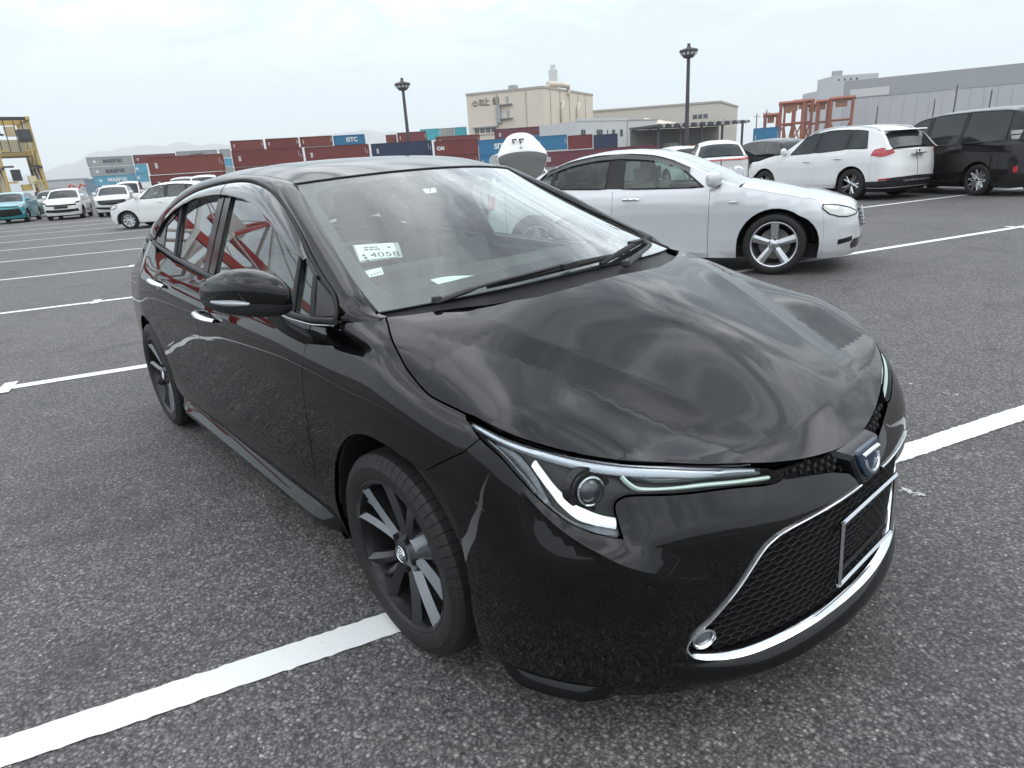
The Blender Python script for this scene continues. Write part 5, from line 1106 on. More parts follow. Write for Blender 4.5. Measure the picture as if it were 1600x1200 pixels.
MB().tube([f2.p(f2.L*.45, zt-1, .4), f2.p(f2.L*.45, zt+1.2, .4), f2.p(f2.L*.36, zt+1.6, -1), f2.p(f2.L*.20, zt+1.4, -2)], .8, 10).build('roof_duct', cream, bw)
for k in range(6): window(f2, bw, f2.L*.08+1.25*k, f2.L*.08+1.25*k+.95, 9.9, 11.1, 0)
c_ = AE(134.9, 216); MB().lathe([(1.35, 0), (1.35, 27.2-zt), (1.1, 27.4-zt), (.8, 27.4-zt), (.8, 28.6-zt), (.0, 28.6-zt)], 20, 'z', (c_[0], c_[1], zt)).build('roof_stack', wwall, bw)
slabp(f1, 'roof_box', f1.L*.55, f1.L*.64, zt, zt+1.4, -4, -1, steel, bw)
q = f1.p(f1.L*.115, 18.4, .06); dm = [(1.15, 0), (0, .75), (-1.15, 0), (0, -.75)]
MB().tube([f1.p(f1.L*.115+a_, 18.4+b_, .08) for a_, b_ in dm], .11, 4, closed=True).build('company_emblem', ink2, bw, smooth=False)
text_mesh('上', 1.1, ink2, bw, f1.p(f1.L*.115, 18.4, .08), f1.d, ext=.03); text_mesh('株式\n会社', .95, ink2, bw, f1.p(f1.L*.205, 18.55, .08), f1.d, ext=.03); text_mesh('上 組', 2.3, ink2, bw, f1.p(f1.L*.33, 18.5, .08), f1.d, ext=.03, bold=.03)
# white office
A, B_ = AE(133.03, 150), AE(126.54, 172); f = Face(A, B_); back = -f.n*12; wo_ = empty('white_office', 'low white office building with small square windows beyond the containers', 'building', (0, 0, 0)); walls(wo_, [A, B_, B_+back, A+back], 8.9, wwall, steel)
slabp(f, 'parapet', -.1, f.L*.60, 8.9, 9.5, -.3, .12, wwall, wo_); slabp(f, 'roof_edge', f.L*.6, f.L+.1, 8.9, 9.1, -.2, .12, steel, wo_)
for s_, z, w, mu in ((.035, 5.6, 1.5, 1), (.215, 5.5, 2.1, 2), (.34, 5.4, .4, 0), (.40, 5.4, 1.2, 0), (.50, 5.4, 1.1, 0), (.65, 5.3, 1.8, 1), (.87, 5.3, 1.7, 1), (.65, 1.3, 1.8, 1), (.30, 1.4, 2., 1)): window(f, wo_, f.L*s_, f.L*s_+w, z, z+1.6, mu)
slabp(f, 'drain_pipe', f.L*.59, f.L*.60, 0, 8.9, 0, .12, steel, wo_)
# long beige building behind and its lean-to roof
A, B_, C_ = AE(132.2, 246), AE(121.71, 250), AE(120.35, 290); f = Face(A, B_); bb = empty('beige_shed', 'long beige shed with a flat roof behind the white office', 'building', (0, 0, 0)); walls(bb, [A, B_, C_, A+C_-B_], 16.6, beige2, creamd)
slabp(f, 'roof_edge', 0, f.L, 16.3, 16.9, 0, .3, creamd, bb); f3 = Face(B_, C_); slabp(f3, 'roof_edge', 0, f3.L, 16.3, 16.9, 0, .3, creamd, bb)
for s_ in (.80, .84, .88): window(f, bb, f.L*s_, f.L*s_+1.6, 11.5, 13, 0)
for s_ in (.2, .5): window(f3, bb, f3.L*s_, f3.L*s_+3, 9.5, 11.5, 1)
for k in range(9):     # saw-tooth lean-to
    a0 = f.L*(.40+.048*k); V = [f.p(a0, 0, 26), f.p(a0+.046*f.L, 0, 26), f.p(a0+.046*f.L, 11.8-.45*k, 20), f.p(a0, 12.2-.45*k, 20), f.p(a0, 10.3-.42*k, 26), f.p(a0+.046*f.L, 9.9-.42*k, 26)]
    MB().add(V, [(4, 5, 2, 3), (0, 1, 5, 4)]).build('lean_to_bay', cream, bb, fix=False)
# dark canopy
A, B_ = AE(126.49, 142), AE(119.4, 158); f = Face(A, B_); cn = empty('dark_canopy', 'dark flat canopy on posts beside the white office', 'canopy', (0, 0, 0))
slabp(f, 'roof_slab', 0, f.L, 6.3, 6.75, -10, 0, canm, cn)
for k in range(int(f.L/1.1)): slabp(f, 'fascia_rib', k*1.1, k*1.1+.55, 6.1, 6.85, 0, .25, steel if k % 2 else canm, cn)
for k in range(5): slabp(f, 'post', f.L*(.03+.23*k), f.L*(.03+.23*k)+.35, 0, 6.3, -1.2, -.85, canm, cn)
slabp(f, 'back_wall', 0, f.L, 0, 6.2, -9.8, -9.5, mat('canopy_back', (.20, .20, .19), .8), cn)
for k in range(4): slabp(f, 'crate_pile', f.L*(.08+.2*k), f.L*(.08+.2*k)+2.6, 0, 2.6+.5*(k % 2), -7, -5, mat('crate_grey', (.35, .34, .32), .8) if k % 2 else rust, cn)
# big grey warehouse on the right and the block behind it
A, B_ = AE(112.94, 252), AE(96, 262); f = Face(A, B_); gw_ = empty('grey_warehouse', 'huge windowless grey warehouse at the right', 'building', (0, 0, 0)); walls(gw_, [A, B_, B_-f.n*60, A-f.n*60], 19.2, gwall, gdark)
slabp(f, 'upper_band', -.1, f.L, 13.9, 19.3, 0, .12, gdark, gw_); slabp(f, 'white_sign', f.L*.025, f.L*.17, 14.2, 16.6, .12, .22, wwall, gw_)
for k in range(22): slabp(f, 'panel_seam', f.L*k/22, f.L*k/22+.10, 0, 13.9, 0, .06, gdark, gw_)
window(f, gw_, f.L*.40, f.L*.40+1.4, 5.2, 6.8, 0); window(f, gw_, f.L*.42, f.L*.42+1.4, 5.2, 6.8, 0)
A, B_ = AE(114.5, 330), AE(111.0, 340); f = Face(A, B_); tb = empty('grey_tower_block', 'stepped pale grey block rising behind the grey warehouse', 'building', (0, 0, 0)); tw_ = mat('tower_grey', (.46, .47, .49), .75, var=.06, vscale=.2); walls(tb, [A, B_, B_-f.n*18, A-f.n*18], 22.3, tw_, steel); 
a2, b2_ = f.A+f.d*f.L*.22, f.B+f.d*1.5; walls(tb, [a2, b2_, b2_-f.n*15, a2-f.n*15], 27.6, tw_, steel, 'upper_wall', 22.25); slabp(f, 'roof_unit', f.L*.24, f.L*.4, 27.6, 29.6, -3, -1, steel, tb)
for k in range(4): window(f, tb, f.L*.3+2.6*k, f.L*.3+2.6*k+.9, 25.4, 26.4)
# ---------------------------------------------------------------- flood-light masts
def mast(az, top_el, D, lab):
    p = AE(az, D); zt = ZE(top_el, D); r = empty('light_mast', lab, 'light mast', (p[0], p[1], 0), 0, 'flood-light masts of the port')
    MB().tube([(0, 0, 0), (0, 0, zt-1.6)], [.42, .30], 14).build('mast', brownp, r)
    hd = MB().lathe([(.3, zt-2.5), (.95, zt-2.3), (1.0, zt-2.1), (1.72, zt-1.25), (1.60, zt-1.0), (.6, zt-.75), (.3, zt-.5), (.3, zt), (0, zt)], 20, 'z').build('lamp_crown', brownp, r, sharp=30)
    for k in range(12):
        q = 2*math.pi*k/12; MB().box((1.42*math.cos(q), 1.42*math.sin(q), zt-1.72), (.10, .42, .46), rz=q, ry=.55).build('flood_lamp', mat('lamp_glass', (.7, .72, .72), .2), hd, smooth=False)
mast(147.2, 6.95, 150, 'tall dark flood-light mast left of the beige warehouse'); mast(124.2, 7.8, 135, 'tall dark flood-light mast right of the beige warehouse')
# utility poles before the grey warehouse
for az, el, D in ((107.1, 2.3, 190), (105.9, 3.1, 180), (103.9, 2.6, 185), (110.6, 2.2, 200), (118.2, 2.6, 190), (118.9, 2.4, 200)):
    p = AE(az, D); zt = ZE(el, D); r = empty('utility_pole', {107.1: 'utility pole above the black van roof, left one', 105.9: 'utility pole above the black van roof, tallest', 103.9: 'utility pole above the black van near the right edge', 110.6: 'utility pole at the left part of the grey warehouse', 118.2: 'thin pole between the canopy and the rusty gantries', 118.9: 'thin pole at the right end of the canopy'}[az], 'pole', (p[0], p[1], 0))
    MB().tube([(0, 0, 0), (0, 0, zt)], [.17, .12], 8).build('shaft', brownp, r); MB().box((0, 0, zt-.8), (.12, 1.9, .14), rz=math.radians(az)+.1).build('crossarm', steel, r)
# ---------------------------------------------------------------- rusty gantries at the right
def gantry(az0, az1, el, D, lab, full=True):
    f = Face(AE(az0, D), AE(az1, D)); zt = ZE(el, D); r = empty('rusty_gantry', lab, 'gantry crane', (0, 0, 0), 0, 'rust red yard gantries by the grey warehouse')
    for a in (0, f.L): 
        for o in (0, -6): MB().tube([f.p(a, 0, o), f.p(a, zt, o)], .42, 8).build('leg', rust, r)
    for o in (0, -6): MB().tube([f.p(-.6, zt, o), f.p(f.L+.6, zt, o)], .5, 4).build('top_beam', rust, r, smooth=False); MB().tube([f.p(0, zt*.55, o), f.p(f.L, zt*.55, o)], .28, 6).build('tie_beam', rust, r)
    for a in (0, f.L): MB().tube([f.p(a, zt, 0), f.p(a, zt, -6)], .4, 4).build('end_beam', rust, r, smooth=False)
    MB().tube([f.p(0, zt*.55, 0), f.p(f.L*.5, .5, 0)], .24, 6).build('brace', rust, r); MB().tube([f.p(f.L, zt*.55, 0), f.p(f.L*.5, .5, 0)], .24, 6).build('brace', rust, r)
    f.slab(MB(), f.L*.2, f.L*.75, zt-2.2, zt-.5, -3.5, -1).build('trolley', mat('trolley_rust', (.36, .17, .10), .7), r, smooth=False)
gantry(115.4, 114.5, 2.7, 245, 'rust red gantry, small one right of the middle'); gantry(114.6, 113.9, 2.85, 228, 'rust red gantry left of the one nearest the warehouse'); gantry(116.9, 116.3, 2.75, 250, 'rust red gantry half hidden at the left of the group'); gantry(117.2, 115.6, 2.95, 215, 'rust red gantry, leftmost of the group'); gantry(116.2, 115.0, 3.0, 235, 'rust red gantry in the middle of the group'); gantry(113.7, 112.25, 2.95, 222, 'rust red gantry nearest the grey warehouse'); gantry(118.3, 117.4, 2.2, 225, 'low rust red gantry by the far poles')
# ---------------------------------------------------------------- yellow straddle carrier
def straddle():
    az, D = 175.05, 128; p = AE(az, D); r = empty('straddle_carrier', 'tall yellow straddle carrier at the left edge', 'straddle carrier', (p[0], p[1], 0), math.radians(az-90+8)); yl = mat('carrier_yellow', (.50, .36, .13), .6, var=.2, vscale=.7); ylp = mat('carrier_pale', (.62, .55, .38), .6); dkm = mat('carrier_dark', (.05, .045, .05), .6); Z = 12.0
    for sx in (-1, 1):
        for k, y in enumerate((-4.2, -1.4, 1.4, 4.2)):
            MB().box((sx*2.35, y, Z/2+.6), (.40, .36, Z-1.4)).build('leg', yl if k in (0, 3) else ylp, r, smooth=False)
        MB().box((sx*2.35, 0, 1.35), (.75, 9.6, .7)).build('bogie_beam', dkm, r, smooth=False); MB().box((sx*2.35, 0, Z), (.5, 9.6, .5)).build('top_beam', yl if sx > 0 else dkm, r, smooth=False); MB().box((sx*2.35, 0, 5.2), (.35, 9.0, .35)).build('mid_rail', dkm, r, smooth=False)
        for k in range(4):
            y = -3.6+2.4*k; MB().lathe([(.25, -.2), (.62, -.22), (.66, -.1), (.66, .1), (.62, .22), (.25, .2)], 20, 'x', (sx*2.35, y, .66)).build('tyre', rubber_, r)
    for y in (-4.3, 4.3, 0): MB().box((0, y, Z), (4.8, .45, .45)).build('cross_beam', dkm if y < 0 else yl, r, smooth=False)
    MB().box((0, 1.0, 7.2), (4.2, 6.2, .5)).build('spreader', yl, r, smooth=False); MB().box((0, -1.2, 8.4), (3.0, 1.8, 1.7)).build('machinery_house', ylp, r, smooth=False)
    cb = MB().box((1.4, -4.6, 9.6), (1.5, 1.5, 1.7)).build('driver_cab', dkm, r, smooth=False); MB().box((1.4, -5.37, 9.7), (1.2, .06, 1.1)).build('cab_window', pane, cb, smooth=False)
    for x_ in (-1.6, -.6, .6, 1.6): MB().tube([(x_, -4.0, Z), (x_, -3.2, 7.4)], .06, 6).build('hoist_rope', dkm, r)
    for k in range(5): MB().box((2.85, 3.2, 2.4+1.9*k), (.9, 2.2, .12)).build('stair_landing', ylp, r, smooth=False)
    for k in range(4): MB().tube([(2.9, 2.3 if k % 2 else 4.1, 2.4+1.9*k), (2.9, 4.1 if k % 2 else 2.3, 4.3+1.9*k)], .10, 6).build('stair_flight', yl, r)
    MB().tube([(2.8, 4.5, 9.5), (2.8, 4.5, 11.2)], .05, 6).build('antenna', dkm, r)
    for sx in (-1, 1):
        for k in range(3):
            y = -2.8+2.8*k; MB().tube([(sx*2.35, y-1.4, 1.7), (sx*2.35, y+1.4, 5.1)], .13, 6).build('side_brace', dkm, r); MB().tube([(sx*2.35, y+1.4, 5.4), (sx*2.35, y-1.4, 9.4)], .13, 6).build('side_brace', yl, r); MB().box((sx*2.1, y, 9.5), (.2, 2.6, .3)).build('upper_rail', ylp, r, smooth=False)
        for k in range(4): MB().box((sx*1.6, -4.35, 3.2+2.2*k), (1.2, .5, .25)).build('leg_bracket', dkm if k % 2 else yl, r, smooth=False)
    for k, (x_, y_, z_, a_, b_) in enumerate(((-.9, -3.9, 4.2, 1.1, 1.6), (.9, -3.9, 3.4, .9, 1.2), (0., -3.6, 2.4, 1.3, .9), (-1.4, 0, 10.6, 1.2, 1.2), (.8, 2, 10.7, 1.4, 1.4))): MB().box((x_, y_, z_), (a_, .9, b_)).build('equipment_box', (dkm, ylp, yl)[k % 3], r, smooth=False)
rubber_ = MATS['tyre_rubber']; straddle()
# distant low sheds, red machines and hills
for nm, lb, a0, a1, D, z, m in (('grey_shed', 'low grey shed beyond the straddle carrier', 173.6, 171.1, 330, 6.4, gwall), ('blue_shed', 'blue-grey shed left of the lettered containers', 171.4, 170.4, 300, 5.6, mat('shed_blue', (.16, .22, .29), .7)), ('maroon_barrier', 'low maroon barrier beyond the parked cars at left', 173.9, 172.3, 200, 2.5, corr('steel_barrier', RED))):
    f = Face(AE(a0, D), AE(a1, D)); r = empty(nm, lb, 'shed' if 'shed' in nm else 'barrier', (0, 0, 0)); walls(r, [f.A, f.B, f.B-f.n*10, f.A-f.n*10], z, m, steel); slabp(f, 'roof_edge', 0, f.L, z-.3, z+.1, 0, .25, steel, r)
redm = mat('machine_red', (.50, .05, .05), .5)
for az, lb in ((172.5, 'small red yard machine, left one of the two'), (171.85, 'small red yard machine, right one of the two')):
    p = AE(az, 150); r = empty('yard_machine', lb, 'machine', (p[0], p[1], 0), 1.2, 'red yard machines'); MB().box((0, 0, 1.3), (1.5, 1.2, .8)).build('body', redm, r, smooth=False); MB().tube([(0, 0, 1.7), (.5, 0, 2.6), (1.3, 0, 2.2)], .16, 8).build('boom', redm, r)
    for s_ in (-1, 1):
        for k in (-1, 1): MB().lathe([(.1, -.12), (.42, -.12), (.42, .12), (.1, .12)], 16, 'y', (k*.6, s_*.65, .42)).build('wheel', rubber_, r)
def hills():
    V = []; F = []; prof = [(178, .9), (176, 1.1), (174, 1.35), (172, 1.9), (170.2, 2.62), (168.8, 2.75), (167.5, 2.92), (166.3, 2.84), (165, 2.98), (163, 2.80), (161, 2.7), (158, 2.85), (155, 2.95), (152.5, 3.18), (151, 3.25), (149.5, 3.12), (147.5, 2.8), (145, 2.4), (143, 1.9), (140, 1.2)]
    az = np.linspace(178, 140, 120); el = np.interp(-az, [-a for a, b in prof], [b for a, b in prof])+.05*np.sin(az*2.3)+.02*np.sin(az*5.3)
    for a, e_ in zip(az, el):
        for t_, k in ((0, 0), (.25, .35), (.5, .68), (.75, .9), (1., 1.)):
            D = 5200+1800*t_; p = AE(a, D); V.append((p[0], p[1], max(-2, (ZE(e_, 7000))*k+7*math.sin(a*3.1+t_*7)*k)))
    for i in range(119):
        for j in range(4): F.append((5*i+j, 5*i+j+1, 5*i+j+6, 5*i+j+5))
    o = MB().add(V, F).build('hills', mat('hill_forest', (.045, .065, .05), .9, var=.3, vscale=.002), None, fix=False); o['kind'] = 'structure'; o['label'] = 'distant hazy hills on the left horizon'
hills()
# ---------------------------------------------------------------- other vehicles
class GC:
    SEC = [(0, .955), (.08, .985), (.28, 1.0), (.50, .998), (.66, 1.0), (.80, .992), (.92, .972), (1.0, .945)]
    def __init__(s, **k):
        d = dict(wb=2.7, fo=.85, ro=.95, W=1.78, R=.325, rimR=.235, tw=.22, zbot=.20, sec=GC.SEC, LN=.95, nx=.62, tx=.55, edge=.075, wr=.60, wbelt=.93, ncrown=.045, cuts=[], taper=.985)
        d.update(k); s.__dict__.update(d)
        s.XF = s.fo-s.nx; s.XR = -s.wb-s.ro+s.tx; s.U0 = -s.XF-s.LN; s.U1 = -s.XR+s.LN
        g = np.arange(s.XR-.2, s.XF+.21, .02); s._gx = g; t = np.interp(-g, [-a for a, b in s.top], [b for a, b in s.top]); s._gt = _blur(t, 2.5, 0)
        r = np.arange(s.roof[-1][0], s.roof[0][0]+.001, .02); s._rx = r; s._rz = np.interp(-r, [-a for a, b in s.roof], [b for a, b in s.roof]); z0, z1 = s._rz[0], s._rz[-1]; s._rz = _blur(s._rz, 3, 0); s._rz[0], s._rz[-1] = z0, z1
    def ztop(s, u):
        u = np.asarray(u, float); x = np.clip(-u, s.XR, s.XF); z = np.interp(x, s._gx, s._gt)
        th = np.clip((-u-s.XF)/s.LN, 0, 1); tt = np.clip((u+s.XR)/s.LN, 0, 1)
        zF = np.interp(s.XF, s._gx, s._gt); zR = np.interp(s.XR, s._gx, s._gt)
        return z+(s.lip-zF)*np.sin(th*np.pi/2)**1.6+(s.tlip-zR)*np.sin(tt*np.pi/2)**1.6
    def band(s, u, z):
        u, z = np.broadcast_arrays(np.asarray(u, float), np.asarray(z, float)); x = np.clip(-u, s.XR, s.XF)
        f = (z-s.zbot)/(np.interp(x, s._gx, s._gt)-s.zbot); y = s.W/2*np.interp(f, [a for a, b in s.sec], [b for a, b in s.sec])
        m = (s.XF+s.XR)/2; y = y*(1-(1-s.taper)*np.clip(np.abs(x-m)/((s.XF-s.XR)/2), 0, 1)**3)
        th = np.clip((-u-s.XF)/s.LN, 0, 1)*np.pi/2; tt = np.clip((u+s.XR)/s.LN, 0, 1)*np.pi/2
        xn = s.fo+np.interp(z, [a for a, b in s.nose], [b for a, b in s.nose]); xt = -s.wb-s.ro+np.interp(z, [a for a, b in s.tail], [b for a, b in s.tail])
        e = .75
        X = np.where(-u > s.XF, s.XF+(xn-s.XF)*np.sin(th)**e, np.where(u > -s.XR, s.XR-(s.XR-xt)*np.sin(tt)**e, -u))
        Y = y*np.where(-u > s.XF, np.cos(th)**e, np.where(u > -s.XR, np.cos(tt)**e, 1.))
        return np.stack([X, Y, z], -1)
    def bandn(s, off=0.):
        def f(a, b):
            P = s.band(a, b); e = 4e-3; n = np.cross(s.band(a+e, b)-s.band(a-e, b), s.band(a, b+e)-s.band(a, b-e)); n /= np.linalg.norm(n, axis=-1, keepdims=True)+1e-12
            mid = np.array([(s.fo-s.wb-s.ro)/2, 0, .6]); r = (P-mid)*[.35, 1, .2]; n = np.where(np.sum(n*r, -1, keepdims=True) < 0, -n, n); return P+off*n, n
        return f
    def gy(s, x, z):
        x = np.asarray(x, float); zt = s.ztop(-x); zm = s._rz.max(); m = (s.roof[0][0]+s.roof[-1][0])/2; L = (s.roof[0][0]-s.roof[-1][0])/2
        wb_ = s.W/2*s.wbelt*(1-.05*np.clip(np.abs(x-m)/L, 0, 1)**3); f = (z-zt)/(zm-zt+1e-6)
        return wb_-(wb_-s.wr)*np.clip(f, -.2, 1.2)-.0*x
    def side(s, off=0.):
        def f(a, b): return numn(lambda x, z: np.stack([x+0*z, s.gy(x, z), z+0*x], -1), a, b, up=(0, 1, .3))
        def g(a, b): P, n = f(a, b); return P+off*n, n
        return g
    def zr(s, x): return np.interp(x, s._rx, s._rz)
    def topsurf(s, x, k):
        x, k = np.broadcast_arrays(np.asarray(x, float), np.asarray(k, float)); z = s.zr(x); zt = s.ztop(-x)-.01; zE = z-np.minimum(s.edge, .5*np.maximum(z-zt, 0)); yE = s.gy(x, zE)
        return np.stack([x, yE*k, zE+(z-zE)*(1-np.abs(k)**3)], -1)
def gen_car(name, label, cat, spec, contact, corner, heading, paint, scale=1., h=.06, fine=True, group=None, wheel='five', wmats=None, glassm=None, sideglass=None, windows=(), lamps=(), skirt=None, extra=None, visor=False, see=False, seats=False):
    c = spec; H = math.radians(heading); hv = np.array([math.cos(H), math.sin(H)]); lv = np.array([-hv[1], hv[0]])
    ax = 0. if corner[0] == 'f' else -c.wb; sd = 1 if corner[1] == 'l' else -1; tr = c.W/2-.10
    loc = np.array(contact)-scale*(hv*(ax+c.wb/2)+lv*sd*(c.W/2-.03))
    car = empty(name, label, cat, (loc[0], loc[1], 0), H, group); car.scale = (scale,)*3
    made0 = set(o.name for o in bpy.data.objects)
    dk = MATS['dark_cavity']; both = lambda *a, **k: [panel(*a, **k), panel(*a, mirror=True, **k)]
    glassm = glassm or MATS['far_glass']; sideglass = sideglass or glassm
    # lower body pieces
    ra = c.R+.055; zc = c.R
    def bottom(u0, u1):
        us = [u for u in np.arange(u0, u1, h) if True]+[u1]; out = []
        cent = [0., c.wb]
        for u in us:
            z = c.zbot
            for q in cent:
                if abs(u-q) < ra: z = max(z, zc+math.sqrt(max(0, ra*ra-(u-q)**2)))
            out.append((u, z))
        for q in cent:
            if u0 < q < u1:
                out = [p for p in out if abs(p[0]-q) >= ra]+[(q-math.cos(a)*ra, zc+math.sin(a)*ra) for a in np.linspace(0, math.pi, 18)]+[(q-ra, c.zbot), (q+ra, c.zbot)]
        key = lambda p: p[0]
        # keep arch order: sort by u, with vertical jambs ordered by z
        res = sorted(out, key=lambda p: (round(p[0], 4), p[1] if any(abs(p[0]-(q-ra)) < 1e-3 for q in cent) else -p[1]))
        return res
    names = ['front_bumper', 'fender', 'front_door', 'rear_door', 'quarter_panel', 'rear_bumper']
    edges = [c.U0]+[-x for x in c.cuts]+[c.U1]
    gapv = .003 if fine else 0
    for i in range(len(edges)-1):
        u0, u1 = edges[i], edges[i+1]
        tp = [(u, float(c.ztop(u))) for u in np.arange(u0, u1, h)]+[(u1, float(c.ztop(u1)))]
        poly = bottom(u0, u1)+tp[::-1]
        nm = names[i] if len(edges) == 7 else 'body_side'
        pm = paint
        both(nm, poly, c.bandn(), pm, car, h=h, ds=h, gap=gapv if i not in (0,) else 0, lip=.02 if fine else 0)
    if fine:
        tp = [(u, float(c.ztop(u))-.015) for u in np.arange(c.U0+.5, c.U1-.5, .12)]; both('inner_skin', bottom(c.U0+.5, c.U1-.5)+tp[::-1], c.bandn(-.02), dk, car, h=.15, ds=.12, gap=0, lip=0)
    # hood and deck
    def deck(nm, ua, ub, crown):
        us = np.linspace(ua, ub, 40); E = c.band(us, c.ztop(us)); V = []; ks = np.linspace(-1, 1, 17)
        for e_, u in zip(E, us):
            for k in ks: V.append((e_[0], e_[1]*k, e_[2]+crown*(1-k*k)*min(1., e_[1]/.5)))
        F = [(i*17+j, i*17+j+1, i*17+j+18, i*17+j+17) for i in range(39) for j in range(16)]
        return MB().add(V, F).build(nm, paint, car, sharp=60)
    deck('hood', -c.roof[0][0]-.03, c.U0, c.ncrown); deck('rear_deck', -c.roof[-1][0]-.10, c.U1, .02)
    # greenhouse
    ks = np.linspace(-1, 1, 21)
    def tops(nm, x0, x1, k0, k1, m, n=20, off=0.):
        xs = np.linspace(x0, x1, n); kk = np.linspace(k0, k1, 13); V = [c.topsurf(x, k)+[0, 0, off] for x in xs for k in kk]; F = [(i*13+j, i*13+j+1, i*13+j+14, i*13+j+13) for i in range(n-1) for j in range(12)]
        return MB().add(V, F).build(nm, m, car, sharp=60)
    x0, x1 = c.roof[0][0], c.roof[-1][0]
    tops('windshield', x0-.01, c.ws_top, -.90, .90, glassm); tops('rear_window', c.rg_top, x1+.02, -.88, .88, glassm); tops('roof', c.ws_top, c.rg_top, -.9, .9, paint)
    for s_ in (1, -1): tops('roof_side_rail', x0, x1, .90*s_, 1.0*s_, paint, 40, .001)
    xs = np.linspace(x0, x1, 40); tl = [(x, float(c.topsurf(x, 1.)[2])) for x in xs]; bl = [(x, float(c.ztop(-x))-.005) for x in xs[::-1]]
    tz = lambda x: float(c.topsurf(x, 1.)[2])
    wp = []
    for (a0, a1, b0, b1) in windows:       # front edge bottom/top, rear edge bottom/top
        n = 8; wp.append([(x, float(c.ztop(-x))+.022) for x in np.linspace(a0, b0, n)]+[(x, max(tz(x)-.014, float(c.ztop(-x))+.03)) for x in np.linspace(b1, a1, n)])
    side_out = tl+bl
    both('side_frame', side_out, c.side(), paint, car, h=max(h, .06), ds=.05, gap=0, lip=0, holes=[resample(inset(resample(w, .05), .001), .05) for w in wp] if see else ())
    for i, w in enumerate(wp):
        both('side_window', w, c.side(.004 if not see else -.004), sideglass if not isinstance(sideglass, (list, tuple)) else sideglass[min(i, len(sideglass)-1)], car, h=max(h, .08), ds=.06, gap=0, lip=.006 if not see else 0)
        if fine:
            for s_ in (1, -1):
                P, n_ = c.side(.005)(np.array([p[0] for p in w]), np.array([p[1] for p in w])); P = P*[1, -s_, 1]
                MB().tube([tuple(p) for p in P], .011, 6, closed=True).build('window_trim', MATS['gloss_black_trim'], car)
    if fine:
        for w0, w1 in zip(wp[:-1], wp[1:]):
            n = len(w0)//2; a, b, c2, d = w0[n-1], w0[n], w1[-1], w1[0]; e_ = .004
            both('door_pillar', [(a[0]-e_, a[1]), (d[0]+e_, d[1]), (c2[0]+e_, c2[1]), (b[0]-e_, b[1])], c.side(.006), MATS['gloss_black_trim'], car, h=.1, ds=.08, gap=0, lip=.004)
    # lamps, grille and other inlays on the band
    for nm, poly, m, off, sides in lamps:
        pl = [((-c.XF-c.LN*a[1]) if a[0] == 'n' else (-c.XR+c.LN*a[1]) if a[0] == 't' else -a[1], a[2]) for a in poly]
        if nm == 'headlight' and fine:
            for s_ in (1, -1):
                Q, _n = c.bandn(off)(*np.array(resample(pl, .03)).T); MB().tube([tuple(q*[1, -s_, 1]) for q in Q], .006, 6, closed=True).build('lamp_seal', MATS['dark_cavity'], car)
        if sides == 2: both(nm, pl, c.bandn(off), m, car, h=.04, ds=.03, gap=0, lip=.012)
        else: panel(nm, pl, c.bandn(off), m, car, h=.04, ds=.03, gap=0, lip=.012, mirror=sides < 0)
    # underbody, wheels
    MB().b2((-c.wb-c.ro*.7, -c.W/2*.82, .18), (c.fo*.6, c.W/2*.82, .32)).build('underbody', dk, car, smooth=False)
    for x in (0, -c.wb):
        for s_ in (1, -1):
            make_wheel(car, (x, s_*(c.W/2-.035-c.tw/2), c.R), c.R, c.tw, c.rimR, wheel, wmats, s_, rot=.4 if wheel != 'five' else 0., lugs=5 if fine else 0, seg=48 if fine else 28, tread=False)
            L = []
            for q in np.linspace(-.1, math.pi+.1, 16): L.append([(x+ra*1.02*math.cos(q), s_*c.W/2*.95, c.R+ra*1.02*math.sin(q)), (x+ra*1.02*math.cos(q), s_*c.W/2*.6, c.R+ra*1.02*math.sin(q)), (x, s_*c.W/2*.58, c.R)])
            MB().loft(L, closed=False).build('wheel_arch_liner', dk, car, fix=False)
    # mirrors
    xm = c.roof[0][0]-.22; zm = float(c.ztop(-xm))+.10; ym = float(c.gy(np.array(xm), zm))
    for s_ in (1, -1):
        r = []
        for t in np.linspace(0, 1, 8):
            y = ym+.03+.19*t; k = math.sin(math.pi*(t*.86+.09))**.28; r.append([(xm-.02-.05*t+.065*k*math.cos(q)*(1 if math.cos(q) > 0 else .6), s_*y, zm+.075*k*math.copysign(abs(math.sin(q))**.55, math.sin(q))) for q in np.linspace(0, 2*math.pi, 16, endpoint=False)])
        r = [[(xm-.02+(a-xm+.02)*1.2, b, zm+(c_-zm)*1.15) for a, b, c_ in q_] for q_ in r]; mo = MB().loft(r).build('door_mirror', paint, car, sharp=50); MB().tube([(xm, s_*(ym-.01), zm-.07), (xm, s_*(ym+.09), zm-.05)], .025, 8).build('mirror_foot', MATS['black_plastic'], mo)
    if fine:
        for xh in c.handles:
            for s_ in (1, -1):
                z = float(c.ztop(-xh[0]))-xh[1]; P = []
                for t in np.linspace(0, 1, 9): q, n_ = c.bandn(.004+.028*math.sin(math.pi*t)**.5)(np.array([-xh[0]-.1+.2*t]), np.array([z])); P.append(q[0]*[1, -s_, 1])
                MB().tube(P, .013, 8).build('door_handle', c.hmat or paint, car)
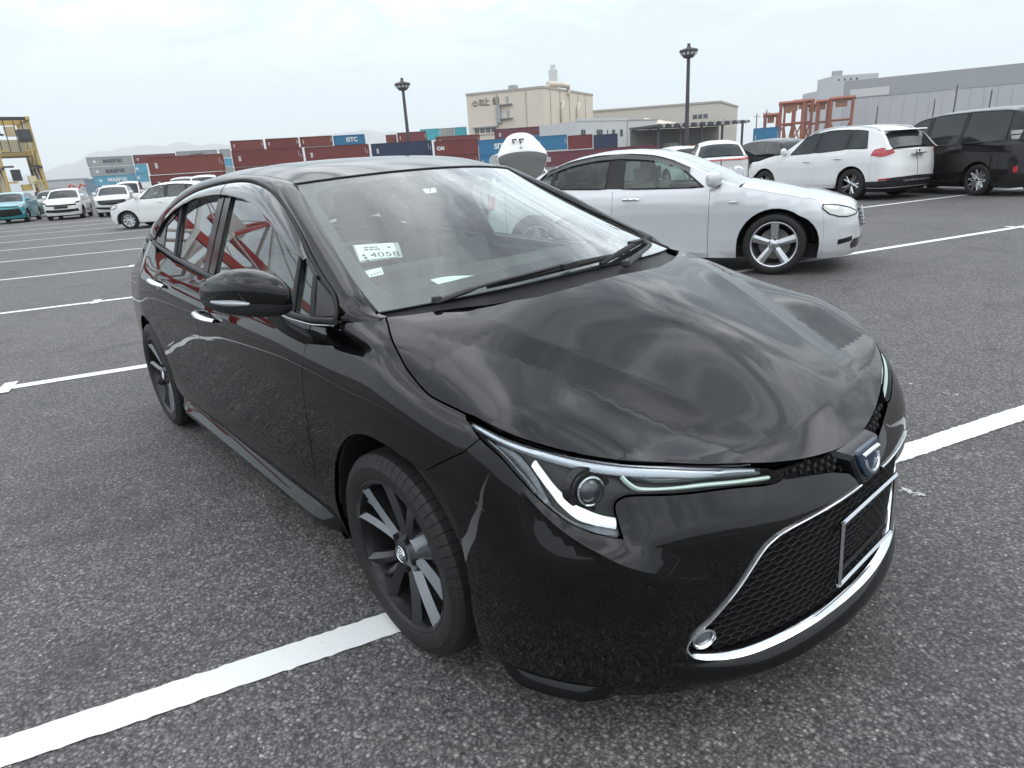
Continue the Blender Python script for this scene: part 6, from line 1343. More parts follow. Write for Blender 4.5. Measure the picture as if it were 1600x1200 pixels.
    if seats:
        sm = MATS['seat_cloth'] if 'seat_cloth' in MATS else dk
        for x in (c.roof[0][0]-1.15, c.roof[0][0]-2.05):
            for y in (-.36, .36):
                st = MB().box((x, y, .74), (.16, .48, .56), ry=-.15).box((x+.22, y, .50), (.5, .48, .14)).build('seat', sm, car, smooth=False); MB().box((x-.08, y, 1.12), (.09, .24, .16), ry=-.1).build('headrest', sm, st, smooth=False)
        MB().loft([[(x, y, z) for x, z in ((c.roof[0][0]+.05, .9), (c.roof[0][0]-.25, .97), (c.roof[0][0]-.55, .93), (c.roof[0][0]-.5, .55), (c.roof[0][0]+.05, .55))] for y in (-.66, -.3, .3, .66)]).build('dashboard', dk, car, smooth=False)
        MB().b2((c.roof[-1][0]+.2, -.68, .28), (c.roof[0][0], .68, .36)).build('cabin_floor', dk, car, smooth=False)
    if extra: extra(car, c)
    # centre between the axles
    for o in bpy.data.objects:
        if o.parent == car and o.name not in made0: o.location.x += c.wb/2
    return car
def other_cars():
    fg = glass('far_glass_t', (.10, .12, .12)); 
    MATS['far_glass'] = mat('tinted_glass', (.020, .025, .027), .04, spec=.0, coat=1., coat_r=.0, var=.2)
    clearg = glass('clear_car_glass', (.62, .76, .70)); smoke = glass('smoked_car_glass', (.17, .19, .19))
    rub = MATS['tyre_rubber']; alloy = mat('silver_alloy', (.55, .56, .58), .28, .9); dark_alloy = MATS['dark_alloy']; nut = MATS['nut_black']; disc = MATS['brake_iron']
    wm = (rub, alloy, alloy, nut, disc); wmd = (rub, dark_alloy, alloy, nut, disc)
    silver = mat('silver_paint', (.60, .61, .63), .30, .22, coat=1., coat_r=.03, var=.05, vscale=700)
    white = mat('white_paint', (.74, .745, .74), .35, coat=1., coat_r=.03, var=.02); black = mat('black_van_paint', (.012, .012, .013), .3, coat=1., coat_r=.015, spec=0.)
    teal = mat('teal_paint', (.030, .26, .30), .35, .2, coat=1., var=.05); grey = mat('grey_paint', (.20, .21, .22), .35, .3, coat=1.); olive = mat('olive_paint', (.10, .12, .10), .4, coat=.8); dkblue = mat('dark_blue_paint', (.014, .016, .026), .3, coat=1.); offw = mat('ivory_paint', (.60, .62, .61), .35, coat=1.)
    red = mat('tail_red', (.42, .012, .020), .15, coat=1.); clear = mat('lamp_clear', (.50, .51, .48), .12, .25, coat=1., var=.3, vscale=25); blk = MATS['gloss_black_trim']; chr_ = MATS['chrome']; plast = MATS['black_plastic']
    n, t, x = 'n', 't', 'x'
    # ---- silver sedan parked behind the black one
    mk = GC(wb=2.85, fo=.86, ro=.93, W=1.775, R=.332, rimR=.243, tw=.225, zbot=.185, top=[(.30, .800), (.15, .845), (-.1, .895), (-.42, .965), (-.7, .945), (-1.5, .955), (-2.4, .985), (-3.0, 1.02), (-3.3, 1.01)], lip=.665, tlip=.93, nx=.62,
            nose=[(.1, -.10), (.2, -.03), (.32, .0), (.5, -.005), (.62, -.03), (.70, -.10), (.8, -.25), (1., -.5)], tail=[(.1, .1), (.35, .0), (.7, .02), (.95, .06), (1.1, .15)],
            roof=[(-.40, .965), (-.75, 1.145), (-1.15, 1.325), (-1.40, 1.395), (-1.75, 1.43), (-2.1, 1.425), (-2.45, 1.375), (-2.75, 1.27), (-3.05, 1.10), (-3.25, 1.03)], ws_top=-1.20, rg_top=-2.35, wr=.57, wbelt=.94, edge=.045, cuts=[.42, -.70, -1.83, -2.72, -3.25], handles=[(-1.60, .095), (-2.55, .10)], hmat=chr_, ncrown=.05)
    gr = [(n, 1., .66), (n, .80, .655), (n, .74, .58), (n, .78, .47), (n, 1., .46)]
    def mkx(car, c):
        # grille bars, side marker, rub strip at the sill
        for z in (.62, .585, .55, .515, .48):
            MB().tube([c.bandn(.012)(np.array([u]), np.array([z]))[0][0]*[1, s, 1] for s, us in ((-1, np.linspace(-c.XF-c.LN*.76, c.U0+.001, 8)), (1, np.linspace(c.U0+.001, -c.XF-c.LN*.76, 8))) for u in us], .009, 6).build('grille_bar', chr_, car)
        for s in (1, -1):
            P, n_ = c.bandn(.004)(np.array([.48, .40]), np.array([.80, .80])); MB().tube([P[0]*[1, -s, 1], P[1]*[1, -s, 1]], .012, 8).build('side_marker', clear, car)
            # dark rain visors along the window tops
            V = []
            for xx in np.linspace(-.95, -2.72, 36):
                zt = float(c.topsurf(xx, 1.)[2]); 
                for zz_, o in ((zt-.008, .006), (zt-.035, .018), (zt-.070, .020)): P, n_ = c.side(o)(np.array([xx]), np.array([zz_])); V.append(P[0]*[1, -s, 1])
            MB().add(V, [(3*i+j, 3*i+j+1, 3*i+j+4, 3*i+j+3) for i in range(35) for j in range(2)]).build('rain_visor', MATS['smoke_visor'], car, fix=False)
    gen_car('silver_sedan', 'silver four-door sedan with five-spoke wheels parked behind the black sedan', 'car', mk, (-2.016, 5.188), 'fr', 22, silver, h=.05, wheel='five', wmats=wm, see=True, seats=True, glassm=clearg, sideglass=[clearg, smoke, smoke],
            windows=[(-.78, -1.15, -1.72, -1.74), (-1.93, -1.92, -2.62, -2.58), (-2.66, -2.62, -2.92, -2.70)], extra=mkx,
            lamps=[('headlight', [(n, .20, .705), (n, .24, .745), (n, .45, .725), (n, .62, .685), (n, .72, .635), (n, .66, .615), (n, .50, .605), (n, .36, .615), (n, .26, .645)], clear, .006, 2), ('grille', gr, blk, .004, 2), ('lower_intake', [(n, 1., .36), (n, .62, .36), (n, .56, .31), (n, .60, .26), (n, 1., .25)], blk, .003, 2), ('fog_intake', [(n, .36, .375), (n, .58, .395), (n, .58, .345), (n, .36, .325)], blk, .004, 2),
                   ('tail_lamp', [(t, .20, .80), (t, .22, .96), (t, .72, .94), (t, .70, .78), (t, .4, .76)], red, .006, 2)])
    # ---- white crossover, rear three-quarter view
    xt = GC(wb=2.705, fo=.93, ro=1.03, W=1.82, R=.36, rimR=.235, tw=.225, zbot=.27, top=[(.3, .95), (.0, 1.03), (-.35, 1.09), (-.8, 1.06), (-1.8, 1.09), (-2.6, 1.14), (-3.2, 1.12), (-3.4, 1.10)], lip=.86, tlip=1.08, taper=.975,
            nose=[(.2, -.1), (.4, 0), (.7, 0), (.9, -.06), (1.1, -.3)], tail=[(.2, .10), (.45, .0), (.70, .015), (.9, .06), (1.1, .09), (1.3, .2)],
            roof=[(-.38, 1.08), (-.75, 1.34), (-1.05, 1.53), (-1.4, 1.64), (-1.9, 1.685), (-2.5, 1.665), (-3.0, 1.60), (-3.30, 1.50), (-3.58, 1.13)], ws_top=-1.12, rg_top=-3.28, wr=.60, wbelt=.93, cuts=[.45, -.50, -1.62, -2.45, -3.2], handles=[(-1.42, .17), (-2.32, .17)], hmat=chr_, tx=.42)
    def xtx(car, c):
        for s in (1, -1):
            P = [c.topsurf(xx, .86)*[1, s, 1]+[0, 0, .035 if .06 < tt < .94 else .005] for tt, xx in zip(np.linspace(0, 1, 16), np.linspace(-1.15, -3.15, 16))]; MB().tube(P, .017, 8).build('roof_rail', alloy, car)
        MB().loft([[(-3.20, y, 1.535), (-3.42, y*.97, 1.525), (-3.44, y*.97, 1.505), (-3.20, y, 1.49)] for y in np.linspace(-.58, .58, 9)]).build('roof_spoiler', white, car, sharp=40)
        MB().b2((-c.wb-c.ro-.02, -.20, .985), (-c.wb-c.ro+.06, .20, 1.005)).build('tailgate_strip', chr_, car); MB().b2((-c.wb-c.ro-.012, -.42, .405), (-c.wb-c.ro+.03, .42, .44)).build('bumper_strip', alloy, car)
        MB().lathe([(.0001, -.012), (.036, -.010), (.045, 0)], 20, 'x', (-c.wb-c.ro+.04, 0, 1.05)).build('badge', chr_, car)
    gen_car('white_crossover', 'white crossover with red tail lamps and roof rails parked beyond the silver sedan', 'car', xt, (-5.164, 14.853), 'rl', 163, white, h=.07, wheel='ten', wmats=wmd,
            windows=[(-.80, -1.15, -1.52, -1.54), (-1.60, -1.62, -2.42, -2.45), (-2.48, -2.50, -3.02, -2.88)], extra=xtx,
            lamps=[('tail_lamp', [(x, -3.17, 1.00), (x, -3.23, 1.12), (t, .15, 1.15), (t, .48, 1.09), (t, .52, 1.03), (t, .30, .97), (t, .1, .955)], red, .012, 2), ('headlight', [(n, .2, .80), (n, .2, .92), (n, .6, .88), (n, .62, .80)], clear, .006, 2),
                   ('rear_lower_trim', [(x, -3.11, .29), (x, -3.11, .42), (t, .3, .44), (t, .45, .50), (t, 1., .52), (t, 1., .29)], plast, .008, 2), ('reflector', [(t, .12, .44), (t, .12, .48), (t, .42, .50), (t, .42, .47)], red, .014, 2)])
    # ---- black van at the right
    vn = GC(wb=2.95, fo=.88, ro=1.08, W=1.85, R=.35, rimR=.245, tw=.235, zbot=.20, top=[(.3, 1.02), (0, 1.10), (-.5, 1.10), (-1.5, 1.09), (-2.5, 1.13), (-3.5, 1.17), (-3.7, 1.17)], lip=.95, tlip=1.15, taper=.98, nx=.5, tx=.35,
            nose=[(.2, -.1), (.4, 0), (.8, -.02), (1.1, -.2)], tail=[(.2, .08), (.4, .0), (.8, .02), (1.2, .07)],
            roof=[(.10, 1.10), (-.3, 1.38), (-.65, 1.66), (-1.0, 1.83), (-1.6, 1.90), (-2.6, 1.91), (-3.3, 1.89), (-3.75, 1.82), (-3.92, 1.22)], ws_top=-.75, rg_top=-3.74, wr=.72, wbelt=.96, cuts=[.42, -.45, -1.35, -2.35, -3.45], handles=[(-1.2, .12), (-1.5, .12)], hmat=chr_)
    gen_car('black_van', 'tall glossy black van with mesh alloy wheels at the right edge', 'van', vn, (-2.93, 15.995), 'rl', 150, black, scale=.97, h=.09, wheel='mesh', wmats=wmd, windows=[(-.20, -.72, -1.28, -1.30), (-1.38, -1.40, -2.30, -2.33), (-2.38, -2.41, -3.50, -3.48)],
            lamps=[('tail_lamp', [(x, -3.60, 1.30), (x, -3.60, 1.38), (t, .42, 1.38), (t, .45, 1.31)], clear, .012, 2), ('tail_lamp', [(x, -3.64, 1.20), (x, -3.62, 1.275), (t, .45, 1.285), (t, .5, 1.20)], clear, .012, 2), ('reflector', [(t, .18, .52), (t, .18, .64), (t, .30, .64), (t, .30, .52)], red, .012, 2), ('chrome_sill', [(x, -.42, .30), (x, -.42, .318), (x, -2.45, .318), (x, -2.45, .30)], chr_, .006, 2)])
    # ---- white suv seen from behind with a full-width red light bar
    hr = GC(wb=2.69, fo=.95, ro=1.08, W=1.855, R=.36, rimR=.245, tw=.225, zbot=.26, top=[(.3, .95), (0, 1.02), (-.4, 1.07), (-1.5, 1.06), (-2.6, 1.13), (-3.3, 1.10)], lip=.85, tlip=1.04, nose=xt.nose, tail=[(.2, .10), (.45, 0), (.8, .02), (.98, .0), (1.1, .08), (1.3, .25)],
            roof=[(-.35, 1.08), (-.8, 1.36), (-1.15, 1.54), (-1.6, 1.63), (-2.2, 1.645), (-2.8, 1.585), (-3.15, 1.48), (-3.55, 1.12)], ws_top=-1.15, rg_top=-3.05, wr=.56, wbelt=.92, cuts=[.45, -.5, -1.62, -2.45, -3.2], handles=[(-1.42, .16), (-2.32, .16)], hmat=None, tx=.42)
    gen_car('white_suv', 'white suv seen from behind with a thin red light bar across its tailgate', 'car', hr, (-11.9, 18.3), 'rl', 128, white, h=.09, wheel='ten', wmats=wmd, windows=[(-.78, -1.15, -1.55, -1.57), (-1.62, -1.64, -2.42, -2.45), (-2.48, -2.50, -2.98, -2.80)],
            lamps=[('tail_lamp', [(x, -3.22, .97), (x, -3.25, 1.02), (t, .3, 1.055), (t, .70, 1.02), (t, 1., 1.02), (t, 1., .985), (t, .65, .975), (t, .3, .985)], red, .012, 2), ('rear_lower_trim', [(x, -3.15, .27), (x, -3.15, .40), (t, 1., .46), (t, 1., .27)], plast, .008, 2)])
    # ---- white hatchback on the left, side view
    sw = GC(wb=2.43, fo=.80, ro=.61, W=1.695, R=.292, rimR=.20, tw=.175, zbot=.20, top=[(.3, .84), (.1, .90), (-.25, .99), (-.6, .95), (-1.6, .98), (-2.3, 1.02), (-2.7, 1.0)], lip=.74, tlip=.98, nx=.6, nose=[(.1, -.08), (.3, 0), (.55, 0), (.75, -.08), (1., -.4)], tail=[(.1, .08), (.4, 0), (.9, .04), (1.1, .1)],
            roof=[(-.15, .985), (-.5, 1.20), (-.85, 1.40), (-1.2, 1.48), (-1.7, 1.50), (-2.2, 1.465), (-2.6, 1.38), (-2.95, 1.03)], ws_top=-.88, rg_top=-2.55, wr=.56, wbelt=.93, cuts=[.42, -.42, -1.42, -2.1, -2.6], handles=[(-1.22, .12), (-2.0, .13)], hmat=None)
    gen_car('white_hatchback', 'white hatchback seen from the side at the end of the left row', 'car', sw, (-24.65, 3.373), 'fl', -128, white, h=.08, wheel='cover', wmats=wm, see=True, glassm=clearg, sideglass=[clearg, smoke, smoke], windows=[(-.52, -.86, -1.36, -1.38), (-1.46, -1.48, -2.1, -2.1), (-2.16, -2.14, -2.5, -2.35)],
            lamps=[('headlight', [(n, .08, .74), (n, .05, .82), (n, .3, .83), (n, .55, .76), (n, .5, .68), (n, .25, .68)], clear, .006, 2), ('grille', [(n, 1., .66), (n, .7, .66), (n, .62, .48), (n, 1., .45)], blk, .004, 2)])
    # ---- the row of parked cars facing the camera at the left
    def suv(**k):
        d = dict(wb=2.56, fo=.85, ro=.75, W=1.75, R=.335, rimR=.225, tw=.21, zbot=.24, top=[(.3, .93), (0, 1.0), (-.35, 1.06), (-1.5, 1.05), (-2.6, 1.10), (-3.0, 1.08)], lip=.84, tlip=1.05, nose=[(.2, -.06), (.4, 0), (.7, .0), (.85, -.05), (1.1, -.3)], tail=[(.2, .08), (.5, 0), (1.0, .04), (1.2, .1)],
                 roof=[(-.30, 1.05), (-.65, 1.30), (-.95, 1.48), (-1.3, 1.56), (-1.9, 1.58), (-2.5, 1.54), (-2.9, 1.44), (-3.25, 1.10)], ws_top=-1.0, rg_top=-2.85, wr=.58, wbelt=.93, cuts=[], handles=[], hmat=None)
        d.update(k); return GC(**d)
    win = [(-.66, -.96, -1.44, -1.46), (-1.52, -1.54, -2.28, -2.30), (-2.34, -2.36, -2.82, -2.66)]
    G = 'cars parked in the left row facing the camera'
    def front(kind):
        if kind == 0: g = [('grille', [(n, 1., .72), (n, .52, .74), (n, .42, .42), (n, 1., .36)], blk, .01, 2), ('upper_grille', [(n, 1., .84), (n, .5, .83), (n, .5, .79), (n, 1., .80)], blk, .008, 2), ('headlight', [(n, .18, .84), (n, .18, .90), (n, .50, .86), (n, .5, .79), (n, .3, .79)], clear, .008, 2), ('fog_lamp', [(n, .26, .50), (n, .26, .58), (n, .38, .57), (n, .38, .50)], clear, .01, 2)]
        elif kind == 1: g = [('grille', [(n, 1., .77), (n, .50, .79), (n, .46, .72), (n, 1., .69)], blk, .01, 2), ('lower_intake', [(n, 1., .52), (n, .42, .54), (n, .38, .42), (n, 1., .38)], blk, .01, 2), ('headlight', [(n, .12, .88), (n, .20, .92), (n, .50, .87), (n, .52, .82), (n, .3, .82)], blk, .008, 2), ('plate', [(n, 1., .68), (n, .84, .68), (n, .84, .58), (n, 1., .58)], plast, .02, 2)]
        else: g = [('grille', [(n, 1., .83), (n, .56, .84), (n, .50, .74), (n, .66, .62), (n, 1., .60)], blk, .01, 2), ('lower_intake', [(n, 1., .48), (n, .35, .52), (n, .30, .44), (n, 1., .36)], blk, .01, 2), ('headlight', [(n, .12, .84), (n, .16, .90), (n, .54, .84), (n, .52, .79), (n, .25, .79)], clear, .008, 2)]
        return g
    gen_car('teal_crossover', 'teal crossover with a wide black grille at the left edge of the photo', 'car', suv(), (-42.6, .45), 'fr', -17, teal, h=.12, fine=False, group=G, wmats=wmd, windows=win, lamps=front(0))
    gen_car('small_suv', 'white small suv with two dark grilles beside the teal crossover', 'car', suv(), (-40.9, 2.75), 'fr', -17, white, h=.12, fine=False, group=G, wmats=wmd, windows=win, lamps=front(1))
    gen_car('crossover', 'ivory crossover with a dark shield grille beside the white hatchback', 'car', suv(), (-39.5, 4.85), 'fr', -17, offw, h=.12, fine=False, group=G, wmats=wmd, windows=win, lamps=front(2))
    # ---- second row, mostly hidden
    def van(**k):
        d = dict(wb=2.45, fo=.55, ro=.45, W=1.48, R=.28, rimR=.19, tw=.155, zbot=.22, top=[(.3, .98), (0, 1.03), (-1.5, 1.02), (-2.6, 1.03)], lip=.93, tlip=1.0, nx=.35, tx=.3, nose=[(.2, -.03), (.5, 0), (1., -.1)], tail=[(.2, .03), (.8, 0), (1.2, .05)], roof=[(.28, 1.03), (-.05, 1.4), (-.25, 1.66), (-.6, 1.79), (-1.5, 1.82), (-2.5, 1.79), (-2.82, 1.08)], ws_top=-.35, rg_top=-2.6, wr=.62, wbelt=.97, cuts=[], handles=[], hmat=None)
        d.update(k); return GC(**d)
    vw = [(-.2, -.42, -1.1, -1.1), (-1.2, -1.2, -2.1, -2.1), (-2.18, -2.18, -2.6, -2.55)]
    far = [('olive_suv', 'dark olive suv behind the teal crossover', 'car', suv(), (-49.5, 3.1), -17, olive, win), ('grey_car', 'grey small car between the small suv and the ivory crossover', 'car', suv(), (-48.5, 6.2), -17, grey, win),
           ('kei_van', 'white boxy van behind the ivory crossover', 'van', van(), (-50., 7.9), -17, white, vw), ('grey_van', 'grey van with a big windshield behind the white hatchback', 'van', van(W=1.7), (-42.5, 9.3), -20, grey, vw), ('white_van', 'white van directly behind the white hatchback', 'van', van(W=1.6), (-38.5, 9.4), -20, white, vw), ('silver_wagon', 'silver wagon whose roof shows over the black sedan rear', 'car', suv(), (-37.5, 12.6), -20, silver, win)]
    for nm, lb, ct, sp, c, hd, m, w in far:
        gen_car(nm, lb, ct, sp, c, 'fr', hd, m, h=.18, fine=False, wmats=wmd, windows=w, lamps=[('headlight', [(n, .2, .78), (n, .2, .88), (n, .6, .86), (n, .6, .78)], clear, .008, 2)])
    # middle distance, over the black sedan's roof
    mid = [('white_minivan', 'white van with a black round spare cover beyond the sedan roof', 'van', van(W=1.65), (-21.5, 17.6), 150, white, vw), ('white_wagon', 'white wagon with roof bars behind the open trunk lid', 'car', suv(), (-17.6, 20.6), 150, white, win), ('white_estate', 'white estate between the wagon and the silver sedan', 'car', suv(), (-15.4, 21.8), 150, offw, win)]
    for nm, lb, ct, sp, c, hd, m, w in mid:
        gen_car(nm, lb, ct, sp, c, 'rl', hd, m, h=.15, fine=False, wmats=wmd, windows=w, lamps=[('tail_lamp', [(t, .1, .8), (t, .1, 1.0), (t, .35, 1.0), (t, .35, .8)], red, .012, 2)])
    # dark cars at the right middle distance
    gen_car('black_wagon', 'black wagon with a chrome window line between the two white suvs', 'car', suv(wb=2.8, W=1.85), (-9.6, 19.5), 'rl', 158, black, h=.12, fine=False, wmats=wmd, windows=win, lamps=[])
    gen_car('dark_sedan', 'dark blue car with only its roof showing behind the white suv', 'car', suv(wb=2.75, W=1.82), (-14.5, 22.3), 'rl', 145, dkblue, h=.15, fine=False, wmats=wmd, windows=win, lamps=[])
    gen_car('dark_minivan', 'dark blue minivan with a long roof behind the white crossover', 'van', van(W=1.75, wb=2.85, ro=.8, roof=[(.28, 1.03), (-.15, 1.4), (-.45, 1.66), (-.9, 1.78), (-1.8, 1.82), (-3.0, 1.79), (-3.5, 1.08)], rg_top=-3.2), (-8.3, 22.6), 'rl', 150, dkblue, h=.15, fine=False, wmats=wmd, windows=vw, lamps=[])
    # ---- white saloon with its trunk lid standing open
    sd = suv(wb=2.7, fo=.85, ro=1.0, top=[(.3, .80), (-.4, .96), (-1.5, .95), (-2.6, 1.0), (-3.4, 1.0)], lip=.7, tlip=.95, roof=[(-.4, .96), (-.8, 1.15), (-1.2, 1.35), (-1.6, 1.43), (-2.1, 1.42), (-2.5, 1.33), (-3.0, 1.02)], ws_top=-1.2, rg_top=-2.4)
    def lidx(car, c):
        xh = -2.98; W_ = .60; lin = mat('trunk_liner', (.16, .165, .16), .9, bump=.3, bscale=80)
        V = []; rings = []
        for i, tt in enumerate(np.linspace(0, 1, 16)):
            # profile of the opened lid from hinge up and over
            px, pz = [(0., 1.04), (-.08, 1.25), (-.14, 1.48), (-.16, 1.72), (-.10, 1.90), (.02, 2.04), (.10, 2.10), (.14, 2.20)][0], 0
            pass
        prof = curve([(0., 1.06), (-.10, 1.25), (-.17, 1.47), (-.19, 1.66), (-.15, 1.78), (-.05, 1.93), (.04, 2.05), (.10, 2.15)], 4)
        wid = lambda z: float(np.interp(z, [1.06, 1.4, 1.66, 1.8, 2.0, 2.15], [.48, .60, .64, .60, .46, .34]))
        V = [(xh+px_, y*wid(pz_), pz_-.10*abs(y)**2.5*(1 if pz_ > 1.5 else .3)) for px_, pz_ in prof for y in np.linspace(-1, 1, 15)]; nn = len(prof)
        o = MB().add(V, [(i*15+j, i*15+j+1, i*15+j+16, i*15+j+15) for i in range(nn-1) for j in range(14)]).build('trunk_lid', white, car, fix=False)
        P2 = [p for p in prof if p[1] <= 1.70]; V = [(xh+px_-.03, y*wid(pz_)*.97, pz_-.10*abs(y)**2.5*(1 if pz_ > 1.5 else .3)) for px_, pz_ in P2 for y in np.linspace(-1, 1, 15)]
        MB().add(V, [(i*15+j, i*15+j+1, i*15+j+16, i*15+j+15) for i in range(len(P2)-1) for j in range(14)]).build('lid_liner', lin, o, fix=False)
        for y in (-.02, .16):
            MB().tube([(xh-.075, y-.05, 1.985), (xh-.075, y+.07, 1.985), (xh-.115, y+.03, 1.90)], .022, 6).build('lid_mark', MATS['gloss_black_trim'], o)
        MB().lathe([(.0001, -.012), (.032, -.01), (.035, 0)], 16, 'x', (xh-.165, .02, 1.80)).build('lid_badge', MATS['chrome'], o)
    gen_car('white_saloon', 'white saloon with its trunk lid standing open between the two sedans', 'car', sd, (-11.15, 8.70), 'rl', 146, white, scale=.94, h=.15, fine=False, wmats=wmd, windows=win, lamps=[], extra=lidx)
other_cars()
# ---------------------------------------------------------------- papers and stickers at the windshield
def papers():
    white, ink, st, ws, glasspt = S['white'], S['ink'], S['sticker'], S['ws'], S['glasspt']
    def quad(name, cs, m, par, off):
        a, b, c, d = [np.array(q) for q in cs]; V = []; n = 4
        for i in range(n+1):
            for j in range(n+1):
                s_, t_ = i/n, j/n; q = a*(1-s_)*(1-t_)+b*s_*(1-t_)+c*s_*t_+d*(1-s_)*t_; V.append(glasspt(q[0], q[1], off)[0])
        F = [(i*(n+1)+j, (i+1)*(n+1)+j, (i+1)*(n+1)+j+1, i*(n+1)+j+1) for i in range(n) for j in range(n)]
        return obj(name, V, F, m, par, smooth=False)
    cs = [(.886, .505), (.714, .436), (.744, .343), (.909, .397)]
    quad('plastic_pocket', [(.893, .515), (.690, .432), (.728, .332), (.916, .390)], mat('pocket_film', (.30, .33, .33), .3), ws, -.0105)
    sh = quad('inspection_sheet', cs, white, ws, -.0085)
    P = [np.array(glasspt(*c, -.007)[0]) for c in cs]; o = (P[0]+P[1]+P[2]+P[3])/4; ux = (P[1]-P[0]); L = np.linalg.norm(ux); ux /= L; vy = (P[0]-P[3]); H_ = np.linalg.norm(vy); vy /= H_
    def prn(body, size, a, b, sq=1., bold=0.): text_mesh(body, size, ink, sh, tuple(P[3]+ux*L*a+vy*H_*b), tuple(ux), tuple(vy), name='print', ext=.0002, squeeze=sq, bold=bold)
    prn('4058', H_*.40, .66, .27, 1.25); bar = lambda a0, a1, b0, b1: obj('print_block', [tuple(P[3]+ux*L*a+vy*H_*b) for a, b in ((a0, b0), (a1, b0), (a1, b1), (a0, b1))], [(0, 1, 2, 3)], ink, sh, smooth=False)
    for a0, a1, b0 in ((.20, .33, .74), (.35, .46, .74), (.48, .56, .74), (.20, .30, .60), (.32, .44, .60), (.46, .60, .60), (.80, .88, .68), (.36, .41, .30)): bar(a0, a1, b0, b0+.075)
    for k in range(3): quad('print_block', [(.885-.012*k*0, .43-.02*k), (.872, .425-.02*k), (.874, .412-.02*k), (.887, .417-.02*k)], ink, sh, -.0075)
    lb = quad('small_label', [(.922, .323), (.848, .312), (.861, .264), (.926, .274)], white, ws, -.0085)
    for k in range(4): quad('print_block', [(.912-.014*k, .287), (.904-.014*k, .286), (.906-.014*k, .279), (.914-.014*k, .280)], ink, lb, -.0075)
    ms = quad('month_sticker', [(.275, .784), (.185, .778), (.212, .730), (.290, .735)], white, ws, -.0085)
    Q = [np.array(glasspt(*c, -.007)[0]) for c in [(.275, .784), (.185, .778), (.212, .730), (.290, .735)]]; u2 = Q[1]-Q[0]; v2 = Q[0]-Q[3]; c2 = sum(Q)/4
    text_mesh('7', np.linalg.norm(v2)*1.0, ink, ms, tuple(c2), tuple(u2/np.linalg.norm(u2)), tuple(v2/np.linalg.norm(v2)), name='print', ext=.0002)
    # sheet of paper lying on the dashboard
    V = [(PAPER[i][0], PAPER[i][1], PAPER[i][2]) for i in range(4)]; a, b, c, d = [np.array(v) for v in V]; W_ = []; n = 6
    for i in range(n+1):
        for j in range(3):
            s_, t_ = i/n, j/2; q = a*(1-s_)*(1-t_)+b*s_*(1-t_)+c*s_*t_+d*(1-s_)*t_; W_.append(q+[0, 0, .004*math.sin(5*s_)])
    o = obj('paper_sheet', W_, [(i*3+j, (i+1)*3+j, (i+1)*3+j+1, i*3+j+1) for i in range(n) for j in range(2)], white); tag(o, 'white paper sheet lying on the black sedan dashboard', 'paper')
PAPER = [(-0.349, -0.415, 1.014), (-0.279, -0.241, 1.014), (-0.19, -0.289, 1.012), (-0.222, -0.457, 1.012)]
papers()
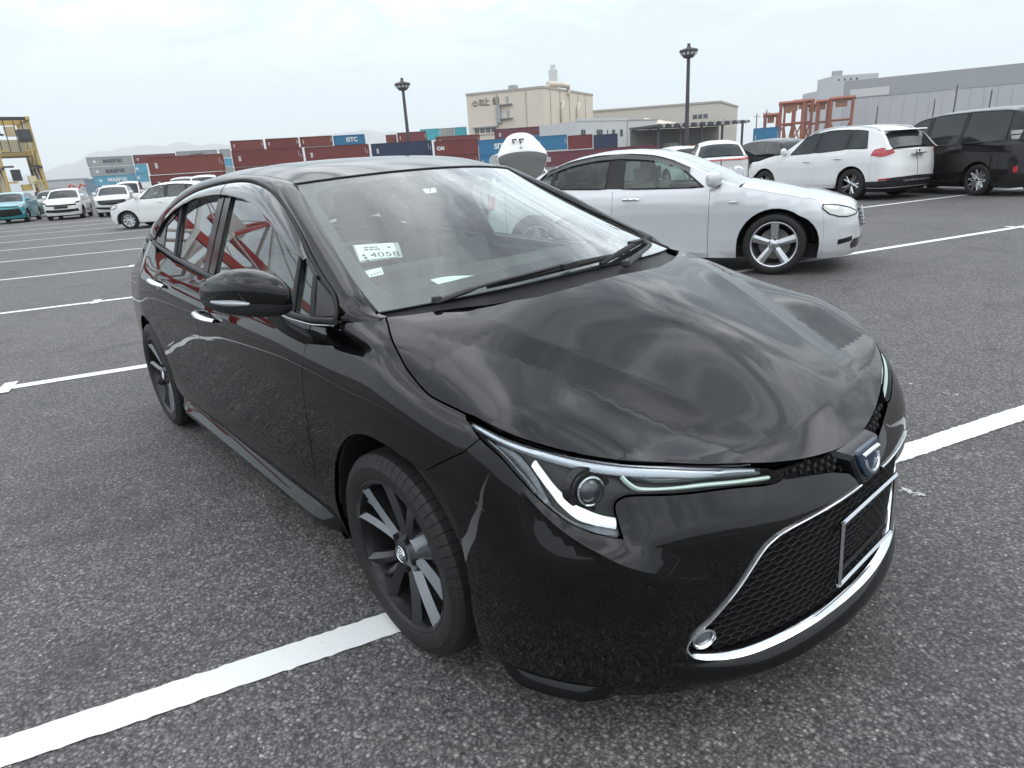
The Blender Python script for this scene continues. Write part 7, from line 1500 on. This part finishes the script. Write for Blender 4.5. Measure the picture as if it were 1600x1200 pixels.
# ---------------------------------------------------------------- quay cranes outside the frame, mirrored in the side windows
def quay_crane(az, D, H_, span, boom, lab, yaw=0.):
    p = AE(az, D); r = empty('quay_crane', lab, 'crane', (p[0], p[1], 0), math.radians(az+90+yaw), 'red and white quay cranes'); rd = mat('crane_red', (.42, .035, .030), .5, var=.15, vscale=.3); wh = mat('crane_white', (.62, .62, .60), .55)
    for sx in (-1, 1):
        for sy in (-1, 1):
            MB().tube([(sx*span/2, sy*7, 0), (sx*span/2*.9, sy*6.5, H_*.36)], 1.0, 8).build('lower_leg', rd, r); MB().tube([(sx*span/2*.9, sy*6.5, H_*.36), (sx*span/2*.7, sy*5.5, H_*.74)], .85, 8).build('upper_leg', wh, r)
        MB().tube([(sx*span/2*.9, -6.5, H_*.36), (sx*span/2*.9, 6.5, H_*.36)], 1.1, 6).build('sill_beam', rd, r); MB().tube([(sx*span/2, -7, 3), (sx*span/2*.9, 6.5, H_*.36)], .5, 6).build('brace', rd, r)
    for sy in (-1, 1):
        MB().tube([(-span/2*.9, sy*6.5, H_*.36), (span/2*.9, sy*6.5, H_*.36)], 1.2, 6).build('portal_beam', rd, r); MB().tube([(-span/2*.9, sy*6.5, H_*.36), (span/2*.7, sy*5.5, H_*.72)], .5, 6).build('diagonal', wh, r)
        MB().tube([(-span/2*.7, sy*5.5, H_*.72), (0, sy*1.5, H_)], .6, 6).build('apex_leg', rd, r); MB().tube([(span/2*.7, sy*5.5, H_*.72), (0, sy*1.5, H_)], .6, 6).build('apex_leg', wh, r)
    MB().box((boom*.30, 0, H_*.74), (boom*1.15, 3.0, 2.0)).build('boom', rd, r, smooth=False); MB().box((-boom*.16, 0, H_*.74+2.6), (9, 5, 4)).build('machinery_house', wh, r, smooth=False)
    for q in (.45, .82): MB().tube([(0, 0, H_), (boom*q, 0, H_*.74+1)], .25, 6).build('tie_rod', wh, r)
    MB().tube([(0, 0, H_), (-boom*.22, 0, H_*.74+1)], .25, 6).build('tie_rod', wh, r); MB().box((boom*.35, 0, H_*.66), (3, 3, 3)).build('operator_cab', rd, r, smooth=False)
quay_crane(188.2, 150, 34, 20, 40, 'red and white quay crane mirrored in the sedan rear side windows', 12); quay_crane(195.3, 165, 45, 22, 52, 'red and white quay crane mirrored in the sedan front side window', -20)
# ---------------------------------------------------------------- sea air
h = MB().b2((-9500, -9500, -3), (9500, 9500, 420)).build('haze', None, None, smooth=False); h['kind'] = 'stuff'; h['label'] = 'thin sea haze over the port'
hm = bpy.data.materials.new('haze_air'); hm.use_nodes = True; t = hm.node_tree; t.nodes.clear(); o = N(t, 'ShaderNodeOutputMaterial'); v = N(t, 'ShaderNodeVolumePrincipled', inp={'Density': .00028, 'Color': (.97, .99, 1., 1), 'Anisotropy': .2}); t.links.new(v.outputs[0], o.inputs['Volume']); h.data.materials.append(hm)

# ---------------------------------------------------------------- put each building's origin at its own base
bpy.context.view_layer.update()
for e_ in [o for o in bpy.data.objects if o.type == 'EMPTY' and o.parent is None and o.name != 'black_sedan' and o.location.length < 1e-6]:
    pts = [c.matrix_world @ Vector(b) for c in e_.children_recursive if c.type == 'MESH' for b in c.bound_box]
    if not pts: continue
    base = Vector(((min(p.x for p in pts)+max(p.x for p in pts))/2, (min(p.y for p in pts)+max(p.y for p in pts))/2, 0)); e_.location = base
    for c in e_.children: c.location = c.location-base
